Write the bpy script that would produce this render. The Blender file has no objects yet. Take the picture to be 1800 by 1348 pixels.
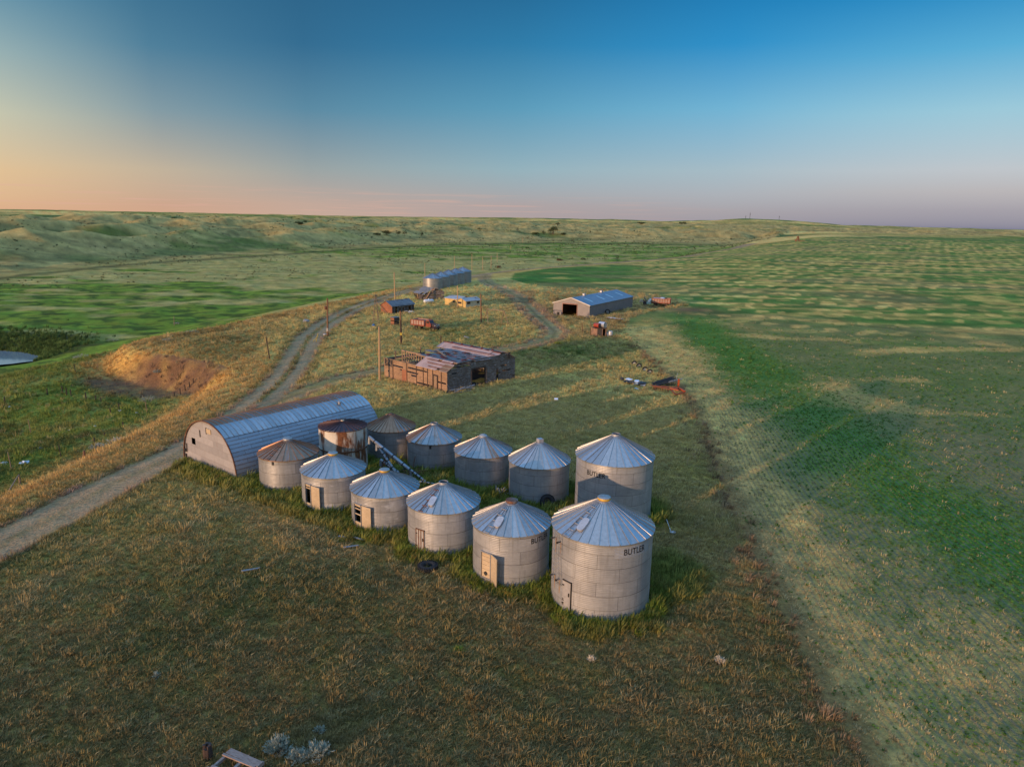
import bpy, bmesh, math, random
import numpy as np
from mathutils import Vector, Matrix
R_ = math.radians
random.seed(7)
rng = np.random.default_rng(11)
SC = bpy.context.scene
COL = SC.collection

# ------------------------------------------------------------------ camera frame (drone, 21 m up)
CAMH = 21.1
FPX = 1248.0
PITCH = math.atan((674 - 387) / FPX)
ROLL = R_(1.08)
fwd = np.array([0, math.cos(PITCH), -math.sin(PITCH)])
right0 = np.array([1., 0, 0])
up0 = np.cross(right0, fwd)
cr, sr = math.cos(ROLL), math.sin(ROLL)
camright = cr * right0 + sr * up0
camup = -sr * right0 + cr * up0
CAMP = np.array([0, 0, CAMH])
SUN_AZ, SUN_EL = 43.0, 5.0        # light travels towards this azimuth (from +y to +x)

# ------------------------------------------------------------------ noise
_p = np.random.default_rng(3).permutation(256)
_p = np.concatenate([_p, _p, _p])
_ga = np.random.default_rng(4).random(256) * 2 * np.pi
_gx, _gy = np.cos(_ga), np.sin(_ga)

def perlin(x, y):
    x = np.asarray(x, float); y = np.asarray(y, float)
    xi = np.floor(x).astype(np.int64); yi = np.floor(y).astype(np.int64)
    xf = x - xi; yf = y - yi
    xi &= 255; yi &= 255
    u = xf * xf * xf * (xf * (xf * 6 - 15) + 10); v = yf * yf * yf * (yf * (yf * 6 - 15) + 10)
    def g(ix, iy, dx, dy):
        h = _p[_p[ix] + iy] & 255
        return _gx[h] * dx + _gy[h] * dy
    a = g(xi, yi, xf, yf); b = g(xi + 1, yi, xf - 1, yf)
    c = g(xi, yi + 1, xf, yf - 1); d = g(xi + 1, yi + 1, xf - 1, yf - 1)
    return 1.5 * ((a + u * (b - a)) * (1 - v) + v * (c + u * (d - c)))

def fbm(x, y, o=4):
    s = 0; a = 1.0; t = 0
    for i in range(o):
        s = s + a * perlin(x * 2 ** i + 17.3 * i, y * 2 ** i - 9.1 * i); t += a; a *= .5
    return s / t * 1.3

def sm(t):
    t = np.clip(t, 0, 1); return t * t * (3 - 2 * t)

def mixc(a, b, t):
    return a + (np.asarray(b)[None, :] - a) * np.clip(t, 0, 1)[:, None]

def polydist(x, y, P, closed=False):
    """distance to a polyline, and arc position of the nearest point"""
    P = np.asarray(P, float)
    Q = np.concatenate([P, P[:1]]) if closed else P
    best = np.full(x.shape, 1e18); arc = np.zeros(x.shape); side = np.zeros(x.shape); L = 0
    for i in range(len(Q) - 1):
        ax, ay = Q[i]; bx, by = Q[i + 1]; dx, dy = bx - ax, by - ay; l2 = dx * dx + dy * dy
        if l2 == 0: continue
        t = np.clip(((x - ax) * dx + (y - ay) * dy) / l2, 0, 1)
        d = (x - ax - t * dx) ** 2 + (y - ay - t * dy) ** 2
        m = d < best
        best = np.where(m, d, best); arc = np.where(m, L + t * math.sqrt(l2), arc)
        side = np.where(m, np.sign(dx * (y - ay) - dy * (x - ax)), side)
        L += math.sqrt(l2)
    return np.sqrt(best), arc, side

def inside(x, y, P):
    c = np.zeros(x.shape, bool); n = len(P)
    for i in range(n):
        x1, y1 = P[i]; x2, y2 = P[(i + 1) % n]
        if y1 == y2: continue
        m = ((y1 > y) != (y2 > y)) & (x < (x2 - x1) * (y - y1) / (y2 - y1) + x1)
        c ^= m
    return c

def flat(px, py, z=0.0):
    d = fwd + camright * (px - 900) / FPX - camup * (py - 674) / FPX
    t = (z - CAMH) / d[2]
    p = CAMP + t * d
    return (p[0], p[1])

# ------------------------------------------------------------------ the lie of the land
EDGE = [(-75, -60), (-52, 15), (-40.5, 45), (-39.2, 52), (-38.3, 61), (-37.4, 74), (-37.4, 90), (-39.5, 100), (-45, 107),
        (-52, 111.5), (-58, 114.5), (-64, 118), (-67, 123), (-66, 130), (-62, 138), (-59, 150), (-55, 168), (-46, 200), (-39, 232),
        (-33, 254), (-20, 290), (0, 333), (31, 376), (110, 485), (205, 685), (330, 1000), (600, 1600)]
PLATEAU = EDGE + [(4000, 1600), (4000, -400), (-75, -400)]
PONDX, PONDY = -147.0, 180.0
HILL_AZ = math.atan((1320 - 900) / FPX)

def height(x, y):
    x = np.atleast_1d(np.asarray(x, float)); y = np.atleast_1d(np.asarray(y, float))
    d, _, _ = polydist(x, y, EDGE)
    ins = inside(x, y, PLATEAU)
    r = np.hypot(x, y); az = np.arctan2(x, np.maximum(y, 1e-3))
    g = np.exp(-((x + 56) ** 2 + (y - 111) ** 2) / (2 * 13 ** 2))
    D = (2.4 + 2.2 * g) * sm(d / (7 - 2.5 * g)) + 9.0 * sm((d - 4) / 58)
    z = np.where(ins, -1.3 * np.exp(-d / 10), -1.3 - D)
    # gully wrinkles and valley floor
    out = np.where(ins, 0, sm(d / 15))
    z = z + out * (.55 * fbm(x / 16, y / 16, 3) + .35 * fbm(x / 60, y / 45, 2))
    z = z + np.where(ins, 1, 0) * (.10 * fbm(x / 14, y / 14, 2) * sm((r - 60) / 80) + .9 * fbm(x / 110 + 3, y / 90, 2) * sm((r - 170) / 250) * sm(d / 60))
    # pond hollow
    z = z - 4.0 * np.where(ins, 0, sm((d - 3) / 12)) * np.exp(-((x + 116) / 34) ** 2 - ((y - 152) / 28) ** 2)
    z = z - 5.0 * np.exp(-(((x - PONDX) / 26) ** 2 + ((y - PONDY) / 13) ** 2) ** 2)
    z = z + np.where(ins, 1, 0) * 9.0 * sm((y - 130) / 700) * sm((x - 25) / 120) * sm(d / 90)
    # hills beyond the valley
    rf = np.interp(az, [-1.2, -.63, -.31, -.12, .08, .3], [470, 480, 720, 1000, 1250, 1300])
    lf = np.where(ins, 0, 1)
    h1 = sm((r - rf) / (1.1 * rf))
    ridge = 1 - np.abs(fbm(x / 210 + 5, y / 260 + 2, 3)) * 1.6
    rid2 = 1 - np.abs(perlin(x / 75 + 1.5, y / 120 + 8)) * 1.8
    hz = 15 * h1 + (11.0 * ridge + 6.5 * rid2 + .9 * fbm(x / 34, y / 46 + 2, 3)) * sm((r - rf) / (.35 * rf)) * (1 - .55 * sm((r - 2 * rf) / (2 * rf)))
    z = z + lf * hz
    zf = np.interp(r, [800, 2000, 4000, 9000, 20000], [0, 9, 18, 29, 34])
    zf = zf + 11 * fbm(x / 1300 + 2, y / 900, 3) + 7 * fbm(x / 350, y / 260, 3) + 3.0 * fbm(x / 120, y / 150, 2) * (1 - sm((r - 2500) / 3000))
    bump = 33 * np.exp(-((az - HILL_AZ) / .10) ** 2 - ((r - 3700) / 1100) ** 2)
    bump = bump + 16 * np.exp(-((az - HILL_AZ + .26) / .16) ** 2 - ((r - 5200) / 1500) ** 2)
    zf = zf + bump - 18 * sm((az - .42) / .2) * sm((r - 1500) / 2500)
    w = np.where(ins, sm((r - 850) / 1500), sm((r - 2 * rf) / (1.5 * rf)))
    w = np.where(y < 0, np.maximum(w, sm((r - 300) / 1500)), w)
    z = z * (1 - w) + zf * w
    z = z + .05 * perlin(x / 1.7, y / 1.7) * (1 - sm((r - 60) / 80)) + .05 * perlin(x / 4.3 + 9, y / 4.3) * (1 - sm((r - 150) / 100))
    return z

def h1(x, y):
    return float(height(np.array([x]), np.array([y]))[0])

_T = np.geomspace(16, 14000, 2600)
def at(px, py):
    """the ground point seen at a pixel of the 1800x1348 photograph"""
    d = fwd + camright * (px - 900) / FPX - camup * (py - 674) / FPX
    P = CAMP[None] + _T[:, None] * d[None]
    below = P[:, 2] < height(P[:, 0], P[:, 1])
    if not below.any():
        return Vector(P[-1])
    i = int(np.argmax(below)); lo, hi = _T[max(i - 1, 0)], _T[i]
    for _ in range(22):
        m = (lo + hi) / 2; p = CAMP + m * d
        if p[2] < h1(p[0], p[1]): hi = m
        else: lo = m
    p = CAMP + hi * d
    return Vector((p[0], p[1], h1(p[0], p[1])))

def proj(p):
    d = np.asarray(p, float) - CAMP; z = d @ fwd
    return 900 + FPX * (d @ camright) / z, 674 - FPX * (d @ camup) / z

def depth(p):
    return float((np.asarray(p, float) - CAMP) @ fwd)

# ------------------------------------------------------------------ ground zones
BINS_XY = [(-18.01, 54.71, 2.31), (-13.40, 50.89, 2.36), (-8.90, 47.51, 2.36), (-4.40, 44.25, 2.36), (0.13, 40.25, 2.33), (5.27, 37.24, 2.80),
           (-14.39, 58.23, 2.01), (-10.89, 61.89, 2.14), (-6.75, 59.72, 2.36), (-2.28, 55.84, 2.32), (2.26, 52.83, 2.36), (7.65, 49.6, 2.80)]
ROAD = [flat(*p) for p in [(-260, 1065), (0, 940), (100, 887), (200, 835), (330, 779), (400, 737), (450, 701), (488, 668), (512, 640), (527, 615),
        (545, 590), (575, 567), (620, 542), (680, 519), (735, 504), (812, 488), (842, 480), (873, 475), (920, 470.5), (1010, 464.5), (1060, 461.5),
        (1150, 455), (1200, 449.5), (1240, 441), (1290, 434.5), (1320, 428)]]
TRACK = [flat(*p) for p in [(856, 480), (851, 488), (856, 496), (871, 503), (889, 510), (912, 522), (926, 536), (942, 553), (958, 566), (976, 583),
        (972, 593), (950, 602), (920, 608), (895, 613), (850, 620), (770, 632), (690, 645), (600, 661), (540, 680), (486, 700), (450, 722)]]
SPUR_TRACK = [flat(*p) for p in [(926, 532), (925, 522), (930, 512)]]
FIELD_NEAR = [flat(*p) for p in [(1640, 1500), (1520, 1348), (1450, 1250), (1405, 1150), (1355, 1050), (1312, 960), (1285, 900), (1255, 830), (1235, 760),
        (1205, 700), (1165, 655), (1118, 612), (1096, 580), (1104, 562), (1140, 549), (1185, 542), (1212, 537), (1195, 526), (1150, 518), (1105, 512), (1050, 507),
        (980, 505), (930, 500), (898, 490), (905, 479), (960, 471), (1060, 465), (1160, 458), (1215, 450), (1262, 441), (1300, 435)]]
FIELD = FIELD_NEAR + [(260, 760), (520, 950), (1100, 1000), (1400, 600), (900, 60), (300, -40), (60, -30)]
LOT = [flat(*p) for p in [(955, 505), (1060, 500), (1190, 525), (1215, 540), (1110, 562), (1080, 600), (1000, 590), (955, 555)]]

def seg_mask(d, w, s):
    return 1 - sm((d - w) / s)

def zones(x, y):
    """real-world colour of the ground, plus the masks that split the sheet"""
    x = np.asarray(x, float); y = np.asarray(y, float)
    r = np.hypot(x, y)
    n1 = fbm(x / 11, y / 11, 3); n2 = fbm(x / 2.6 + 7, y / 2.6, 3); n3 = fbm(x / 46 + 3, y / 46, 3); n4 = perlin(x / .7, y / .7)
    nb = fbm(x / 260 + 1, y / 150, 4)
    d, _, _ = polydist(x, y, EDGE)
    ins = inside(x, y, PLATEAU)
    N = len(x)
    c = np.tile(np.array([.33, .285, .10]), (N, 1))
    c = mixc(c, (.44, .36, .16), .36 + .75 * n2 + .45 * n1 + .3 * n4)
    c = mixc(c, (.14, .175, .045), sm((.0 - n1 - .5 * n3 + .3 * n2) / .7) * .55)
    # foreground browner, and darkened in place of lens vignetting, yard by the barn greener
    c = mixc(c, (.47, .40, .165), .7 * sm((r - 48) / 40))
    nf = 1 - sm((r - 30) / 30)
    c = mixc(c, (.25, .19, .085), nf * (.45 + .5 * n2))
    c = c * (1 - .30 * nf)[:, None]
    # edge of the spur: dry grass, with low-sun orange put into its colour
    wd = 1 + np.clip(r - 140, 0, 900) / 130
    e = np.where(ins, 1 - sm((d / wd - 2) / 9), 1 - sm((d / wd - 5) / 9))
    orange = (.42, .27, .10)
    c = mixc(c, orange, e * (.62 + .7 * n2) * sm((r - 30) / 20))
    # hill between road and valley
    dr, ar, sd_r = polydist(x, y, ROAD)
    hillside = np.where(ins & (sd_r > 0) & (y > 88), 1.0, 0.0) * sm((dr - 4) / 6)
    c = mixc(c, (.33, .25, .10), hillside * (.55 + .8 * n2 + .3 * n1))
    c = mixc(c, (.13, .125, .045), hillside * sm((n1 + .1) / .4) * .55)
    # below the spur
    out = np.where(ins, 0.0, sm((d - 5) / 6))
    v = fbm(x / 42 + 4, y / 26, 4); v2 = fbm(x / 9, y / 6 + 3, 3)
    gull = np.tile(np.array([.145, .20, .042]), (N, 1))
    gull = mixc(gull, (.26, .265, .085), .25 + .9 * v2 + .3 * n2)
    gull = mixc(gull, (.055, .075, .022), sm((v2 * .8 + v - .12) / .5) * .75)
    bias = np.interp(y, [120, 180, 230, 330, 380, 430, 480, 560, 700, 900], [.15, .35, .40, .25, -.30, -.15, -.45, -.35, .25, .2])
    bright = sm((v * .9 + bias + .35 * fbm(x / 120, y / 30, 2)) / .35)
    val = np.tile(np.array([.40, .35, .165]), (N, 1))
    val = mixc(val, (.26, .26, .095), .5 + .8 * v2)
    val = mixc(val, (.42, .37, .20), sm((fbm(x / 24 + 2, y / 5.5, 3) - .1) / .3) * .45)
    val = mixc(val, (.145, .245, .036), bright)
    val = mixc(val, (.17, .215, .035), bright * sm((fbm(x / 20 + 8, y / 7, 3) - .05) / .3) * .6)
    val = mixc(val, (.06, .105, .022), bright * sm((v2 + .5 * n1 - .02) / .3))
    low = sm((y - 125) / 50) * out
    c = c + (gull - c) * out[:, None]
    c = c + (val - c) * low[:, None]
    # cut bank of the mound
    g = np.exp(-((x + 55) ** 2 / (2 * 13 ** 2) + (y - 108) ** 2 / (2 * 5.5 ** 2)))
    bank = np.where(ins, 0, 1) * sm((g - .30) / .3) * (1 - sm((d - 8) / 4))
    c = mixc(c, (.13, .09, .07), bank * (.9 + .4 * n2))
    # reeds round the pond
    pr = ((x - PONDX - 2) / 32) ** 2 + ((y - PONDY - 6) / 15) ** 2
    c = mixc(c, (.038, .050, .020), (1 - sm((pr - .7 + .5 * v2) / .6)) * np.where(ins, 0, 1))
    # hills far out
    az = np.arctan2(x, np.maximum(y, 1e-3))
    rf = np.interp(az, [-1.2, -.63, -.31, -.12, .08, .3], [470, 480, 720, 1000, 1250, 1300])
    hl = np.where(ins, 0, 1) * sm((r - rf * .92) / (rf * .12))
    hills = np.tile(np.array([.40, .325, .15]), (N, 1))
    hills = mixc(hills, (.21, .19, .09), .5 + 1.1 * fbm(x / 30, y / 40, 3))
    hg = fbm(x / 330 + 8, y / 300, 3)
    hills = mixc(hills, (.09, .145, .032), sm((hg - .22) / .16) * .75)
    c = c + (hills - c) * hl[:, None]
    # toe of the hills: a dark line of wet ground
    c = mixc(c, (.06, .07, .03), np.where(ins, 0, 1) * np.exp(-((r - rf * .93) / (rf * .022)) ** 2) * .75)
    sp = fbm(x / 11 + 3, y / 17, 3)
    c = mixc(c, (.16, .145, .075), hl * sm((sp - .22) / .2) * .5)
    c = mixc(c, (.44, .35, .18), hl * sm((fbm(x / 60 + 1, y / 22 + 3, 3) - .15) / .25) * .5)
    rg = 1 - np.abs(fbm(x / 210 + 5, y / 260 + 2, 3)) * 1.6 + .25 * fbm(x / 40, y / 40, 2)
    c = mixc(c, (.52, .41, .19), hl * sm((rg - .66) / .3) * .5)  # sunlit ridge crests put into the colour, over drier grass
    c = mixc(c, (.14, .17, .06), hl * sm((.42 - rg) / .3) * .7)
    fr = np.where(ins, sm((r - 800) / 120), sm((r - 2.2 * rf) / (.8 * rf)))
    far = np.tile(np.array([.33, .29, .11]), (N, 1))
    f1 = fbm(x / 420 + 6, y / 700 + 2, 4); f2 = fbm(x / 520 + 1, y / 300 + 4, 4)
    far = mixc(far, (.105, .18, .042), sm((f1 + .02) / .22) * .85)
    far = mixc(far, (.80, .50, .22), sm((f2 - .0) / .22) * .85)  # orange patches paint low sunlight onto the far plain
    far = mixc(far, (.08, .14, .05), sm((fbm(x / 200, y / 500 + 9, 3) - .28) / .2))
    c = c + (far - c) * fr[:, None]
    # lush weeds round and between the bins
    dm = np.full(N, 1e9)
    for bx, by, br in BINS_XY:
        dm = np.minimum(dm, np.hypot(x - bx, y - by) - br)
    dq, _, _ = polydist(x, y, [(-20, 57.5), (-13, 55.5), (-6, 51.5), (1, 46.5), (5, 43)])
    dside, _, _ = polydist(x, y, [(-28.3, 58.6), (-21.6, 54.0), (-16, 50.2), (-9.5, 44.6)])
    lush = np.maximum(1 - sm((dm - .5 + n2 * 1.1) / 1.5), .95 * (1 - sm((dq - 2.4) / 2.4)))
    lush = np.maximum(lush, .75 * (1 - sm((dside - .7 + n2) / 1.8)))
    lush = np.maximum(lush, (1 - sm((np.hypot(x - 9.8, (y - 40) * .6) - .8 + n2) / 2)) * .8)
    c = mixc(c, (.115, .175, .024), lush * (.9 + .3 * n2))
    c = mixc(c, (.17, .17, .035), lush * sm((n2 - .12) / .35) * .55)
    tr = np.exp(-((dm - 3.6 + n1 * 1.2) / 1.1) ** 2) * sm((n3 + .25) / .4)
    c = mixc(c, (.30, .235, .125), tr * .45 * (1 - lush))
    # darker green patches in front of the pump house and right of the truck
    gh = np.exp(-((x - 9) ** 2 / 180 + (y - 117) ** 2 / 160)) + .7 * np.exp(-((x + 12) ** 2 / 60 + (y - 135) ** 2 / 200))
    c = mixc(c, (.085, .145, .030), gh * (.65 + .8 * n2))
    # worn pale lot by the shed and beyond the yellow house
    inl = inside(x, y, LOT)
    c = mixc(c, (.23, .175, .085), np.where(inl, .5 + .8 * n2 + .5 * n1, 0))
    lot2 = np.exp(-((x + 4) ** 2 / 110 + (y - 205) ** 2 / 900))
    c = mixc(c, (.25, .215, .115), lot2 * (.5 + .9 * n2))
    # crop field
    fin = inside(x, y, FIELD)
    df, af, _ = polydist(x, y, FIELD_NEAR)
    sf = np.where(fin, df, -df)
    crop = np.tile(np.array([.13, .175, .065]), (N, 1))
    crop = mixc(crop, (.18, .19, .09), .4 + .9 * fbm(x / 18 + 2, y / 14, 3))
    deep = np.exp(-(np.abs(x - np.interp(y, [40, 60, 80, 100, 140, 183], [33.5, 33, 34.5, 36, 39, 42]) - 2.0 * n1) / 6.2) ** 3) * sm((y - 30) / 12) * (1 - sm((y - 150) / 40))
    deep = np.maximum(deep, sm((y - 138) / 25) * sm((fbm(x / 90 + 20, y / 40 + 5, 3) + .30) / .35) * .9)
    deep = np.maximum(deep, .30 * sm((fbm(x / 26 + 20, y / 30 + 5, 3) - .02) / .3) * sm((x - 44) / 12))
    crop = mixc(crop, (.066, .180, .034), deep * .92)
    crop = mixc(crop, (.10, .19, .04), deep * sm((n2 - .1) / .4) * .5)
    nearf = 1 - sm((y - 55) / 45)
    crop = mixc(crop, (.20, .175, .105), nearf * (1 - deep) * (.38 + .5 * n2))
    swirl = fbm(x / 60 + 12, y / 35 + 3, 3)
    wx = 3.0 * fbm(x / 11 + 3, y / 26, 4); wy = 7.0 * fbm(x / 45, y / 25 + 7, 3)
    ux = x * .86 - y * .50 + wx; vy = x * .22 + y * .975 + wy
    nz = fbm(x / 12, y / 12 + 5, 3)
    chk = (np.sin(ux * 2 * np.pi / 6.2 + 1.2 * swirl) * .5 + .5) * (np.sin(vy * 2 * np.pi / 13.0 + 2.2 * swirl) * .5 + .5)
    chk = sm((chk - .36 + .6 * nz + .45 * perlin(x / 3.2, y / 6.0) + .30 * n2 * (1 - sm((r - 300) / 200))) / .34)
    zone_chk = sm((y - 118 - .12 * x + 34 * swirl) / 40) * sm((x - 24 - .10 * (y - 100)) / 22) * (1 - sm((r - 760) / 200))
    strm = sm((np.sin(vy * 2 * np.pi / 24 + 3 * swirl) * .30 + .30 * nz + .75 * fbm(x / 75, y / 7.5, 3) + .06) / .45)
    gap = sm((fbm(x / 120 + 9, y / 60 + 4, 3) + .35) / .4)
    stub = np.clip(zone_chk * (chk * .80 + .52 * strm) * (.5 + .5 * gap), 0, 1)
    strip_w = np.interp(af, [0, 20, 60, 90, 140, 200], [5, 5.5, 7, 9, 8.5, 3])
    strip = (1 - sm((sf - strip_w * (.55 + .5 * n1)) / (strip_w * .9))) * sm((170 - y) / 30)
    stub = np.maximum(stub, strip * (.74 + .5 * n2) * np.interp(af, [0, 15, 45, 75], [.6, .65, 1.0, 1.1]))
    pale = sm((fbm(x / 26 + 40, y / 13 + 3, 3) - .22) / .25) * sm((y - 55) / 40) * .55
    stub = np.maximum(stub, pale)
    stub = np.maximum(stub, np.clip(.08 + .5 * fbm(x / 7 + 5, y / 9, 3), 0, .5) * (1 - sm((sf - 14) / 16)) * (1 - sm((y - 90) / 40)))
    stub = stub * (1 - .8 * deep * (1 - sm((y - 150) / 40)))
    rowm = fm_row = (1 - sm((r - 75) / 45)) * sm((sf - 1.0) / 2)
    crop = mixc(crop, (.88, .57, .24), stub * (.66 + .45 * n4 * (1 - sm((r - 90) / 60)) + .2 * n2))
    crop = mixc(crop, (.22, .17, .115), np.exp(-((af - 26) / 20) ** 2) * (1 - sm(sf / 4.5)) * .8)
    crop = mixc(crop, (.21, .135, .07), (1 - sm((sf - .6 + n2) / 1.6)) * (1 - sm((y - 100) / 30)) * .8)
    # dark turned soil near the wagon
    ws = np.exp(-((x - 44) ** 2 / 60 + (y - 178) ** 2 / 40))
    crop = mixc(crop, (.16, .115, .075), ws)
    fm = sm((sf + .5 + .9 * n2) / 1.0)
    c = c + (crop - c) * fm[:, None]
    # dirt road and track
    wob = .35 * n2 + .25 * n1
    rutL = np.exp(-((dr - 1.15 + .25 * wob) / .62) ** 2)
    rw_ = 1 + np.clip(r - 230, 0, 900) / 260
    road = seg_mask(dr / rw_, 2.15 + wob, .8)
    mid = np.exp(-(dr / .42) ** 2) * np.clip(.15 + .75 * sm((y - 62) / 35) + .5 * n2, 0, 1)
    c = mixc(c, (.10, .115, .045), seg_mask(dr, 3.0 + wob, 1.2) * .55)
    c = mixc(c, (.285, .215, .175), road * (.84 + .25 * n2 + .2 * n4))
    c = mixc(c, (.35, .275, .225), rutL * road * .6)
    c = mixc(c, (.12, .15, .05), mid * .9)
    dt, at_, _ = polydist(x, y, TRACK)
    tw = np.interp(at_, [0, 60, 120, 200, 260], [1.7, 2.2, 3.0, 1.6, 1.4])
    track = seg_mask(dt, tw + .6 * wob, 1.1)
    c = mixc(c, (.27, .205, .16), track * (.74 + .5 * n2 + .25 * n1))
    c = mixc(c, (.11, .115, .05), track * np.exp(-(dt / .4) ** 2) * sm((y - 60) / 20) * .55)
    ds, _, _ = polydist(x, y, SPUR_TRACK)
    c = mixc(c, (.19, .15, .10), seg_mask(ds, 1.6 + wob, 1.2) * .6)
    mid = sm((r - 90) / 110)
    c = c * (1 + mid * np.clip(.42 * fbm(x / 6.5 + 30, y / 6.5, 3) + .30 * fbm(x / 34 + 11, y / 13, 3), -.5, .6))[:, None]
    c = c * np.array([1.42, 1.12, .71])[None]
    return np.clip(c, .008, .85), dict(field=sf, road=dr, track=dt, rowm=rowm * (1 - .6 * np.clip(stub, 0, 1)), stub=stub, deep=deep, lush=lush, bank=bank, ins=ins, d=d, r=r, out=out, low=low)

# ------------------------------------------------------------------ small mesh toolkit
class MB:
    def __init__(s):
        s.v = []; s.f = []; s.uv = []
    def face(s, pts, uv=None):
        i = len(s.v); s.v.extend([tuple(p) for p in pts]); s.f.append(tuple(range(i, i + len(pts)))); s.uv.append(uv)
    def box(s, a, b, M=None, uvs=1.0):
        x0, y0, z0 = a; x1, y1, z1 = b
        P = [(x0, y0, z0), (x1, y0, z0), (x1, y1, z0), (x0, y1, z0), (x0, y0, z1), (x1, y0, z1), (x1, y1, z1), (x0, y1, z1)]
        if M is not None: P = [tuple(M @ Vector(p)) for p in P]
        i = len(s.v); s.v.extend(P)
        off = random.random() * 7
        for q, (ua, va) in zip([(0, 3, 2, 1), (4, 5, 6, 7), (0, 1, 5, 4), (1, 2, 6, 5), (2, 3, 7, 6), (3, 0, 4, 7)],
                               [(x1 - x0, y1 - y0)] * 2 + [(x1 - x0, z1 - z0), (y1 - y0, z1 - z0)] * 2):
            s.f.append(tuple(i + k for k in q))
            s.uv.append([(off, off), (off + ua, off), (off + ua, off + va), (off, off + va)])
    def bar(s, p0, p1, w, h=None, roll=0.0):
        h = w if h is None else h
        p0 = Vector(p0); p1 = Vector(p1); d = p1 - p0; L = d.length
        if L < 1e-6: return
        q = d.to_track_quat('X', 'Z')
        M = Matrix.Translation(p0) @ q.to_matrix().to_4x4() @ Matrix.Rotation(roll, 4, 'X')
        s.box((0, -w / 2, -h / 2), (L, w / 2, h / 2), M)
    def tube(s, p0, p1, r0, r1=None, n=10, caps=True):
        r1 = r0 if r1 is None else r1
        p0 = Vector(p0); p1 = Vector(p1); d = (p1 - p0)
        q = d.to_track_quat('Z', 'Y').to_matrix()
        a = []; b = []
        for k in range(n):
            t = 2 * math.pi * k / n; o = q @ Vector((math.cos(t), math.sin(t), 0))
            a.append(tuple(p0 + o * r0)); b.append(tuple(p1 + o * r1))
        i = len(s.v); s.v.extend(a + b); L = d.length; c = 2 * math.pi * max(r0, r1)
        for k in range(n):
            k2 = (k + 1) % n
            s.f.append((i + k, i + k2, i + n + k2, i + n + k))
            s.uv.append([(c * k / n, 0), (c * (k + 1) / n, 0), (c * (k + 1) / n, L), (c * k / n, L)])
        if caps:
            s.face(a[::-1]); s.face(b)
    def path(s, pts, r, n=8):
        for a, b in zip(pts[:-1], pts[1:]):
            s.tube(a, b, r, r, n)
    def lathe(s, prof, n=32, c=(0, 0, 0), M=None):
        i = len(s.v); m = len(prof)
        for k in range(n):
            t = 2 * math.pi * k / n
            for (r, z) in prof:
                p = Vector((c[0] + r * math.cos(t), c[1] + r * math.sin(t), c[2] + z))
                if M is not None: p = M @ p
                s.v.append(tuple(p))
        for k in range(n):
            k2 = (k + 1) % n
            for j in range(m - 1):
                s.f.append((i + k * m + j, i + k2 * m + j, i + k2 * m + j + 1, i + k * m + j + 1))
                s.uv.append([(k / n * 6, prof[j][1]), ((k + 1) / n * 6, prof[j][1]), ((k + 1) / n * 6, prof[j + 1][1]), (k / n * 6, prof[j + 1][1])])
    def torus(s, Rr, r, n=28, m=10, M=None, squash=1.0):
        prof = [(Rr + r * math.cos(2 * math.pi * j / m), r * squash * math.sin(2 * math.pi * j / m)) for j in range(m + 1)]
        s.lathe(prof, n, (0, 0, 0), M)
    def build(s, name, mat, parent=None, smooth=False, loc=None, weld=False):
        me = bpy.data.meshes.new(name)
        me.from_pydata(s.v, [], s.f)
        uvl = me.uv_layers.new(name='UVMap')
        flatuv = []
        for f, u in zip(s.f, s.uv):
            if u is None: flatuv.extend([0.0, 0.0] * len(f))
            else:
                for q in u: flatuv.extend(q)
        uvl.data.foreach_set('uv', flatuv)
        me.materials.append(mat)
        if weld:
            bm = bmesh.new(); bm.from_mesh(me); bmesh.ops.remove_doubles(bm, verts=bm.verts, dist=1e-4); bm.to_mesh(me); bm.free()
        if smooth:
            me.polygons.foreach_set('use_smooth', [True] * len(me.polygons))
        me.validate(); me.update()
        o = bpy.data.objects.new(name, me); COL.objects.link(o)
        if parent is not None: o.parent = parent
        if loc is not None: o.location = loc
        return o

def tag(o, label=None, cat=None, group=None, kind=None):
    if label and not kind: kind = 'thing'
    if label: o['label'] = label
    if cat: o['category'] = cat
    if group: o['group'] = group
    if kind: o['kind'] = kind
    return o

def thing(name, label, cat, loc=(0, 0, 0), rz=0.0, group=None):
    o = bpy.data.objects.new(name, None); COL.objects.link(o)
    o.empty_display_size = .3
    o.location = loc; o.rotation_euler = (0, 0, rz)
    return tag(o, label, cat, group)

def dup(root, loc=None, rz=None, label=None):
    def cp(o, par):
        c = o.copy(); COL.objects.link(c)
        if par is not None: c.parent = par
        for ch in o.children: cp(ch, c)
        return c
    c = cp(root, None)
    if loc is not None: c.location = loc
    if rz is not None: c.rotation_euler = (0, 0, rz)
    if label: c['label'] = label
    return c

# ------------------------------------------------------------------ materials
def lin(r, g, b):
    f = lambda c: (c / 255 / 12.92) if c / 255 <= .04045 else ((c / 255 + .055) / 1.055) ** 2.4
    return (f(r), f(g), f(b), 1)

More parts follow.
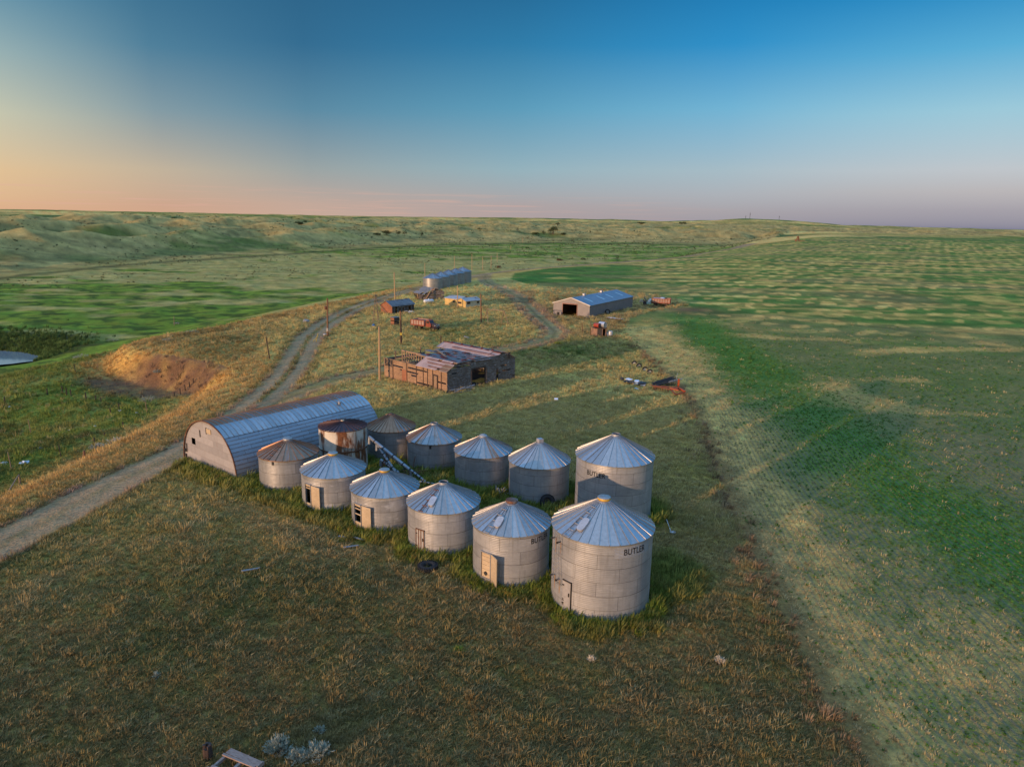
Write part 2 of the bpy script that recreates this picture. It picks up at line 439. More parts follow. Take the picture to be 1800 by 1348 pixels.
class NT:
    def __init__(s, name):
        s.m = bpy.data.materials.new(name); s.m.use_nodes = True
        s.t = s.m.node_tree; s.b = s.t.nodes['Principled BSDF']
    def n(s, typ, **kw):
        o = s.t.nodes.new(typ)
        for k, v in kw.items():
            if k in o.inputs: o.inputs[k].default_value = v
            else: setattr(o, k, v)
        return o
    def l(s, a, b): s.t.links.new(a, b)
    def noise(s, vec, scale, detail=4, rough=.6, stretch=None):
        if stretch is not None:
            mp = s.n('ShaderNodeMapping'); mp.inputs['Scale'].default_value = stretch; s.l(vec, mp.inputs[0]); vec = mp.outputs[0]
        o = s.n('ShaderNodeTexNoise', Scale=scale, Detail=detail, Roughness=rough); s.l(vec, o.inputs['Vector']); return o.outputs['Fac']
    def ramp(s, fac, stops):
        o = s.n('ShaderNodeValToRGB'); cr_ = o.color_ramp
        while len(cr_.elements) < len(stops): cr_.elements.new(.5)
        for e, (p, c) in zip(cr_.elements, stops):
            e.position = p; e.color = c if len(c) == 4 else (*c, 1)
        s.l(fac, o.inputs[0]); return o.outputs[0]
    def mix(s, fac, a, b, mode='MIX'):
        o = s.n('ShaderNodeMix'); o.data_type = 'RGBA'; o.blend_type = mode
        for sock, val in ((o.inputs[0], fac), (o.inputs[6], a), (o.inputs[7], b)):
            if hasattr(val, 'is_output'): s.l(val, sock)
            elif isinstance(val, (int, float)): sock.default_value = val
            else: sock.default_value = val if len(val) == 4 else (*val, 1)
        return o.outputs[2]
    def math(s, op, a, b=0.0):
        o = s.n('ShaderNodeMath'); o.operation = op
        for sock, val in ((o.inputs[0], a), (o.inputs[1], b)):
            if hasattr(val, 'is_output'): s.l(val, sock)
            else: sock.default_value = val
        return o.outputs[0]
    def bump(s, h, strength=.4, dist=.02):
        o = s.n('ShaderNodeBump'); o.inputs['Strength'].default_value = strength; o.inputs['Distance'].default_value = dist
        s.l(h, o.inputs['Height']); s.l(o.outputs[0], s.b.inputs['Normal'])
    def coord(s, which='Object'):
        if not hasattr(s, 'tc'): s.tc = s.n('ShaderNodeTexCoord')
        return s.tc.outputs[which]
    def fin(s, col, rough=.6, metal=0.0, spec=None):
        if hasattr(col, 'is_output'): s.l(col, s.b.inputs['Base Color'])
        else: s.b.inputs['Base Color'].default_value = col if len(col) == 4 else (*col, 1)
        if hasattr(rough, 'is_output'): s.l(rough, s.b.inputs['Roughness'])
        else: s.b.inputs['Roughness'].default_value = rough
        s.b.inputs['Metallic'].default_value = metal
        if spec is not None: s.b.inputs['Specular IOR Level'].default_value = spec
        return s.m

RUST1 = (.16, .058, .022); RUST2 = (.27, .115, .05); RUSTD = (.075, .022, .014)

def m_plain(name, col, rough=.7, metal=0.0, var=.35, scale=3.0, bump=.15):
    k = NT(name); o = k.coord('Object')
    f = k.noise(o, scale, 5, .65)
    c2 = tuple(x * (1 - var) for x in col); c1 = tuple(min(1, x * (1 + var * .6)) for x in col)
    c = k.ramp(f, [(.3, c2), (.7, c1)])
    if bump: k.bump(k.noise(o, scale * 5, 3), bump, .02)
    return k.fin(c, rough, metal)

def m_binwall(name, seed, tone=.44, rust=.1, contrast=.16, smear=.5):
    """galvanised ring sheets: staggered panels, seams, fine corrugation, smears and stains"""
    k = NT(name); uv = k.coord('UV')
    mp = k.n('ShaderNodeMapping'); mp.inputs['Location'].default_value = (seed * 1.37, 0, 0); k.l(uv, mp.inputs[0]); v = mp.outputs[0]
    br = k.n('ShaderNodeTexBrick', Scale=1.0); br.offset = .5
    br.inputs['Brick Width'].default_value = 2.45; br.inputs['Row Height'].default_value = .81
    br.inputs['Mortar Size'].default_value = .014; br.inputs['Mortar Smooth'].default_value = .25
    a = tone * (1 - contrast); b = tone * (1 + contrast)
    br.inputs['Color1'].default_value = (a, a * 1.0, a * 1.0, 1); br.inputs['Color2'].default_value = (b, b, b * .99, 1)
    br.inputs['Mortar'].default_value = (tone * .42, tone * .40, tone * .38, 1)
    k.l(v, br.inputs['Vector'])
    c = br.outputs['Color']
    sp = k.noise(v, 4, 4, .6, (.6, 2.2, 1))
    c = k.mix(.35, c, k.ramp(sp, [(.3, (.72,) * 3), (.7, (1.2,) * 3)]), 'MULTIPLY')
    big = k.noise(v, .9, 4, .6); c = k.mix(.6, c, k.ramp(big, [(.3, (.74, .75, .77)), (.7, (1.22, 1.2, 1.18))]), 'MULTIPLY')
    st = k.noise(v, 1.0, 5, .7, (.9, 2.2, 1))
    c = k.mix(k.math('MULTIPLY', k.ramp(st, [(.55, (0, 0, 0)), (.68, (1, 1, 1))]), smear), c, (tone * 1.55, tone * 1.55, tone * 1.58))
    run = k.noise(v, 2.6, 3, .6, (2.2, .16, 1))
    c = k.mix(k.math('MULTIPLY', k.ramp(run, [(.52, (0, 0, 0)), (.66, (1, 1, 1))]), .35), c, (tone * .55, tone * .52, tone * .48))
    rs = k.noise(v, 1.3, 6, .75, (1.6, .5, 1))
    th = .72 - rust * .35
    c = k.mix(k.math('MULTIPLY', k.ramp(rs, [(th, (0, 0, 0)), (th + .1, (1, 1, 1))]), min(1, .3 + rust)), c, RUST2)
    sx = k.n('ShaderNodeSeparateXYZ'); k.l(v, sx.inputs[0])
    wv = k.math('SINE', k.math('MULTIPLY', sx.outputs[1], 2 * math.pi / .105))
    hgt = k.math('ADD', k.math('MULTIPLY', wv, .5), k.math('MULTIPLY', k.noise(v, 1.6, 3), 1.2))
    k.bump(k.math('ADD', hgt, k.math('MULTIPLY', br.outputs['Fac'], -1.0)), .32, .012)
    return k.fin(c, .45, .45)

def m_binroof(name, seed, tone=.46, rust=0.0, streak=.4):
    """roof panels: u counts panels, v runs down the slope"""
    k = NT(name); uv = k.coord('UV')
    sx = k.n('ShaderNodeSeparateXYZ'); k.l(uv, sx.inputs[0])
    pan = k.math('FLOOR', k.math('ADD', sx.outputs[0], seed * 31.0))
    wn = k.n('ShaderNodeTexWhiteNoise'); wn.noise_dimensions = '1D'; k.l(pan, wn.inputs['W'])
    c = k.ramp(wn.outputs['Value'], [(0, (tone * .80,) * 3), (1, (tone * 1.12,) * 3)])
    ob = k.coord('Object')
    c = k.mix(.5, c, k.ramp(k.noise(ob, 4.5, 5, .7), [(.3, (.68,) * 3), (.7, (1.25,) * 3)]), 'MULTIPLY')
    if rust > 0:
        cm = k.n('ShaderNodeCombineXYZ'); k.l(k.math('MULTIPLY', sx.outputs[0], 3.0), cm.inputs[0]); k.l(k.math('MULTIPLY', sx.outputs[1], .55), cm.inputs[1])
        cm.inputs[2].default_value = seed
        r1 = k.noise(cm.outputs[0], 1.1, 5, .7)
        r2 = k.math('ADD', k.math('MULTIPLY', r1, .62), k.math('MULTIPLY', wn.outputs['Value'], .38))
        th = .80 - rust * .55
        c = k.mix(k.ramp(r2, [(th, (0, 0, 0)), (th + .12, (1, 1, 1))]), c, k.mix(k.noise(ob, 3, 4), (.26, .115, .055), (.46, .28, .18)))
    k.bump(k.noise(ob, 2.2, 3), .25, .03)
    return k.fin(c, .38, .70)

def m_wood(name, base, dark, flake=None, flake_amt=.3, scale=1.0):
    """weathered boards, grain along u, each board its own offset"""
    k = NT(name); uv = k.coord('UV'); ob = k.coord('Object')
    g = k.noise(uv, 3 * scale, 6, .7, (1.0, 9.0, 1))
    c = k.mix(k.ramp(g, [(.34, (0, 0, 0)), (.66, (1, 1, 1))]), dark, base)
    big = k.noise(ob, .8, 4, .6)
    c = k.mix(.6, c, k.ramp(big, [(.3, (.62, .60, .58)), (.7, (1.25, 1.2, 1.15))]), 'MULTIPLY')
    if flake:
        f = k.noise(uv, 2.2 * scale, 6, .8, (.55, 7.0, 1))
        t = .70 - flake_amt * .4
        c = k.mix(k.ramp(f, [(t, (0, 0, 0)), (t + .05, (1, 1, 1))]), c, flake)
    k.bump(g, .35, .02)
    return k.fin(c, .85, 0, .25)

def m_rusty(name, paint, amt=.5, rough=.6, metal=.1, scale=1.2, stretch=(1, 1, 1)):
    k = NT(name); ob = k.coord('Object')
    f = k.noise(ob, scale, 7, .72, stretch)
    t = .72 - amt * .45
    rc = k.ramp(k.noise(ob, scale * 4, 4), [(.3, RUSTD), (.55, RUST1), (.8, RUST2)])
    c = k.mix(k.ramp(f, [(t, (0, 0, 0)), (t + .12, (1, 1, 1))]), paint, rc)
    c = k.mix(.4, c, k.ramp(k.noise(ob, scale * 2.3, 4), [(.3, (.65,) * 3), (.7, (1.2,) * 3)]), 'MULTIPLY')
    k.bump(f, .15, .02)
    return k.fin(c, rough, metal)

SWARD = 2.7
def m_ground():
    k = NT('ground_cover')
    at_ = k.n('ShaderNodeAttribute', attribute_name='Col')
    geo = k.n('ShaderNodeNewGeometry'); P = geo.outputs['Position']
    f = k.noise(P, 3.2, 5, .75); f2 = k.noise(P, .55, 5, .7)
    c = k.mix(.75, at_.outputs['Color'], k.ramp(f, [(.30, (.45, .45, .45)), (.70, (1.55, 1.5, 1.45))]), 'MULTIPLY')
    c = k.mix(.6, c, k.ramp(f2, [(.30, (.66, .68, .66)), (.70, (1.34, 1.3, 1.3))]), 'MULTIPLY')
    rd = k.n('ShaderNodeAttribute', attribute_name='rowd'); rm = k.n('ShaderNodeAttribute', attribute_name='rowm')
    wob = k.math('ADD', rd.outputs['Fac'], k.math('MULTIPLY', f2, .12))
    s_ = k.math('SINE', k.math('MULTIPLY', wob, 2 * math.pi / .42))
    rw = k.math('MULTIPLY', k.ramp(s_, [(.0, (0, 0, 0)), (.9, (1, 1, 1))]), k.math('MULTIPLY', rm.outputs['Fac'], .62))
    c = k.mix(rw, c, (.19, .155, .105))
    hgt = k.math('ADD', k.math('MULTIPLY', f, .28), k.math('MULTIPLY', f2, .9))
    hgt = k.math('ADD', hgt, k.math('MULTIPLY', rw, -.12))
    # a standing sward: the stems face every way, so the surface normal is scattered as it is over real grass
    wn = k.n('ShaderNodeTexNoise', Scale=9.0, Detail=2.0, Roughness=.8); k.l(P, wn.inputs['Vector'])
    v1 = k.n('ShaderNodeVectorMath'); v1.operation = 'SUBTRACT'; k.l(wn.outputs['Color'], v1.inputs[0]); v1.inputs[1].default_value = (.5, .5, .5)
    v2 = k.n('ShaderNodeVectorMath'); v2.operation = 'MULTIPLY'; k.l(v1.outputs[0], v2.inputs[0]); v2.inputs[1].default_value = (SWARD, SWARD, SWARD * .3)
    bp = k.n('ShaderNodeBump'); bp.inputs['Strength'].default_value = .6; bp.inputs['Distance'].default_value = .55; k.l(hgt, bp.inputs['Height'])
    v3 = k.n('ShaderNodeVectorMath'); v3.operation = 'ADD'; k.l(bp.outputs[0], v3.inputs[0]); k.l(v2.outputs[0], v3.inputs[1])
    v4 = k.n('ShaderNodeVectorMath'); v4.operation = 'NORMALIZE'; k.l(v3.outputs[0], v4.inputs[0]); k.l(v4.outputs[0], k.b.inputs['Normal'])
    return k.fin(c, .95, 0, .12)

def m_blade(name):
    k = NT(name)
    a = k.n('ShaderNodeAttribute', attribute_name='tint'); a.attribute_type = 'INSTANCER'
    t = k.t
    k.b.inputs['Roughness'].default_value = .8; k.b.inputs['Specular IOR Level'].default_value = .15
    k.l(a.outputs['Color'], k.b.inputs['Base Color'])
    tr = k.n('ShaderNodeBsdfTranslucent'); k.l(a.outputs['Color'], tr.inputs['Color'])
    mx = k.n('ShaderNodeMixShader'); mx.inputs[0].default_value = .25
    k.l(k.b.outputs[0], mx.inputs[1]); k.l(tr.outputs[0], mx.inputs[2])
    k.l(mx.outputs[0], t.nodes['Material Output'].inputs['Surface'])
    return k.m

def m_leaf(name, c1, c2):
    k = NT(name); ob = k.coord('Object')
    c = k.ramp(k.noise(ob, 1.4, 4, .7), [(.3, c1), (.7, c2)])
    k.fin(c, .75, 0, .2)
    tr = k.n('ShaderNodeBsdfTranslucent'); k.l(c, tr.inputs['Color'])
    mx = k.n('ShaderNodeMixShader'); mx.inputs[0].default_value = .25
    k.l(k.b.outputs[0], mx.inputs[1]); k.l(tr.outputs[0], mx.inputs[2])
    k.l(mx.outputs[0], k.t.nodes['Material Output'].inputs['Surface'])
    return k.m
# ------------------------------------------------------------------ ground sheet: one polar grid, split by what covers it
def build_ground():
    azs = np.concatenate([np.linspace(-math.pi, -.92, 60, endpoint=False), np.linspace(-.92, .92, 760), np.linspace(.92, math.pi, 60)[1:-1]])
    rs = np.concatenate([[.01, 4, 8, 12], np.geomspace(15, 600, 430)[:-1], np.geomspace(600, 16000, 230)])
    A, Rr = np.meshgrid(azs, rs)
    na = len(azs); nr = len(rs)
    X = (np.sin(A) * Rr).ravel(); Y = (np.cos(A) * Rr).ravel()
    Z = height(X, Y)
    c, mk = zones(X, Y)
    idx = np.arange(nr * na).reshape(nr, na)
    nx = np.roll(idx, -1, axis=1)
    quads = np.stack([idx[:-1], nx[:-1], nx[1:], idx[1:]], -1).reshape(-1, 4)
    quads = quads[:, ::-1]
    cls = np.zeros(len(X), int)
    cls[mk['field'] > .3] = 1
    cls[mk['track'] < 1.5] = 3
    cls[mk['road'] < 2.5 * (1 + np.clip(mk['r'] - 230, 0, 900) / 260)] = 2
    fc = np.max(np.where(cls[quads] == 2, 2, 0), axis=1)
    q = cls[quads]
    fcls = np.zeros(len(quads), int)
    fcls[(q == 1).sum(1) >= 2] = 1
    fcls[(q == 3).sum(1) >= 2] = 3
    fcls[(q == 2).sum(1) >= 2] = 2
    mat = m_ground()
    for code, name in ((0, 'ground'), (1, 'crop_field'), (2, 'dirt_road'), (3, 'dirt_track')):
        fq = quads[fcls == code]
        used = np.unique(fq); remap = np.full(len(X), -1); remap[used] = np.arange(len(used)); fq = remap[fq]
        me = bpy.data.meshes.new(name)
        me.vertices.add(len(used)); me.loops.add(fq.size); me.polygons.add(len(fq))
        me.vertices.foreach_set('co', np.stack([X[used], Y[used], Z[used]], -1).ravel())
        me.loops.foreach_set('vertex_index', fq.ravel())
        me.polygons.foreach_set('loop_start', np.arange(0, fq.size, 4))
        me.polygons.foreach_set('use_smooth', np.ones(len(fq), bool))
        me.update(calc_edges=True); me.validate()
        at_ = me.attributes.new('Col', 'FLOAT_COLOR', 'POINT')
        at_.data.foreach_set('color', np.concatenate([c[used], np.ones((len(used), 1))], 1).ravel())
        b = me.attributes.new('rowd', 'FLOAT', 'POINT'); b.data.foreach_set('value', mk['field'][used])
        b = me.attributes.new('rowm', 'FLOAT', 'POINT'); b.data.foreach_set('value', mk['rowm'][used])
        me.materials.append(mat)
        o = bpy.data.objects.new(name, me); COL.objects.link(o); o['kind'] = 'structure'
build_ground()

# pond in the valley
def build_pond():
    k = NT('pond_water'); ob = k.coord('Object')
    k.bump(k.noise(ob, 3, 3), .03, .05)
    mat = k.fin((.24, .26, .27), .08, 0, 1.0)
    mb = MB(); n = 48; P = []
    cx, cy = PONDX, PONDY; zz = -16.2
    for i in range(n):
        t = 2 * math.pi * i / n; w = 1 + .12 * math.sin(3 * t + 1) + .07 * math.sin(7 * t)
        P.append((cx + 26 * w * math.cos(t), cy + 13 * w * math.sin(t), zz))
    mb.face(P)
    o = mb.build('pond', mat); o['kind'] = 'structure'
build_pond()

# ------------------------------------------------------------------ grass: tufts instanced on points
def tuft_mesh(name, nb, rad, hgt, wid, lean, seed, wind=.35):
    rd = random.Random(seed); mb = MB()
    for i in range(nb):
        t = rd.uniform(0, 2 * math.pi); q = rad * math.sqrt(rd.random())
        x, y = q * math.cos(t), q * math.sin(t)
        h = hgt * rd.uniform(.55, 1.15); a = rd.uniform(0, 2 * math.pi)
        lx = lean * math.cos(t) * rd.uniform(.3, 1) + wind * rd.uniform(.4, 1.2); ly = lean * math.sin(t) * rd.uniform(.3, 1)
        w = wid * rd.uniform(.7, 1.3); dx, dy = math.cos(a) * w / 2, math.sin(a) * w / 2
        m = (x + lx * h * .35, y + ly * h * .35, h * .6); e = (x + lx * h, y + ly * h, h * (1 - .18 * (lx * lx + ly * ly)))
        mb.face([(x - dx, y - dy, -.06), (x + dx, y + dy, -.06), (m[0] + dx * .8, m[1] + dy * .8, m[2]), (m[0] - dx * .8, m[1] - dy * .8, m[2])])
        mb.face([(m[0] - dx * .8, m[1] - dy * .8, m[2]), (m[0] + dx * .8, m[1] + dy * .8, m[2]), e])
    return mb

def leafy_mesh(nl, rad, hgt, size, seed):
    rd = random.Random(seed); mb = MB()
    for i in range(nl):
        t = rd.uniform(0, 2 * math.pi); q = rad * math.sqrt(rd.random()); z = hgt * rd.random() ** .8
        c = Vector((q * math.cos(t), q * math.sin(t), z))
        u = Vector((rd.gauss(0, 1), rd.gauss(0, 1), rd.gauss(0, .5))).normalized(); w = u.cross(Vector((rd.gauss(0, 1), rd.gauss(0, 1), rd.gauss(0, 1)))).normalized()
        s = size * rd.uniform(.6, 1.3)
        mb.face([c - u * s, c - w * s * .5, c + u * s, c + w * s * .5])
    return mb

BLADE = m_blade('grass_blade')
KINDS = bpy.data.collections.new('tuft_kinds')
def add_kind(mb, i):
    o = mb.build('tuft_%02d' % i, BLADE); COL.objects.unlink(o); KINDS.objects.link(o)
for i in range(4): add_kind(tuft_mesh('t', 16, .17, .30, .030, .75, 20 + i), i)          # 0-3 dry pasture tufts
for i in range(2): add_kind(tuft_mesh('t', 22, .22, .55, .040, .45, 40 + i, .25), 4 + i)  # 4-5 tall weeds
for i in range(2): add_kind(tuft_mesh('t', 9, .16, .20, .030, 1.1, 60 + i, .5), 6 + i)    # 6-7 stubble clumps
for i in range(2): add_kind(leafy_mesh(16, .16, .16, .07, 80 + i), 8 + i)                 # 8-9 leafy crop sprouts

def gn_group(name):
    g = bpy.data.node_groups.new(name, 'GeometryNodeTree')
    g.interface.new_socket('Geometry', in_out='INPUT', socket_type='NodeSocketGeometry')
    g.interface.new_socket('Geometry', in_out='OUTPUT', socket_type='NodeSocketGeometry')
    N = g.nodes; L = g.links
    gi = N.new('NodeGroupInput'); go = N.new('NodeGroupOutput')
    ip = N.new('GeometryNodeInstanceOnPoints'); ci = N.new('GeometryNodeCollectionInfo')
    ci.inputs['Collection'].default_value = KINDS; ci.inputs['Separate Children'].default_value = True; ci.inputs['Reset Children'].default_value = True
    def na(nm, dt):
        o = N.new('GeometryNodeInputNamedAttribute'); o.data_type = dt; o.inputs['Name'].default_value = nm
        return [s for s in o.outputs if s.enabled][0]
    L.new(gi.outputs[0], ip.inputs['Points']); L.new(ci.outputs[0], ip.inputs['Instance'])
    ip.inputs['Pick Instance'].default_value = True
    L.new(na('pick', 'INT'), ip.inputs['Instance Index'])
    e2r = N.new('FunctionNodeEulerToRotation'); L.new(na('rot', 'FLOAT_VECTOR'), e2r.inputs[0]); L.new(e2r.outputs[0], ip.inputs['Rotation'])
    L.new(na('scl', 'FLOAT_VECTOR'), ip.inputs['Scale'])
    L.new(ip.outputs[0], go.inputs[0])
    return g
GN = gn_group('scatter_tufts')

def scatter(name, X, Y, pick, scl, tint, yaw):
    Z = height(X, Y) - .01
    me = bpy.data.meshes.new(name); n = len(X)
    me.vertices.add(n); me.vertices.foreach_set('co', np.stack([X, Y, Z], -1).ravel())
    a = me.attributes.new('pick', 'INT', 'POINT'); a.data.foreach_set('value', pick.astype(np.int32))
    a = me.attributes.new('rot', 'FLOAT_VECTOR', 'POINT'); a.data.foreach_set('vector', np.stack([0 * X, 0 * X, yaw], -1).ravel())
    a = me.attributes.new('scl', 'FLOAT_VECTOR', 'POINT'); a.data.foreach_set('vector', scl.ravel())
    a = me.attributes.new('tint', 'FLOAT_COLOR', 'POINT'); a.data.foreach_set('color', np.concatenate([tint, np.ones((n, 1))], 1).ravel())
    me.update()
    o = bpy.data.objects.new(name, me); COL.objects.link(o)
    md = o.modifiers.new('scatter', 'NODES'); md.node_group = GN
    o['kind'] = 'stuff'
    return o

BLOCKERS = []   # (x, y, half length, half width, angle) of the buildings, filled below
def blocked(x, y):
    b = np.zeros(len(x), bool)
    for bx, by, br in BINS_XY: b |= np.hypot(x - bx, y - by) < br + .12
    for cx, cy, hx, hy, a in BLOCKERS:
        dx, dy = x - cx, y - cy
        u = dx * math.cos(a) + dy * math.sin(a); v = -dx * math.sin(a) + dy * math.cos(a)
        b |= (abs(u) < hx) & (abs(v) < hy)
    return b

def grow():
    def sample(n, r0, r1, p, a0=-.86, a1=.86):
        e = 2 - p
        r = (rng.random(n) * (r1 ** e - r0 ** e) + r0 ** e) ** (1 / e); a = rng.uniform(a0, a1, n)
        return np.sin(a) * r, np.cos(a) * r
    # pasture
    x, y = sample(230000, 17, 260, 1.45)
    ok = ~blocked(x, y); x, y = x[ok], y[ok]
    c, m = zones(x, y)
    roadm = (m['road'] < 2.3) | (m['track'] < 1.3)
    keep = (m['field'] < .2) & (rng.random(len(x)) > .85 * np.clip(m['bank'], 0, 1)) & (~roadm | ((m['road'] < .5) & (y > 66) & (rng.random(len(x)) < .5))) & ((m['r'] < 150) | m['ins'])
    x, y, c = x[keep], y[keep], c[keep]; m = {k: v[keep] for k, v in m.items()}
    n = len(x); r = m['r']
    fade = rng.random(n) < 1 - sm((r - 140) / 120)
    tall = (m['lush'] > .45) & (rng.random(n) < .8)
    pick = np.where(tall, rng.integers(4, 6, n), rng.integers(0, 4, n))
    patch = 1 + .45 * fbm(x / 5 + 60, y / 5, 3)
    big = np.where(tall, .8 + .55 * rng.random(n), (.42 + .85 * rng.random(n) ** 1.6) * patch) * np.clip(r / 38, .8, 9) ** .42
    hsc = big * np.where(tall, rng.uniform(.6, 1.1, n), rng.uniform(.7, 1.2, n))
    tint = c * np.array([.90, 1.0, 1.45])[None] * rng.uniform(.62, 1.45, n)[:, None]
    straw = (rng.random(n) < np.where(m['ins'], .20, .06)) & ~tall
    tint[straw] = tint[straw] * .35 + np.array([.33, .25, .12]) * rng.uniform(.7, 1.2, straw.sum())[:, None]
    scatter('grass', x[fade], y[fade], pick[fade], np.stack([big, big, hsc], -1)[fade], np.clip(tint, .01, .7)[fade], (rng.uniform(-.5, .7, n) + .35)[fade])
    # short undergrowth that mats the near pasture
    x, y = sample(170000, 17, 85, 1.2)
    ok = ~blocked(x, y); x, y = x[ok], y[ok]
    c, m = zones(x, y); k = (m['field'] < .1) & (m['road'] > 2.4) & (m['track'] > 1.5); x, y, c = x[k], y[k], c[k]; n = len(x)
    big = rng.uniform(.34, .70, n) * np.clip(np.hypot(x, y) / 40, .8, 2) ** .4
    tint = c * np.array([.92, 1.0, 1.4])[None] * rng.uniform(.7, 1.5, n)[:, None]
    scatter('undergrowth', x, y, rng.integers(0, 4, n), np.stack([big * 1.2, big * 1.2, big], -1), np.clip(tint, .01, .7), rng.uniform(-.7, .9, n) + .3)
    # extra weeds right against the bins
    X = []; Y = []
    for bx, by, br in BINS_XY:
        k = int(330 * br / 2.3); t = rng.uniform(0, 2 * np.pi, k); q = br + .15 + np.abs(rng.normal(0, .55, k))
        X.append(bx + q * np.cos(t)); Y.append(by + q * np.sin(t))
    k = 900; t = rng.random(k)
    qx, qy = -28.9 + 7.0 * t, 60.2 - 5.9 * t
    X.append(qx - .5 * np.abs(rng.normal(.3, .7, k))); Y.append(qy - .8 * np.abs(rng.normal(.3, .7, k)))
    x = np.concatenate(X); y = np.concatenate(Y)
    ok = ~blocked(x, y); x, y = x[ok], y[ok]
    c, m = zones(x, y); n = len(x)
    big = .55 + .5 * rng.random(n)
    tint = np.clip(np.array([.175, .215, .028])[None] * rng.uniform(.6, 1.6, n)[:, None], .01, .6)
    dry = rng.random(n) < .30
    tint[dry] = np.array([.38, .27, .07]) * rng.uniform(.7, 1.2, dry.sum())[:, None]
    scatter('weeds', x, y, np.where(rng.random(n) < .8, rng.integers(4, 6, n), rng.integers(8, 10, n)), np.stack([big, big, big * rng.uniform(.7, 1.25, n)], -1), tint, rng.uniform(-.6, .8, n))
    # rough brown verge between the pasture and the stubble
    x, y = sample(16000, 18, 130, 1.2, -.05, .8)
    _, m = zones(x, y); k = np.abs(m['field'] + .3 - 1.0 * fbm(x / 4, y / 4, 3)) < (.5 + 1.1 * rng.random(len(x)) ** 2); x, y = x[k], y[k]; n = len(x)
    big = (.45 + .75 * rng.random(n) ** 1.5) * np.clip(np.hypot(x, y) / 40, .9, 3) ** .4
    tint = np.array([.36, .23, .12])[None] * rng.uniform(.45, 1.35, n)[:, None]
    scatter('verge_weeds', x, y, rng.integers(4, 7, n), np.stack([big, big, big * .75], -1), np.clip(tint, .01, .6), rng.uniform(-.6, .8, n))
    # reeds and rushes round the pond
    t = rng.uniform(0, 2 * np.pi, 4200); q = .86 + np.abs(rng.normal(0, .22, 4200))
    x = PONDX + 24 * q * np.cos(t); y = PONDY + 13 * q * np.sin(t) + 3.0 * (q - .86) * 6
    k = height(x, y) > -16.35; x, y = x[k], y[k]; n = len(x)
    big = rng.uniform(1.0, 2.1, n); tint = np.array([.10, .15, .04])[None] * rng.uniform(.5, 1.7, n)[:, None]
    scatter('reeds', x, y, rng.integers(4, 6, n), np.stack([big, big, big * rng.uniform(.7, 1.1, n)], -1), tint, rng.uniform(-.6, .8, n))
    # scrub dotted over the far slopes
    x, y = sample(9000, 380, 1700, 1.6, -.75, .45)
    _, m = zones(x, y); k = (~m['ins']) & (fbm(x / 60, y / 80 + 4, 3) > .05); x, y = x[k], y[k]; n = len(x)
    big = rng.uniform(3.0, 8.0, n) * np.clip(np.hypot(x, y) / 800, .6, 1.8); tint = np.array([.11, .12, .05])[None] * rng.uniform(.5, 1.4, n)[:, None]
    scatter('scrub', x, y, rng.integers(8, 10, n), np.stack([big, big, big * .8], -1), tint, rng.uniform(0, 6, n))
    # crop rows: straw clumps and sprouts
    x, y = sample(105000, 17, 190, 1.35, -.1, .86)
    _, m0 = zones(x, y)
    sf = m0['field']; k = sf > .6; x, y, sf = x[k], y[k], sf[k]
    e = .4
    _, mx = zones(x + e, y); _, my = zones(x, y + e)
    gx = (mx['field'] - sf) / e; gy = (my['field'] - sf) / e; gl = np.hypot(gx, gy) + 1e-6
    tgt = np.round(sf / .42) * .42 + rng.normal(0, .04, len(x)); sh = tgt - sf
    near = np.hypot(x, y) < 120
    x = np.where(near, x + gx / gl * sh, x); y = np.where(near, y + gy / gl * sh, y)
    c, m = zones(x, y); n = len(x); r = m['r']
    pst = np.clip(.035 + .9 * m['stub'], 0, 1)
    straw = rng.random(n) < pst
    sprout = ~straw & (rng.random(n) < (.26 + .5 * m['deep']) * (1 - .85 * np.clip(m['stub'], 0, 1)))
    keep = (straw | sprout) & (rng.random(n) < 1 - sm((r - 95) / 90))
    x, y, c, r, straw = x[keep], y[keep], c[keep], r[keep], straw[keep]; n = len(x)
    pick = np.where(straw, rng.integers(6, 8, n), rng.integers(8, 10, n))
    big = np.where(straw, .45 + .8 * rng.random(n) ** 2.2, .35 + .4 * rng.random(n)) * np.clip(r / 40, .8, 6) ** .45
    tint = np.where(straw[:, None], np.array([.52, .40, .19])[None] * rng.uniform(.55, 1.25, n)[:, None], np.array([.10, .19, .03])[None] * rng.uniform(.6, 1.5, n)[:, None])
    scatter('crop_stubble', x, y, pick, np.stack([big, big, big], -1), np.clip(tint, .01, .7), rng.uniform(-.8, .8, n))

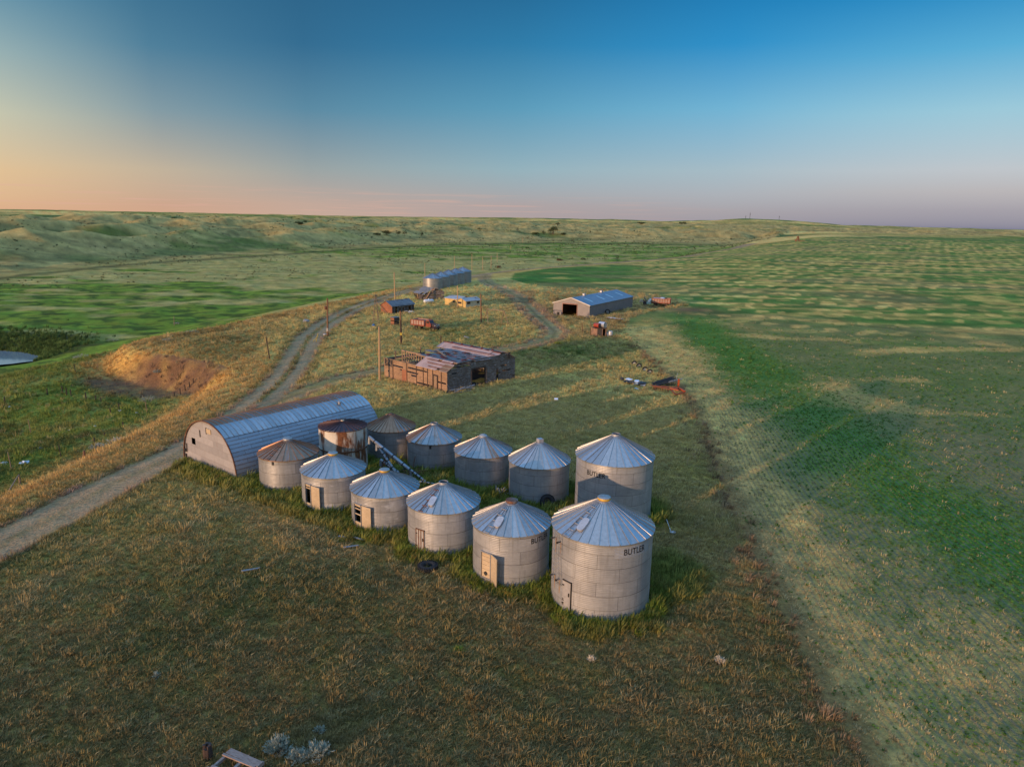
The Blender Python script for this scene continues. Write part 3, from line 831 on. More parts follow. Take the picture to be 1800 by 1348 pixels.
# ------------------------------------------------------------------ sky, sun, camera
def sky():
    w = bpy.data.worlds.new('World'); SC.world = w; w.use_nodes = True
    t = w.node_tree; N = t.nodes; L = t.links
    bg = N['Background']; bg.inputs['Strength'].default_value = .1
    sk = N.new('ShaderNodeTexSky'); sk.sky_type = 'NISHITA'; sk.sun_disc = False
    sk.sun_elevation = R_(SUN_EL); sk.sun_rotation = R_(SUN_AZ + 180); sk.altitude = 700
    tc = N.new('ShaderNodeTexCoord'); nrm = N.new('ShaderNodeVectorMath'); nrm.operation = 'NORMALIZE'; L.new(tc.outputs['Generated'], nrm.inputs[0])
    sx = N.new('ShaderNodeSeparateXYZ'); L.new(nrm.outputs[0], sx.inputs[0])
    # horizontal direction compared with the direction of the sun
    hv = N.new('ShaderNodeVectorMath'); hv.operation = 'MULTIPLY'; hv.inputs[1].default_value = (1, 1, 0); L.new(nrm.outputs[0], hv.inputs[0])
    hn = N.new('ShaderNodeVectorMath'); hn.operation = 'NORMALIZE'; L.new(hv.outputs[0], hn.inputs[0])
    dt = N.new('ShaderNodeVectorMath'); dt.operation = 'DOT_PRODUCT'; L.new(hn.outputs[0], dt.inputs[0])
    dt.inputs[1].default_value = (-math.sin(R_(SUN_AZ)), -math.cos(R_(SUN_AZ)), 0)
    ns = N.new('ShaderNodeTexNoise'); ns.inputs['Scale'].default_value = 2.2; ns.inputs['Detail'].default_value = 3
    L.new(nrm.outputs[0], ns.inputs['Vector'])
    sd = dt.outputs['Value']
    zz = N.new('ShaderNodeMath'); zz.operation = 'SQRT'; mxz = N.new('ShaderNodeMath'); mxz.operation = 'MAXIMUM'; mxz.inputs[1].default_value = 0
    L.new(sx.outputs[2], mxz.inputs[0]); L.new(mxz.outputs[0], zz.inputs[0])
    def ramp(stops):
        o = N.new('ShaderNodeValToRGB'); e = o.color_ramp.elements
        while len(e) < len(stops): e.new(.5)
        for k, (deg, c) in zip(e, stops):
            k.position = math.sqrt(math.sin(R_(max(deg, 0)))); k.color = lin(*c)
        L.new(zz.outputs[0], o.inputs[0]); return o.outputs[0]
    cols = SKYCOLS
    cur = ramp(cols[0][1]); prev = cols[0][0]
    for s, st in cols[1:]:
        mr = N.new('ShaderNodeMapRange'); mr.interpolation_type = 'LINEAR'
        mr.inputs['From Min'].default_value = prev; mr.inputs['From Max'].default_value = s; L.new(sd, mr.inputs[0])
        mx = N.new('ShaderNodeMix'); mx.data_type = 'RGBA'; L.new(mr.outputs[0], mx.inputs[0]); L.new(cur, mx.inputs[6]); L.new(ramp(st), mx.inputs[7])
        cur = mx.outputs[2]; prev = s
    # thin pink streaks of cloud low over the hills
    mp = N.new('ShaderNodeMapping'); mp.inputs['Scale'].default_value = (5, 5, 150); L.new(nrm.outputs[0], mp.inputs[0])
    cn = N.new('ShaderNodeTexNoise'); cn.inputs['Scale'].default_value = 1.6; cn.inputs['Detail'].default_value = 5; L.new(mp.outputs[0], cn.inputs['Vector'])
    cr2 = N.new('ShaderNodeValToRGB'); cr2.color_ramp.elements[0].position = .54; cr2.color_ramp.elements[1].position = .72; L.new(cn.outputs['Fac'], cr2.inputs[0])
    band = N.new('ShaderNodeValToRGB'); e = band.color_ramp.elements; e[0].position = .05; e[0].color = (0, 0, 0, 1); e[1].position = .12; e[1].color = (1, 1, 1, 1)
    k = e.new(.165); k.color = (.5, .5, .5, 1); k = e.new(.20); k.color = (0, 0, 0, 1); L.new(zz.outputs[0], band.inputs[0])
    ml = N.new('ShaderNodeMath'); ml.operation = 'MULTIPLY'; L.new(cr2.outputs[0], ml.inputs[0]); L.new(band.outputs[0], ml.inputs[1])
    lm = N.new('ShaderNodeMapRange'); lm.inputs['From Min'].default_value = -.90; lm.inputs['From Max'].default_value = -.72; L.new(sd, lm.inputs[0])
    ml3 = N.new('ShaderNodeMath'); ml3.operation = 'MULTIPLY'; L.new(ml.outputs[0], ml3.inputs[0]); L.new(lm.outputs[0], ml3.inputs[1]); ml = ml3
    ml2 = N.new('ShaderNodeMath'); ml2.operation = 'MULTIPLY'; L.new(ml.outputs[0], ml2.inputs[0]); ml2.inputs[1].default_value = .8
    mx = N.new('ShaderNodeMix'); mx.data_type = 'RGBA'; L.new(ml2.outputs[0], mx.inputs[0]); L.new(cur, mx.inputs[6]); mx.inputs[7].default_value = lin(226, 176, 160)
    sc = N.new('ShaderNodeVectorMath'); sc.operation = 'SCALE'; 
    gz = N.new('ShaderNodeMapRange'); gz.interpolation_type = 'SMOOTHSTEP'; gz.inputs['From Min'].default_value = .32; gz.inputs['From Max'].default_value = .75; gz.inputs['To Min'].default_value = 10; gz.inputs['To Max'].default_value = 10 * SKYTOP
    L.new(sx.outputs[2], gz.inputs[0]); L.new(gz.outputs[0], sc.inputs['Scale']); L.new(mx.outputs[2], sc.inputs[0])
    fm = N.new('ShaderNodeMix'); fm.data_type = 'RGBA'; fm.inputs[0].default_value = .05; L.new(sc.outputs[0], fm.inputs[6]); L.new(sk.outputs[0], fm.inputs[7])
    L.new(fm.outputs[2], bg.inputs['Color'])

SKYTOP = 2.7
TOP = (66, 126, 186); ZEN = (112, 142, 172)
# by cosine of the angle to the sun: far right of view, right of centre, centre, left of centre, left edge, sunward
SKYCOLS = [
    (-.984, [(0, (122, 124, 148)), (1.2, (164, 160, 171)), (2.4, (186, 182, 186)), (3.8, (192, 198, 205)), (7.5, (156, 202, 220)), (11.2, (88, 174, 216)), (15, (24, 136, 196)), (19, (14, 112, 178)), (45, TOP), (90, ZEN)]),
    (-.889, [(0, (150, 147, 160)), (.9, (168, 163, 170)), (2.2, (172, 178, 187)), (3.9, (166, 188, 200)), (8.2, (112, 180, 214)), (12.4, (40, 144, 202)), (16.7, (12, 118, 178)), (20, (10, 104, 166)), (45, TOP), (90, ZEN)]),
    (-.731, [(0, (178, 160, 160)), (1.2, (174, 164, 166)), (3.8, (148, 178, 190)), (8.2, (90, 156, 188)), (12.6, (42, 124, 170)), (17, (28, 100, 146)), (21, (26, 96, 144)), (45, TOP), (90, ZEN)]),
    (-.52, [(0, (203, 172, 154)), (.9, (196, 170, 157)), (3.4, (156, 165, 166)), (7.6, (90, 138, 164)), (11.9, (48, 108, 146)), (16.1, (40, 98, 136)), (21, (40, 98, 136)), (45, TOP), (90, ZEN)]),
    (-.363, [(0, (214, 170, 142)), (.6, (208, 168, 144)), (3, (196, 180, 158)), (6.9, (132, 156, 166)), (10.9, (78, 128, 156)), (14.9, (54, 110, 144)), (21, (50, 106, 142)), (45, TOP), (90, ZEN)]),
    (-.19, [(0, (222, 172, 138)), (2.5, (230, 196, 152)), (6, (206, 204, 178)), (9.6, (160, 184, 184)), (13.2, (104, 152, 174)), (20, (80, 130, 160)), (45, TOP), (90, ZEN)]),
    (.6, [(0, (255, 200, 130)), (4, (252, 212, 162)), (10, (226, 206, 184)), (20, (150, 168, 194)), (45, (88, 134, 186)), (90, ZEN)]),
]
sky()
SUN = bpy.data.lights.new('sun', 'SUN'); SUN.energy = 3.7; SUN.angle = R_(.6); SUN.color = (1.0, .63, .38)
so = bpy.data.objects.new('sun', SUN); COL.objects.link(so)
_d = Vector((math.sin(R_(SUN_AZ)) * math.cos(R_(SUN_EL)), math.cos(R_(SUN_AZ)) * math.cos(R_(SUN_EL)), -math.sin(R_(SUN_EL))))
so.rotation_euler = _d.to_track_quat('-Z', 'Y').to_euler(); so.location = (-60, -60, 60)

cam = bpy.data.cameras.new('camera'); cam.sensor_width = 36; cam.lens = FPX / 1800 * 36; cam.clip_end = 40000; cam.clip_start = .5
co = bpy.data.objects.new('camera', cam); COL.objects.link(co)
Mx = Matrix([[camright[i], camup[i], -fwd[i], CAMP[i]] for i in range(3)] + [[0, 0, 0, 1]])
co.matrix_world = Mx
SC.camera = co
SC.view_settings.view_transform = 'Standard'; SC.view_settings.look = 'None'; SC.view_settings.gamma = 1; SC.view_settings.exposure = 0
SC.render.engine = 'CYCLES'
try: SC.cycles.use_denoising = True
except Exception: pass
SC.cycles.max_bounces = 5; SC.cycles.transparent_max_bounces = 4
# ================================================================== materials of the built things
M = {}
M['cap_yellow'] = m_plain('yellow_cap_paint', (.62, .36, .04), .55, .1, .3, 6)
M['cap_grey'] = m_plain('grey_cap_metal', (.36, .35, .33), .5, .3, .3, 6)
M['cap_dark'] = m_plain('dark_opening_fill', (.035, .035, .035), .7, .2, .3, 6)  # near-black fill standing for the shade inside openings
M['cap_rust'] = m_rusty('rusty_cap', (.30, .25, .2), .7)
M['steel_dark'] = m_plain('dark_steel', (.05, .045, .042), .6, .4, .4, 6)
M['steel'] = m_plain('bare_steel', (.33, .33, .33), .5, .4, .3, 4)
M['rust_steel'] = m_rusty('rusted_steel', (.16, .08, .045), .7)
M['hatch'] = m_plain('hatch_metal', (.47, .46, .46), .45, .35, .2, 4)
M['door_pale'] = m_wood('door_pale_wood', (.62, .50, .33), (.42, .31, .19), None)
M['door_metal'] = m_plain('door_sheet', (.42, .40, .38), .55, .25, .25, 3)
M['rust_run'] = m_plain('rust_run', (.42, .21, .07), .85, 0, .4, 5)
M['black'] = m_plain('stencil_black', (.012, .011, .011), .8, 0, .3, 8)
M['floor'] = m_plain('floor_plinth', (.16, .145, .13), .85, 0, .3, 3)
M['tire'] = m_plain('tyre_rubber', (.016, .016, .017), .85, 0, .4, 8)
M['tire_grey'] = m_plain('tyre_rubber_dusty', (.035, .034, .034), .85, 0, .4, 8)
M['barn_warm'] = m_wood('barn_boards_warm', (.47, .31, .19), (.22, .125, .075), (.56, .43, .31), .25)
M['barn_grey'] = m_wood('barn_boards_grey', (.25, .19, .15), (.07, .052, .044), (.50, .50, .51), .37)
M['barn_frame'] = m_wood('barn_framing', (.36, .25, .16), (.17, .11, .07))
M['barn_floor'] = m_plain('barn_shade_floor', (.045, .035, .028), .95, 0, .3, 2)  # floor colour near black, holding the shade inside the barn
M['barn_frame_lit'] = m_wood('barn_framing_sunlit', (.50, .33, .20), (.30, .18, .11))  # paler copy of the framing wood, sunlight put into its colour
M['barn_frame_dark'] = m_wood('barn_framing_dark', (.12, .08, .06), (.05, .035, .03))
M['shingle'] = m_wood('weathered_shingles', (.34, .325, .32), (.13, .11, .105), (.21, .06, .045), .42, 1.2)
M['barn_roof_red'] = m_wood('red_roof_battens', (.22, .045, .03), (.10, .025, .02))
M['barn_roof_pink'] = m_wood('faded_roof_boards', (.56, .42, .37), (.30, .19, .16), (.25, .05, .035), .20)
M['shack_wood'] = m_wood('shack_boards', (.42, .19, .105), (.22, .085, .05))
M['shack_dark'] = m_wood('shack_boards_dark', (.13, .11, .095), (.05, .04, .035), (.4, .4, .4), .12)
M['shack_roof'] = m_wood('shack_roof_shingle', (.26, .27, .28), (.13, .13, .135), (.05, .04, .04), .2, 2.0)
M['yellow_wall'] = m_plain('yellow_siding', (.62, .42, .15), .8, 0, .18, 1.2)
M['cream_wall'] = m_plain('cream_siding', (.60, .52, .33), .8, 0, .18, 1.2)
M['house_roof'] = m_rusty('pale_roof_red_patches', (.42, .41, .40), .42, .7, .1, .5)
M['window_dark'] = m_plain('dark_window', (.03, .022, .018), .35, 0, .3, 3)
M['window_frame'] = m_plain('window_frame_paint', (.5, .38, .22), .7)
M['shed_wall'] = None
M['white_tank'] = m_plain('white_tank_paint', (.72, .72, .72), .4, 0, .12, 2)
M['white'] = m_plain('white_scrap', (.75, .77, .8), .6, 0, .15, 2)
M['grey_board'] = m_wood('grey_board', (.40, .40, .40), (.22, .21, .2))
M['pole_wood'] = m_wood('pole_wood_pale', (.52, .36, .20), (.34, .22, .12))
M['pole_brown'] = m_wood('pole_wood_brown', (.28, .15, .085), (.14, .07, .04))
M['pole_dark'] = m_wood('pole_wood_dark', (.10, .06, .045), (.05, .03, .025))
M['post'] = m_wood('fence_post_wood', (.085, .065, .05), (.035, .028, .024))
M['post_pale'] = m_wood('stake_wood', (.34, .25, .16), (.2, .14, .09))
M['truck_red'] = m_rusty('truck_red_paint', (.27, .045, .018), .5, .6, 0, 2.0)
M['truck_panel'] = m_wood('truck_panel_faded', (.50, .39, .33), (.36, .22, .17), (.25, .08, .045), .22)
M['truck_dark'] = m_rusty('truck_dark_rust', (.055, .04, .038), .45)
M['glass'] = m_plain('dull_glass', (.06, .07, .075), .12, 0, .2, 2, 0)
M['chrome'] = m_plain('headlamp_metal', (.55, .55, .55), .3, .6, .1, 3, 0)
M['orange'] = m_rusty('orange_implement_paint', (.42, .07, .014), .40, .5, 0, 2.5)
M['orange_rust'] = m_rusty('rusty_implement_paint', (.19, .045, .02), .6, .7, 0, 2.5)
M['yellow'] = m_plain('yellow_paint', (.55, .38, .05), .6)
M['blue'] = m_plain('blue_lamp_shade', (.05, .14, .30), .5)
M['red_drum'] = m_rusty('red_drum_paint', (.36, .055, .03), .35, .5, .1, 3)
M['silver_drum'] = m_plain('silver_drum', (.55, .56, .58), .4, .4, .2, 3)
M['brick'] = m_wood('pump_boards', (.46, .29, .20), (.24, .13, .09), (.66, .50, .40), .25)
M['wagon_red'] = m_rusty('wagon_red_paint', (.28, .085, .045), .45, .65, .05, 2)
M['wagon_panel'] = m_rusty('wagon_panel_faded', (.36, .22, .165), .35, .65, .05, 3)
M['teal'] = m_plain('pale_teal_paint', (.35, .55, .52), .5)
M['crate_wood'] = m_wood('rack_boards', (.44, .33, .27), (.24, .15, .115), (.55, .5, .48), .15)
M['auger'] = m_plain('auger_tube_metal', (.26, .28, .30), .4, .5, .25, 2)
M['rusty_tank'] = None

def sheet_mat(name, col, period=.25, rust=.05, axis=0):
    k = NT(name); uv = k.coord('UV'); sx = k.n('ShaderNodeSeparateXYZ'); k.l(uv, sx.inputs[0])
    s_ = k.math('SINE', k.math('MULTIPLY', sx.outputs[axis], 2 * math.pi / period))
    c = k.ramp(k.noise(uv, .8, 5, .7), [(.3, tuple(x * .82 for x in col)), (.7, tuple(min(1, x * 1.12) for x in col))])
    c = k.mix(.25, c, k.ramp(s_, [(0, (.5,) * 3), (1, (1.25,) * 3)]), 'MULTIPLY')
    rs = k.noise(uv, .5, 6, .75, (1, .4, 1)); th = .72 - rust * .3
    c = k.mix(k.math('MULTIPLY', k.ramp(rs, [(th, (0, 0, 0)), (th + .1, (1, 1, 1))]), .8), c, RUST2)
    k.bump(s_, .4, .02)
    return k.fin(c, .5, .25)
M['shed_wall'] = sheet_mat('shed_sheet_wall', (.22, .205, .21), .30, .02)
M['shed_roof'] = sheet_mat('shed_sheet_roof', (.27, .30, .335), .30, .0)
M['skylight'] = m_plain('skylight_panel', (.55, .60, .60), .35, 0, .1, 2)
M['shed_trim'] = m_plain('shed_trim', (.30, .15, .11), .7)

def rusty_tank_mat():
    k = NT('rust_streaked_tank'); ob = k.coord('Object'); uv = k.coord('UV')
    f = k.noise(ob, 1.0, 6, .7, (1.2, 1.2, .22)); f2 = k.noise(ob, .55, 3, .5, (1, 1, .5))
    v = k.math('ADD', k.math('MULTIPLY', f, .6), k.math('MULTIPLY', f2, .4))
    rc = k.ramp(k.noise(ob, 3.5, 5, .7), [(.3, (.085, .028, .014)), (.55, (.20, .075, .026)), (.75, (.38, .17, .06))])
    base = k.ramp(k.noise(ob, 2, 4), [(.3, (.52, .46, .36)), (.7, (.70, .64, .53))])
    c = k.mix(k.ramp(v, [(.50, (0, 0, 0)), (.56, (1, 1, 1))]), base, rc)
    k.bump(f, .2, .02)
    return k.fin(c, .6, .1)
M['rusty_tank'] = rusty_tank_mat()
M['tank_roof'] = m_plain('tank_roof_brown', (.095, .045, .042), .55, .25, .3, 3)

# ================================================================== grain bins
def cyl(R, th, z): return (R * math.cos(th), R * math.sin(th), z)

def curved_text(body, R, th0, th1, z, hgt, parent):
    cu = bpy.data.curves.new('lettering', 'FONT'); cu.body = body; cu.size = 1.0; cu.offset = .012
    cu.space_character = 1.08
    o = bpy.data.objects.new('lettering', cu); COL.objects.link(o)
    bpy.context.view_layer.update()
    dg = bpy.context.evaluated_depsgraph_get()
    me = bpy.data.meshes.new_from_object(o.evaluated_get(dg))
    bpy.data.objects.remove(o)
    bm = bmesh.new(); bm.from_mesh(me)
    xs = [v.co.x for v in bm.verts]; ys = [v.co.y for v in bm.verts]
    x0, x1, y0, y1 = min(xs), max(xs), min(ys), max(ys)
    # stencil bridges: cut thin gaps through the letters
    bmesh.ops.subdivide_edges(bm, edges=[e for e in bm.edges if e.calc_length() > .25], cuts=2, use_grid_fill=False)
    for v in bm.verts:
        t = th0 + (v.co.x - x0) / (x1 - x0) * (th1 - th0); zz = z + (v.co.y - y0) / (y1 - y0) * hgt
        v.co = cyl(R + .014, t, zz)
    bm.to_mesh(me); bm.free()
    me.materials.clear(); me.materials.append(M['black'])
    o = bpy.data.objects.new('lettering', me); COL.objects.link(o); o.parent = parent
    return o

def bin_roof(R, H, apex, nrib, cap_r=.30, over=.10):
    mb = MB(); L = math.hypot(R + over - cap_r, apex - H); zc = apex - .12; ze = H - .02
    for k in range(nrib):
        a0 = 2 * math.pi * k / nrib; a1 = 2 * math.pi * (k + 1) / nrib; am = (a0 + a1) / 2
        for (b0, b1, u0, u1) in ((a0, am, k + .02, k + .5), (am, a1, k + .5, k + .98)):
            e0 = cyl(R + over, b0, ze); e1 = cyl(R + over, b1, ze)
            sag = -.012
            f = lambda t, z: cyl(R + over, t, z)
            m0 = cyl((R + over + cap_r) / 2, b0, (zc + ze) / 2); m1 = cyl((R + over + cap_r) / 2, b1, (zc + ze) / 2)
            c0 = cyl(cap_r, b0, zc); c1 = cyl(cap_r, b1, zc)
            mb.face([e0, e1, m1, m0], [(u0, L), (u1, L), (u1, L / 2), (u0, L / 2)])
            mb.face([m0, m1, c1, c0], [(u0, L / 2), (u1, L / 2), (u1, 0), (u0, 0)])
            mb.face([cyl(R + over, b0, ze - .055), cyl(R + over, b1, ze - .055), e1, e0], [(u0, L), (u1, L), (u1, L), (u0, L)])
        mb.face([cyl(R - .02, a0, H - .03), cyl(R - .02, a1, H - .03), cyl(R + over, a1, ze - .055), cyl(R + over, a0, ze - .055)][::-1])
        # rib
        w = .022; t = Vector((-math.sin(a0), math.cos(a0), 0)) * w
        e = Vector(cyl(R + over + .01, a0, ze + .0)); c = Vector(cyl(cap_r, a0, zc)); up = Vector((0, 0, .055))
        mb.face([e - t, e + t, e + t * .6 + up, e - t * .6 + up], [(k, L)] * 4)
        mb.face([e + t, c + t * .6, c + t * .4 + up, e + t * .6 + up], [(k, L), (k, 0), (k, 0), (k, L)])
        mb.face([c - t * .6, e - t, e - t * .6 + up, c - t * .4 + up], [(k, 0), (k, L), (k, L), (k, 0)])
        mb.face([e - t * .6 + up, e + t * .6 + up, c + t * .4 + up, c - t * .4 + up], [(k, L), (k, L), (k, 0), (k, 0)])
    return mb

def grain_bin(label, c, R, H, apex, seed, tone=.36, wrust=.1, rtone=.47, rrust=0.0, cap='grey', nrib=28, door=None, ladder=None, rladder=None, hatch=None,
              text=None, vent=None, opening=None, group='grain bins in the front row', contrast=.16, smear=.5, lod=1):
    z0 = h1(*c) - .06
    t = thing('grain_bin', label, 'grain bin', (c[0], c[1], z0), 0, group)
    tone *= 1.2
    phi = math.atan2(-c[1], -c[0])                       # towards the camera
    # wall
    n = 96 if lod else 40
    zs = sorted(set([0, H] + ([opening[2], opening[3]] if opening else []) + [i * .81 for i in range(1, int(H / .81) + 1)]))
    mb = MB()
    for k in range(n):
        a0 = 2 * math.pi * k / n; a1 = 2 * math.pi * (k + 1) / n; am = (a0 + a1) / 2
        rel = (am - phi + math.pi) % (2 * math.pi) - math.pi
        for zA, zB in zip(zs[:-1], zs[1:]):
            if opening and opening[0] <= rel <= opening[1] and opening[2] - .01 <= zA and zB <= opening[3] + .01: continue
            ring = int((zA + .01) / .81); rr = R + (.006 if ring % 2 else 0)
            mb.face([cyl(rr, a0, zA), cyl(rr, a1, zA), cyl(rr, a1, zB), cyl(rr, a0, zB)], [(a0 * R, zA), (a1 * R, zA), (a1 * R, zB), (a0 * R, zB)])
    mb.build('wall', m_binwall('bin_wall_%d' % seed, seed, tone, wrust, contrast, smear), t, smooth=True, weld=True)
    # plinth
    if lod:
        mb = MB(); mb.lathe([(R - .1, .0), (R + .13, .0), (R + .13, .10), (R - .1, .105)], 48)
        mb.build('floor_rim', M['floor'], t)
    roof = bin_roof(R, H, apex, nrib).build('roof', m_binroof('bin_roof_%d' % seed, seed, rtone, rrust), t)
    mb = MB()
    zc = apex - .16
    if cap in ('yellow', 'rust', 'grey', 'domed'):
        mb.lathe([(.40, zc - .04), (.40, zc + .03), (.33, zc + .05), (.31, zc + .09), (.30, zc + .12)], 24); mb.build('collar', M['hatch'], t)
        mb = MB()
        if cap == 'domed': mb.lathe([(.36, zc + .08), (.34, zc + .14), (.22, zc + .22), (.10, zc + .26), (.0, zc + .27)], 24)
        else: mb.lathe([(.36, zc + .07), (.38, zc + .12), (.36, zc + .20)], 24)
        cp = mb.build('cap', M[{'yellow': 'cap_yellow', 'rust': 'cap_rust', 'grey': 'cap_grey', 'domed': 'cap_grey'}[cap]], roof)
        if cap != 'domed':
            mb = MB(); mb.lathe([(.375, zc + .195), (.36, zc + .225), (.2, zc + .25), (0, zc + .255)], 24); mb.build('cap_lid', M['cap_rust' if cap == 'rust' else 'cap_grey'], roof)
    elif cap == 'open':
        mb.lathe([(.38, zc - .02), (.33, zc + .06), (.31, zc + .2), (.27, zc + .2), (.27, zc + .0)], 24); mb.build('collar', M['steel'], roof)
        mb = MB(); mb.lathe([(.27, zc + .12), (0, zc + .12)], 24); mb.build('cap', M['cap_dark'], roof)  # dark disc fills the open collar in place of its shaded inside
    elif cap == 'box':
        mb.lathe([(.36, zc - .02), (.30, zc + .08)], 20); mb.box((-.2, -.2, zc + .05), (.2, .2, zc + .38), Matrix.Rotation(.5, 4, 'Z')); mb.build('cap', M['hatch'], roof)
    elif cap == 'small':
        mb.lathe([(.26, zc), (.22, zc + .1), (.12, zc + .16), (0, zc + .16)], 16); mb.build('cap', M['cap_rust'], roof)
    slope = math.atan2(apex - .12 - H, R + .1 - .3)
    def on_roof(rad, th, up=0.0):
        zz = H - .02 + (R + .1 - rad) * math.tan(slope)
        return Vector(cyl(rad + up * math.sin(slope), th, zz + up * math.cos(slope)))
    if rladder is not None:
        th = phi + R_(rladder[0]); mb = MB(); ra, rb = R + .08, rladder[1]; T = Vector((-math.sin(th), math.cos(th), 0)) * .19
        rail = rladder[2] if len(rladder) > 2 else True
        if rail:
            for s in (-1, 1): mb.bar(on_roof(ra, th, .09) + T * s, on_roof(rb, th, .09) + T * s, .028)
        else: mb.bar(on_roof(ra, th, .075), on_roof(rb, th, .075), .03)
        nr = max(3, int((ra - rb) / .38))
        for k in range(nr + 1):
            r_ = ra - (ra - rb) * k / nr
            mb.bar(on_roof(r_, th, .09) - T * 1.05, on_roof(r_, th, .09) + T * 1.05, .04)
        mb.build('roof_ladder', M['rust_steel'] if not rail else M['steel'], t)
    if hatch is not None:
        th = phi + R_(hatch[0]); r0, r1 = hatch[1], hatch[2]; mb = MB(); w = .22
        pts = []; T = Vector((-math.sin(th), math.cos(th), 0))
        for k in range(20):
            a = 2 * math.pi * k / 20; ca, sa = math.cos(a), math.sin(a)
            ex = (abs(ca) ** .55) * (1 if ca > 0 else -1); ey = (abs(sa) ** .55) * (1 if sa > 0 else -1)
            pts.append((r0 + (r1 - r0) * (.5 + .5 * ex), ey * w))
        top = [on_roof(r_, th, .13) + T * y for r_, y in pts]; bot = [on_roof(r_, th, .02) + T * y for r_, y in pts]
        mb.face(top)
        for k in range(20):
            j = (k + 1) % 20; mb.face([bot[k], bot[j], top[j], top[k]])
        mb.build('hatch', M['hatch'], t)
    if ladder is not None:
        mb = MB()
        for dth, w in ladder['at']:
            th = phi + R_(dth)
            T = Vector((-math.sin(th), math.cos(th), 0)) * w
            for s in (-1, 1): mb.bar(Vector(cyl(R + .12, th, ladder['z0'])) + T * s, Vector(cyl(R + .12, th, H - .02)) + T * s, .022)
            k = ladder['z0'] + .1
            while k < H - .05:
                mb.bar(Vector(cyl(R + .12, th, k)) - T, Vector(cyl(R + .12, th, k)) + T, .018); k += .30
        mb.build('ladder', M['steel'], t)
        for dth, w in ladder['at']:
            th = phi + R_(dth)
            for zz in (ladder['z0'] + .35, H - .55):
                mb = MB(); mb.bar(cyl(R - .01, th, zz), cyl(R + .26, th, zz + .03), .05); mb.tube(cyl(R + .22, th, zz), cyl(R + .30, th, zz + .02), .06)
                mb.build('ladder_bracket', M['steel_dark'], t)
                mb = MB(); n = 3; dt_ = .05 / R
                for q in range(n):
                    w0 = 1 - q / n * .5; w1 = 1 - (q + 1) / n * .7; L0 = .85
                    mb.face([cyl(R + .012, th - dt_ * w0, zz - L0 * q / n), cyl(R + .012, th - dt_ * w1, zz - L0 * (q + 1) / n), cyl(R + .012, th + dt_ * w1, zz - L0 * (q + 1) / n), cyl(R + .012, th + dt_ * w0, zz - L0 * q / n)])
                mb.build('rust_stain', M['rust_run'], t)
    if vent is not None:
        th = phi + R_(vent[0]); mb = MB(); T = Vector((-math.sin(th), math.cos(th), 0)); N = Vector((math.cos(th), math.sin(th), 0))
        p = Vector(cyl(R, th, vent[1])); Mm = Matrix(((N.x, T.x, 0, p.x), (N.y, T.y, 0, p.y), (0, 0, 1, p.z), (0, 0, 0, 1)))
        mb.box((-.02, -.08, -.14), (.05, .08, .14), Mm); mb.build('vent', M['cap_dark'], t)
    if text is not None:
        curved_text('BUTLER', R + .006, phi + R_(text[0]), phi + R_(text[1]), H - text[2], text[3], t)
        if len(text) > 4:
            mb = MB(); n = 10; a0 = phi + R_(text[0] - 11); a1 = phi + R_(text[1] + 9)
            for k in range(n):
                b0 = a0 + (a1 - a0) * k / n; b1 = a0 + (a1 - a0) * (k + 1) / n
                mb.face([cyl(R + .010, b0, H - .80), cyl(R + .010, b1, H - .80), cyl(R + .010, b1, H - .04), cyl(R + .010, b0, H - .04)], [(b0, 0), (b1, 0), (b1, 1), (b0, 1)])
            mb.build('sign_panel', M['sign_panel'], t)
    def plate(th, w, za, zb, thick, out, mat, name, parent=t, yaw=0.0, hinge=None):
        """flat plate on the wall; with hinge it swings about its edge"""
        T = Vector((-math.sin(th), math.cos(th), 0)); N = Vector((math.cos(th), math.sin(th), 0)); p = Vector(cyl(R, th, 0)) + N * out
        if yaw: 
            T2 = (Matrix.Rotation(yaw, 3, 'Z') @ T); N2 = (Matrix.Rotation(yaw, 3, 'Z') @ N); T, N = T2, N2
        Mm = Matrix(((N.x, T.x, 0, p.x), (N.y, T.y, 0, p.y), (0, 0, 1, 0), (0, 0, 0, 1)))
        b = MB()
        if hinge: b.box((-thick / 2, 0, za), (thick / 2, w, zb), Mm)
        else: b.box((-thick / 2, -w / 2, za), (thick / 2, w / 2, zb), Mm)
        return b.build(name, mat, parent), Mm
    if opening is not None:
        a0, a1, za, zb = opening; thc = phi + (a0 + a1) / 2; w = (a1 - a0) * R
        _, Mm = plate(thc, .01, za, za + .01, .005, .0, M['steel_dark'], 'door_sill')
        b = MB()
        for y in (-w / 2 - .03, w / 2 - .03): b.box((-.06, y, za - .05), (.09, y + .06, zb + .05), Mm)
        b.box((-.06, -w / 2 + .035, zb - .02), (.085, w / 2 - .035, zb + .06), Mm)
        b.box((-.06, -w / 2 + .035, za - .06), (.085, w / 2 - .035, za + .02), Mm)
        b.build('door_frame', M['steel'], t)
        if door['boards']:
            for (q0, q1) in door['boards']:
                b = MB(); b.box((-.05, -w / 2 + .04, za + (zb - za) * q0), (.02, w / 2 - .04, za + (zb - za) * q1), Mm)
                b.build('door_board', M['door_pale'], t)
        if 'hole' in door:
            b = MB(); b.tube(Mm @ Vector((.015, door['hole'], za + .28)), Mm @ Vector((.05, door['hole'], za + .28)), .13, .13, 16); b.build('spout_hole', M['cap_dark'], t)  # solid black disc stands in for the dark of the hole
    if door is not None and 'leaf' in door:
        L_ = door['leaf']
        o, Mm = plate(phi + R_(L_[0]), L_[1], L_[2], L_[3], .05, .06, M[L_[5]], 'door', yaw=R_(L_[4]), hinge=True)
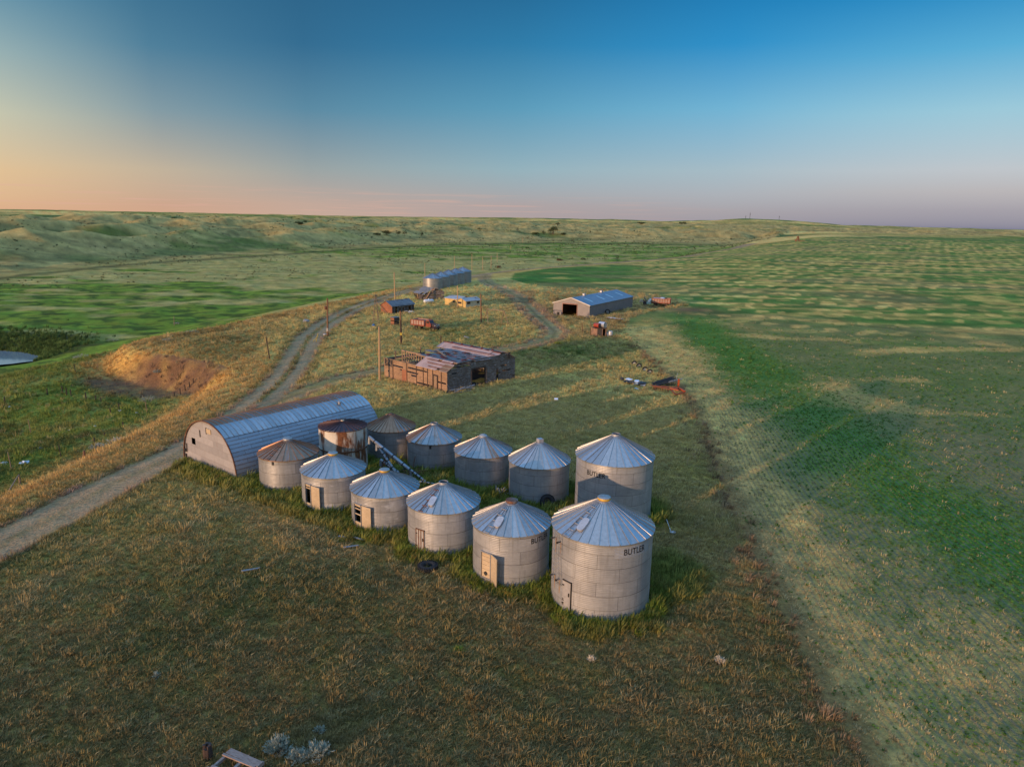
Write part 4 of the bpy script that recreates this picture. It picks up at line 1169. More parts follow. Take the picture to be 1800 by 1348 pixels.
    if door is not None and 'closed' in door:
        th, w, za, zb = door['closed']
        o, Mm = plate(phi + R_(th), w, za, zb, .08, -.01, M['door_metal'], 'door')
        b = MB()
        for y in door.get('bars', (-w / 2 - .02, w / 2 + .0)):
            b.box((-.05, y, za - .05), (.075, y + .045, zb + .05), Mm)
        b.box((-.05, -w / 2, zb + .0), (.08, w / 2, zb + .05), Mm)
        b.build('door_frame', M['rust_steel'] if door.get('rust') else M['steel_dark'], t)
        for zz in (za + .3, zb - .3):
            b = MB(); b.box((.03, -w / 2 + .0, zz), (.085, -w / 2 + .12, zz + .06), Mm); b.build('hinge', M['steel_dark'], t)
        b = MB(); b.box((.03, w / 2 - .16, (za + zb) / 2), (.09, w / 2 - .10, (za + zb) / 2 + .2), Mm)
        b.build('latch', M['steel_dark'], t)
        if door.get('mark'):
            for zz, s in ((za + .42, .26), (za + .16, .26)):
                cu = bpy.data.curves.new('lettering', 'FONT'); cu.body = 'B'; cu.size = s; cu.extrude = .003
                oo = bpy.data.objects.new('lettering', cu); COL.objects.link(oo); bpy.context.view_layer.update()
                me = bpy.data.meshes.new_from_object(oo.evaluated_get(bpy.context.evaluated_depsgraph_get())); bpy.data.objects.remove(oo)
                me.materials.clear(); me.materials.append(M['black'])
                oo = bpy.data.objects.new('lettering', me); COL.objects.link(oo); oo.parent = t
                # letter plane: x along the door, y up, facing out
                Q = Matrix(((Mm[0][1], 0, Mm[0][0], 0), (Mm[1][1], 0, Mm[1][0], 0), (0, 1, 0, 0), (0, 0, 0, 1)))
                oo.matrix_local = Matrix.Translation(Mm @ Vector((.046, -w / 2 - .02, zz))) @ Q
    return t

M['sign_panel'] = sheet_mat('sign_panel_sheet', (.41, .415, .42), .105, .0, 1)
FRONT = 'grain bins in the front row'; BACK = 'grain bins in the back row'
bx = BINS_XY
grain_bin('small grey grain bin with brown rusty roof, at the end wall of the arched building', bx[0][:2], 2.31, 2.78, 3.85, 1, 0.319, .12, 0.30, .98, 'grey', 26,
          rladder=(-42, .9, False), vent=(-31, 2.52), group=FRONT, smear=.35)
grain_bin('grey grain bin with a yellow cap and open doorway beside the rusty roofed bin', bx[1][:2], 2.36, 2.78, 3.88, 2, 0.350, .12, 0.400, 0, 'yellow', 28,
          opening=(R_(-58), R_(-43), .42, 2.12), door=dict(boards=[(.0, .14), (.80, .84), (.90, 1.0)], leaf=(-42, .86, .25, 2.10, -6, 'door_pale')), group=FRONT, smear=.85)
grain_bin('yellow capped grain bin with slatted doorway beside the barred door bin', bx[2][:2], 2.36, 2.72, 3.85, 3, 0.350, .2, 0.400, 0, 'yellow', 30,
          opening=(R_(-60), R_(-42), .35, 1.98), door=dict(boards=[(.0, .2), (.52, .56), (.76, .80), (.9, 1.0)], leaf=(-41, .84, .18, 2.0, -3, 'door_pale')), group=FRONT, smear=.9)
grain_bin('pale grain bin with barred narrow door and rusty roof rungs, behind the flat tyre', bx[3][:2], 2.37, 3.05, 4.27, 4, 0.365, .04, 0.416, 0, 'open', 32,
          door=dict(closed=(-39, .72, .30, 1.75), bars=(-.36, -.14, .05, .30), rust=True), rladder=(-36, .75, False), hatch=(-26, 1.25, 1.95), group=FRONT, contrast=.10, smear=.2)
grain_bin('lettered grain bin with rusty cap and boarded doorway, its door swung open', bx[4][:2], 2.33, 3.45, 4.70, 5, 0.357, .04, 0.416, 0, 'rust', 32,
          opening=(R_(-47), R_(-29), .55, 2.15), door=dict(boards=[(0, .155), (.165, .33), (.34, .50), (.51, .67), (.68, .84), (.85, 1.0)], hole=-.02, leaf=(-28.5, .74, .38, 2.18, -34, 'door_pale')),
          text=(30, 66, .62, .34), rladder=(-36, .75), hatch=(-27, 1.25, 1.95), group=FRONT, contrast=.10, smear=.15)
grain_bin('tallest lettered grain bin with yellow cap, wall ladder and closed door, frontmost of all', bx[5][:2], 2.80, 4.68, 6.18, 6, 0.365, .05, 0.424, 0, 'yellow', 32,
          door=dict(closed=(-39, .62, .38, 2.05), bars=(.30,), mark=True), ladder=dict(at=[(-64, .17), (-52, .17)], z0=1.55), rladder=(-42, .8), hatch=(-32, 1.55, 2.35),
          text=(25, 54, .66, .36, 1), group=FRONT, contrast=.10, smear=.2)
grain_bin('dull grey back row grain bin with all rusty roof beside the rust streaked tank', bx[7][:2], 2.14, 2.85, 3.98, 8, 0.228, .05, 0.27, 1.0, 'small', 34, group=BACK, smear=.5)
grain_bin('back row grain bin with white and rust streaked roof beside the grain augers', bx[8][:2], 2.36, 2.62, 3.80, 9, 0.274, .05, 0.384, .52, 'open', 26, vent=(-8, 2.35), group=BACK, smear=.4)
grain_bin('back row grain bin with patchy smeared walls and a few tan roof panels', bx[9][:2], 2.32, 2.78, 3.96, 10, 0.289, .05, 0.384, .40, 'domed', 26, group=BACK, smear=.75)
grain_bin('back row grain bin with box shaped cap and black tyres at its foot', bx[10][:2], 2.36, 3.05, 4.46, 11, 0.319, .03, 0.416, .05, 'box', 30, group=BACK, contrast=.08, smear=.2)
grain_bin('tall lettered grain bin with dark open cap ending the back row', bx[11][:2], 2.80, 4.62, 6.12, 12, 0.350, .03, 0.416, 0, 'open', 30, text=(-42, -12, .98, .36), group=BACK, contrast=.08, smear=.15)

# rust streaked tank
def rusty_tank():
    x, y, R = bx[6]; H = 3.98
    t = thing('grain_tank', 'rust streaked cream steel tank with dark brown roof beside the arched building', 'storage tank', (x, y, h1(x, y) - .05))
    mb = MB(); mb.lathe([(R, 0), (R, 2.12), (R + .05, 2.13), (R + .05, 2.22), (R, 2.23), (R, H)], 64); mb.build('wall', M['rusty_tank'], t, smooth=False)
    mb = MB(); mb.lathe([(R + .06, 2.11), (R + .075, 2.17), (R + .06, 2.24)], 64); mb.build('hoop', M['rust_steel'], t)
    roof = bin_roof(R, H, 4.42, 30, .16, .05).build('roof', M['tank_roof'], t)
    mb = MB(); mb.lathe([(.16, 4.26), (.15, 4.42), (.05, 4.44)], 14); mb.build('cap', M['door_pale'], roof)
rusty_tank()

# ================================================================== arched building (quonset)
def quonset():
    L0 = Vector((-29.25, 60.55, 0)); R0 = Vector((-22.45, 55.0, 0)); W = (R0 - L0).length; Rr = W / 2
    ex = (R0 - L0).normalized(); ang = math.atan2(ex.y, ex.x)          # local x across the end wall, local y along the ridge
    mid = (L0 + R0) / 2; LEN = 15.4; HH = 4.55
    zb = min(h1(L0.x, L0.y), h1(R0.x, R0.y)) - .12
    t = thing('quonset_hut', 'long arched corrugated steel building with rusty roof sheets beside the dirt road', 'barn', (mid.x, mid.y, zb), ang)
    def arc(a): # a from 0 (left foot) to pi (right foot)
        return (-Rr * math.cos(a), HH * math.sin(a) ** .82)
    NS = 60; A = [math.pi * i / NS for i in range(NS + 1)]
    # roof shell with raised ribs running over the arch
    k = NT('quonset_sheets'); uv = k.coord('UV'); sx = k.n('ShaderNodeSeparateXYZ'); k.l(uv, sx.inputs[0])
    br = k.n('ShaderNodeTexBrick', Scale=1.0); br.offset = .37
    br.inputs['Brick Width'].default_value = 1.9; br.inputs['Row Height'].default_value = .36; br.inputs['Mortar Size'].default_value = .012
    br.inputs['Color1'].default_value = (.27, .275, .29, 1); br.inputs['Color2'].default_value = (.35, .355, .37, 1); br.inputs['Mortar'].default_value = (.13, .10, .09, 1); k.l(uv, br.inputs['Vector'])
    c = br.outputs['Color']
    # rust bleeding along each lap of the side sheets
    fr = k.math('FRACT', k.math('DIVIDE', sx.outputs[1], .36))
    lap = k.ramp(fr, [(.0, (.9,) * 3), (.22, (.25,) * 3), (.55, (0,) * 3)])
    rn = k.noise(uv, 1.6, 5, .75, (1.2, 1.6, 1))
    rr = k.math('MULTIPLY', lap, k.ramp(rn, [(.38, (0,) * 3), (.50, (1,) * 3)]))
    c = k.mix(rr, c, (.20, .095, .055))
    k.bump(k.math('ADD', br.outputs['Fac'], k.math('MULTIPLY', k.math('SINE', k.math('MULTIPLY', sx.outputs[1], 2 * math.pi / .12)), -.35)), .5, -.02)
    m_side = k.fin(c, .48, .35)
    m_top = m_binroof('quonset_top_sheets', 3, .36, .95)
    m_topb = m_binroof('quonset_band_sheets', 9, .44, .22)
    a_top0, a_band = R_(62), R_(126)
    arc_len = [0]
    for a, b in zip(A[:-1], A[1:]):
        p, q = arc(a), arc(b); arc_len.append(arc_len[-1] + math.hypot(p[0] - q[0], p[1] - q[1]))
    side = MB(); top = MB(); band = MB(); npan = 34
    for i in range(NS):
        am = (A[i] + A[i + 1]) / 2; p, q = arc(A[i]), arc(A[i + 1]); s0, s1 = arc_len[i], arc_len[i + 1]
        if R_(50) < am < R_(128):
            tgt = band if am > R_(104) else top
            for j in range(npan):
                y0 = LEN * j / npan; y1 = LEN * (j + 1) / npan; up = .035
                po = (p[0] * 1.007, p[1] * 1.007); qo = (q[0] * 1.007, q[1] * 1.007); w = .05
                pr = (p[0] * 1.020, p[1] * 1.020); qr = (q[0] * 1.020, q[1] * 1.020)
                tgt.face([(po[0], y0 + w, po[1]), (po[0], y1, po[1]), (qo[0], y1, qo[1]), (qo[0], y0 + w, qo[1])][::-1], [(j + .05, s0), (j + .95, s0), (j + .95, s1), (j + .05, s1)][::-1])
                tgt.face([(pr[0], y0, pr[1]), (pr[0], y0 + w, pr[1]), (qr[0], y0 + w, qr[1]), (qr[0], y0, qr[1])][::-1], [(j + .01, s0), (j + .03, s0), (j + .03, s1), (j + .01, s1)][::-1])
                tgt.face([(pr[0], y0 + w, pr[1]), (po[0], y0 + w, po[1]), (qo[0], y0 + w, qo[1]), (qr[0], y0 + w, qr[1])][::-1], [(j, s0)] * 4)
                tgt.face([(po[0], y0, po[1]), (pr[0], y0, pr[1]), (qr[0], y0, qr[1]), (qo[0], y0, qo[1])][::-1], [(j, s0)] * 4)
        side.face([(p[0], 0, p[1]), (p[0], LEN, p[1]), (q[0], LEN, q[1]), (q[0], 0, q[1])][::-1], [(0, s0), (LEN, s0), (LEN, s1), (0, s1)][::-1])
    side.build('shell', m_side, t, smooth=True, weld=True)
    r_ = top.build('roof', m_top, t); band.build('roof_band', m_topb, t)
    v = MB(); v.lathe([(.16, 0), (.14, .28), (.22, .3), (.05, .42), (0, .42)], 14, (arc(R_(116))[0], LEN * .80, arc(R_(116))[1] - .05)); v.build('roof_vent', M['steel'], t)
    # end walls
    k = NT('quonset_end_sheets'); uv = k.coord('UV')
    br = k.n('ShaderNodeTexBrick', Scale=1.0); br.offset = .5
    br.inputs['Brick Width'].default_value = 1.55; br.inputs['Row Height'].default_value = .62; br.inputs['Mortar Size'].default_value = .012
    br.inputs['Color1'].default_value = (.31, .29, .285, 1); br.inputs['Color2'].default_value = (.41, .385, .375, 1); br.inputs['Mortar'].default_value = (.27, .23, .21, 1); k.l(uv, br.inputs['Vector'])
    c = k.mix(.4, br.outputs['Color'], k.ramp(k.noise(uv, 3, 6, .7), [(.3, (.7,) * 3), (.7, (1.2,) * 3)]), 'MULTIPLY')
    rn = k.noise(uv, .8, 6, .75, (2, .6, 1)); c = k.mix(k.math('MULTIPLY', k.ramp(rn, [(.58, (0,) * 3), (.7, (1,) * 3)]), .5), c, (.30, .17, .11))
    k.bump(br.outputs['Fac'], .3, -.01)
    m_end = k.fin(c, .6, .12)
    for y, nm in ((.06, 'end_wall'), (LEN - .06, 'end_wall')):
        e = MB(); hole = (-2.95, -2.30, 2.05, 2.62) if y < 1 else None
        xs = sorted([-Rr + .02 + (2 * Rr - .04) * i / 48 for i in range(49)] + ([hole[0], hole[1]] if hole else []))
        def top_at(x):
            a = math.acos(max(-1, min(1, -x / Rr))); return arc(a)[1] - .015
        for x0, x1 in zip(xs[:-1], xs[1:]):
            if x1 - x0 < 1e-5: continue
            zt0, zt1 = top_at(x0), top_at(x1)
            if hole and x0 >= hole[0] - 1e-4 and x1 <= hole[1] + 1e-4:
                e.face([(x0, y, 0), (x1, y, 0), (x1, y, hole[2]), (x0, y, hole[2])], [(x0, 0), (x1, 0), (x1, hole[2]), (x0, hole[2])])
                if min(zt0, zt1) > hole[3]: e.face([(x0, y, hole[3]), (x1, y, hole[3]), (x1, y, zt1), (x0, y, zt0)], [(x0, hole[3]), (x1, hole[3]), (x1, zt1), (x0, zt0)])
            else: e.face([(x0, y, 0), (x1, y, 0), (x1, y, zt1), (x0, y, zt0)], [(x0, 0), (x1, 0), (x1, zt1), (x0, zt0)])
        ew = e.build(nm, m_end, t)
        if y < 1:
            b = MB(); b.box((-.10, y - .07, 3.62), (.62, y - .01, 4.02)); b.build('loft_hatch', M['door_pale'], t)
            b = MB(); b.box((-.20, y - .08, 3.52), (-.125, y - .005, 4.06)); b.build('hatch_jamb', M['steel_dark'], t); b = MB(); b.box((-1.35, y - .06, 3.0), (-1.27, y - .004, 3.62)); b.build('wall_slot', M['steel_dark'], t)
    # rim of rusty angle iron at the near arch
    b = MB()
    for i in range(NS):
        p, q = arc(A[i]), arc(A[i + 1])
        b.bar((p[0] * 1.015, -.03, p[1] * 1.015), (q[0] * 1.015, -.03, q[1] * 1.015), .09, .09)
    b.build('arch_rim', M['rust_rim'], t)
    # torn sheets at the left edge
    b = MB(); b.box((-4.15, -.05, .2), (-4.02, .0, .9)); b.box((-3.9, -.05, 1.1), (-3.82, .0, 1.9)); b.box((-4.25, -.06, 1.05), (-4.1, .0, 1.35)); b.build('torn_sheet', M['steel_dark'], t)
    BLOCKERS.append((mid.x - math.sin(ang) * LEN / 2, mid.y + math.cos(ang) * LEN / 2, Rr, LEN / 2, ang))
M['rust_rim'] = m_rusty('rusty_rim', (.30, .17, .11), .8)
quonset()

# ================================================================== plank walls
def plank_wall(mb, p0, p1, z0, ztop, ph=.20, th=.04, holes=(), miss=0.02, seed=0, seg=(2.2, 4.2), jit=.012, gap=.012):
    rd = random.Random(seed); p0 = Vector(p0); p1 = Vector(p1); L = (p1 - p0).length; u = (p1 - p0) / L
    a = math.atan2(u.y, u.x); base = Matrix.Translation(p0) @ Matrix.Rotation(a, 4, 'Z')
    z = z0
    zmax = max(ztop(L * i / 40) for i in range(41))
    while z < zmax - .03:
        zt = z + ph - gap
        s = 0.0
        # stretch of the row below the roof line
        ss = [L * i / 60 for i in range(61) if ztop(L * i / 60) > z + ph * .6]
        if ss:
            s, e = max(0, min(ss)), min(L, max(ss))
            while s < e - .02:
                w = min(rd.uniform(*seg), e - s); pieces = [(s, s + w)]
                for (ha, hb, hz0, hz1) in holes:
                    if hz0 < z + ph * .5 < hz1:
                        np_ = []
                        for (qa, qb) in pieces:
                            if qb <= ha or qa >= hb: np_.append((qa, qb))
                            else:
                                if qa < ha: np_.append((qa, ha))
                                if qb > hb: np_.append((hb, qb))
                        pieces = np_
                for (qa, qb) in pieces:
                    if qb - qa < .05 or rd.random() < miss: continue
                    o = rd.uniform(-jit, jit); dz = rd.uniform(-.006, .006)
                    Mm = base @ Matrix.Translation((qa, o, z + dz)) @ Matrix.Rotation(rd.uniform(-.004, .004), 4, 'Y')
                    mb.box((0.004, -th / 2, 0), (qb - qa - .004, th / 2, min(ph - gap, 9)), Mm)
                s += w
        z += ph

# ================================================================== the old barn
def barn():
    P0 = at(786, 691); ang = R_(47)
    e2 = Vector((math.cos(ang), math.sin(ang), 0)); e1 = Vector((-math.sin(ang), math.cos(ang), 0))
    def solve(e, px):
        lo, hi = .5, 40
        f = lambda s: proj((P0.x + e.x * s, P0.y + e.y * s, P0.z))[0]
        up = f(hi) > f(lo)
        for _ in range(50):
            m = (lo + hi) / 2
            if (f(m) < px) == up: lo = m
            else: hi = m
        return m
    LX = solve(e2, 904.6); LY = solve(e1, 676)
    t = thing('old_barn', 'large derelict wooden barn with half its roof gone and faded red strips on the rest', 'barn', (P0.x, P0.y, P0.z - .08), ang)
    EV = 2.75; KX = LX * .14; RX = LX * .87; KZ = 3.70; RZ = 3.92; EZ = 3.0
    def prof(x):
        return float(np.interp(x, [0, KX, RX, LX], [EV, KZ, RZ, EZ]))
    # left long wall (x = 0), warm boards
    b = MB(); hd = (1.75, 2.55, 0, 2.0)
    holes = [hd, (LY - 1.9, LY - .12, 1.75, 2.75), (LY - 1.4, LY - .4, 1.45, 1.60), (LY * .46, LY * .46 + 1.1, 1.62, 1.78), (LY * .47, LY * .47 + 1.0, 1.22, 1.36), (LY - 1.1, LY - .8, .9, 1.05)]
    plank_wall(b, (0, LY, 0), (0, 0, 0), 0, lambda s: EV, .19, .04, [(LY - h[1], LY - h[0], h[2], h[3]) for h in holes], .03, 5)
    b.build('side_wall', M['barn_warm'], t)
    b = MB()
    for y in (1.05, 2.7, 3.7, 4.55, 5.9, 7.9, LY - 1.95):
        if y < LY: b = MB(); b.box((-.075, y - .06, .02), (-.025, y + .06, EV - .02)); b.build('batten', M['barn_frame_dark'], t)
    b = MB()
    b.box((-.072, 1.65, 0), (-.03, 1.75, 2.08)); b.box((-.072, 2.55, 0), (-.03, 2.65, 2.08)); b.box((-.07, 1.751, 2.0), (-.03, 2.549, 2.1))
    b.build('door_frame', M['barn_frame_dark'], t)
    b = MB(); b.box((-.09, 1.82, .06), (-.045, 2.38, 1.95), Matrix.Rotation(.02, 4, 'Z')); b.build('door', M['barn_frame'], t)
    b = MB(); b.box((-.08, LY * .62, .05), (-.03, LY * .62 + .95, 1.75)); b.build('boarded_door', M['shack_wood'], t)
    # studs seen through the broken top of the wall
    b = MB()
    for i in range(6):
        y = LY - .15 - i * .33; b.box((-.04, y - .04, 1.4), (.05, y + .04, EV))
    b.bar((0, LY - .2, 1.8), (0, LY - 1.2, 2.6), .07); b.bar((0, LY - .6, 2.6), (0, LY - 1.8, 1.8), .07); b.bar((0, LY, EV - .04), (0, 0, EV - .04), .08, .1)
    b.build('wall_stud', M['barn_frame'], t)
    # gable wall (y = 0), dark grey boards with flaking paint
    b = MB(); dx0, dx1 = LX * .345, LX * .53
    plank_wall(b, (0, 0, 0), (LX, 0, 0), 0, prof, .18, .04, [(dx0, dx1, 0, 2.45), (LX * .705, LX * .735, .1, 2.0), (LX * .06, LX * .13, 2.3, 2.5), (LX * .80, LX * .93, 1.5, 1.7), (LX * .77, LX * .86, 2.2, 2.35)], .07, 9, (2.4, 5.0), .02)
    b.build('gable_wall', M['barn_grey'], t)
    b = MB(); b.box((dx0 - .14, -.07, 0), (dx0, .02, 2.5)); b.box((dx1, -.07, 0), (dx1 + .14, .02, 2.5)); b.box((dx0 - .14, -.075, 2.5), (dx1 + .14, .02, 2.64))
    b.build('door_frame', M['barn_frame_dark'], t)
    b = MB(); b.box((LX * .88, -.06, 3.1), (LX * .92, -.02, 3.9)); b.build('loft_door', M['barn_frame_dark'], t)
    b = MB(); b.box((LX * .55, -.10, .1), (LX * .70, -.05, 2.3)); b.build('sliding_door', M['barn_grey'], t)
    b = MB(); b.box((.1, .1, .0), (LX - .1, LY - .1, .14)); b.build('shaded_floor', M['barn_floor'], t)  # dark floor added so the doorway looks deep in shade
    # far walls
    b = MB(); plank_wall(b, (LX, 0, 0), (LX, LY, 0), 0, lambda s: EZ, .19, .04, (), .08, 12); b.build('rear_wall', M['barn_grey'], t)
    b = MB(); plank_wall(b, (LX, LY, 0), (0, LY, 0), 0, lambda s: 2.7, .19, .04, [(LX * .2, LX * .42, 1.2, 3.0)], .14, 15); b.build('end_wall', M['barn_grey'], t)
    # partition of bare studs inside the open bay
    b = MB(); px_ = KX + 1.1
    for k in range(14):
        y = LY * .45 + k * (LY * .52) / 13; b.box((px_ - .05, y - .06, .3), (px_ + .05, y + .06, 3.35))
    b.box((px_ - .07, LY * .44, 3.351), (px_ + .07, LY * .98, 3.50)); b.box((px_ - .075, LY * .44, 1.9), (px_ - .052, LY * .98, 2.05))
    b.build('partition', M['barn_frame_lit'], t)
    b = MB()
    for y in np.arange(.8, LY - .3, 1.15):
        for xa, xb in ((.05, KX), (KX, RX), (RX, LX)):
            if y > LY * .58 and (xa > KX - .1 and xb < RX + .1): continue
            if y > LY * .48 and xa < .2: continue
            b.bar((xa, y, prof(xa) - .22), (xb, y, (3.2 if xb == RX else prof(xb)) - .2), .07, .14)
    b.bar((RX, 0, RZ - .25), (RX, LY, RZ - .25), .12, .16); b.bar((KX, 0, KZ - .12), (KX, LY * .62, KZ - .12), .12, .16)
    b.bar((KX * 1.2, LY * .62, KZ - .2), (RX * .55, LY * .80, 2.6), .09, .14); b.bar((1.0, LY * .9, 2.7), (3.2, LY * .66, 3.4), .08, .12)
    for x in (KX, LX * .5, RX): b.bar((x, LY * .5, 0), (x, LY * .5, 3.4), .14); b.bar((x, LY * .98, 0), (x, LY * .98, prof(x) - .2), .12)
    b.build('rafter', M['barn_frame'], t)
    b = MB(); b.bar((RX * .52, LY * .64, 3.72), (RX * .30, LY * .30, 3.80), .26, .05); b.bar((RX * .62, LY * .70, 3.62), (RX * .35, LY * .60, 3.75), .2, .05)
    b.build('loose_plank', M['barn_warm'], t)
    # roofing: near skirt (faded boards with red laps), flat middle of shingles, raised far strip
    def slab(mb, xa, za, xb, zb, y0, y1, nx, ny, miss, seed, thick=.05, lift=0.0):
        rd = random.Random(seed)
        for i in range(nx):
            for j in range(ny):
                if rd.random() < miss: continue
                ta, tb = i / nx, (i + 1) / nx; A_ = Vector((xa + (xb - xa) * ta, 0, za + (zb - za) * ta + lift)); B_ = Vector((xa + (xb - xa) * tb, 0, za + (zb - za) * tb + lift))
                ya = y0 + (y1 - y0) * j / ny; yb = y0 + (y1 - y0) * (j + 1) / ny; o = rd.uniform(0, .025) - (.16 * math.sin(math.pi * (j + .5) / ny) * math.sin(math.pi * (i + .5) / nx) if nx > 6 else 0)
                P = [(A_.x, ya + .01, A_.z + o), (B_.x, ya + .01, B_.z + o), (B_.x, yb, B_.z + o), (A_.x, yb, A_.z + o)]
                Q = [(p[0], p[1], p[2] - thick) for p in P]; L1 = (B_ - A_).length; W1 = yb - ya; f = rd.random() * 9
                uv = [(f, f), (f, f + L1), (f + W1, f + L1), (f + W1, f)]
                mb.face(P, uv); mb.face(Q[::-1], uv)
                for a_ in range(4): mb.face([P[a_], Q[a_], Q[(a_ + 1) % 4], P[(a_ + 1) % 4]][::-1], uv)
    b = MB(); slab(b, -.15, EV - .05, KX, KZ, .0, LY * .47, 4, 9, .06, 3); b.build('roof_skirt', M['barn_roof_pink'], t)
    b = MB()
    for i in range(3):
        tt = .20 + .3 * i; x = -.15 + (KX + .15) * tt; z = EV - .05 + (KZ - EV + .05) * tt
        b.bar((x, .0, z + .05), (x, LY * (.30 + .06 * i), z + .05), .16, .03)
    b.build('roof_lap', M['barn_roof_red'], t)
    b = MB(); slab(b, -.15, EV - .05, KX * .62, EV + (KZ - EV) * .62, -.12, 1.5, 2, 2, 0, 6, .03, .055); b.build('roof_patch', M['barn_frame'], t)
    b = MB(); SAG = 3.42; slab(b, KX, KZ, LX * .70, SAG, -.12, LY * .58, 9, 12, .13, 4); slab(b, LX * .40, 3.5, LX * .70, SAG, LY * .58, LY * .80, 4, 4, .15, 14); b.build('roof', M['shingle'], t)
    b = MB(); slab(b, RX, RZ, LX + .2, EZ - .05, -.12, LY * .9, 3, 10, .12, 24); b.build('rear_roof', M['shingle'], t)
    # ridge strip
    x0, x1 = LX * .69, LX * .80; zr = 4.0
    b = MB()
    rd = random.Random(8); ny = 16; ya, yb = LY * .02, LY * .93
    for j in range(ny):
        y0 = ya + (yb - ya) * j / ny; y1 = ya + (yb - ya) * (j + 1) / ny; zt = zr - (0.12 if j < 2 else 0.0) - rd.uniform(0, .05)
        zb0 = SAG - .03; f = rd.random() * 9
        P = [(x0, y0 + .01, zb0), (x1, y0 + .01, zt), (x1, y1, zt), (x0, y1, zb0)]
        uv = [(f, 0), (f, 1.4), (f + .6, 1.4), (f + .6, 0)]
        b.face(P, uv); Q = [(p[0] + .04, p[1], p[2] - .05) for p in P]; b.face(Q[::-1], uv)
        for a_ in range(4): b.face([P[a_], Q[a_], Q[(a_ + 1) % 4], P[(a_ + 1) % 4]][::-1], uv)
    b.build('upper_roof', M['barn_roof_pink'], t)
    b = MB()
    b.bar((x1 + .03, ya, zr - .1), (x1 + .03, yb, zr + .04), .22, .06); b.bar((x0 + .45, LY * .05, zr - .28), (x0 + .45, LY * .7, zr - .26), .14, .04)
    for j in range(5): b.bar((x1 - .08, LY * (.15 + .16 * j), zr + .0), (x1 + .35, LY * (.15 + .16 * j) + .2, zr + .12), .3, .04)
    b.build('roof_lap', M['barn_roof_red'], t)
    b = MB()
    slab(b, x1, zr, LX * .9, RZ - .05, LY * .05, LY * .9, 2, 8, .2, 31); b.build('rear_upper_roof', M['shingle'], t)
    b = MB()
    rd = random.Random(77)
    for k in range(26):   # curled red shingles left on the flat
        x = rd.uniform(KX + .3, LX * .66); y = rd.uniform(.1, LY * .5); z = float(np.interp(x, [KX, LX * .70], [KZ, SAG])) + .02
        w = rd.uniform(.3, 1.1); h = rd.uniform(.12, .35)
        b = MB(); b.box((x, y, z), (x + h, y + w, z + .03)); b.build('shingle_patch', M['barn_roof_red'], t)
    c = P0 + e2 * LX / 2 + e1 * LY / 2
    BLOCKERS.append((c.x, c.y, LX / 2 - .05, LY / 2 - .05, ang))
    # fallen boards by the gable
    q = at(815, 688)
    t2 = thing('board_pile', 'heap of fallen grey boards in the grass below the barn gable', 'boards', q, .6)
    b = MB(); rd = random.Random(3)
    for k in range(14):
        a = rd.uniform(-.5, .5); x, y = rd.uniform(-1.2, 1.2), rd.uniform(-.6, .6)
        Mm = Matrix.Translation((x, y, .12 + .03 * k)) @ Matrix.Rotation(a, 4, 'Z') @ Matrix.Rotation(rd.uniform(-.12, .12), 4, 'Y')
        b.box((-.8, -.09, 0), (.8, .09, .03), Mm)
    b.build('boards', M['grey_board'], t2)
barn()

# ================================================================== farmstead buildings
def rect_from_px(corner, pxx, pxy, ang):
    """near corner pixel, pixel columns reached by local x and local y"""
    P = at(*corner); ex = Vector((math.cos(ang), math.sin(ang), 0)); ey = Vector((-math.sin(ang), math.cos(ang), 0))
    def solve(e, px):
        lo, hi = .3, 60; f = lambda s: proj((P.x + e.x * s, P.y + e.y * s, P.z))[0]; up = f(hi) > f(lo)
        for _ in range(50):
            m = (lo + hi) / 2
            if (f(m) < px) == up: lo = m
            else: hi = m
        return m
    return P, solve(ex, pxx), solve(ey, pxy)

def gable_roof(mb, LX, LY, ev, rz, over=.25, thick=.07):
    """ridge along x"""
    ym = LY / 2
    for (ya, yb) in ((-over, ym), (LY + over, ym)):
        s = (rz - ev) / ym; za = ev - over * s
        P = [(-over, ya, za), (LX + over, ya, za), (LX + over, yb, rz), (-over, yb, rz)]
        if ya > yb: P = P[::-1]
        w = math.hypot(yb - ya, rz - za); uv = [(0, 0), (LX, 0), (LX, w), (0, w)]
        mb.face(P, uv); Q = [(p[0], p[1], p[2] - thick) for p in P]; mb.face(Q[::-1], uv)
        for a in range(4): mb.face([P[a], Q[a], Q[(a + 1) % 4], P[(a + 1) % 4]][::-1], uv)

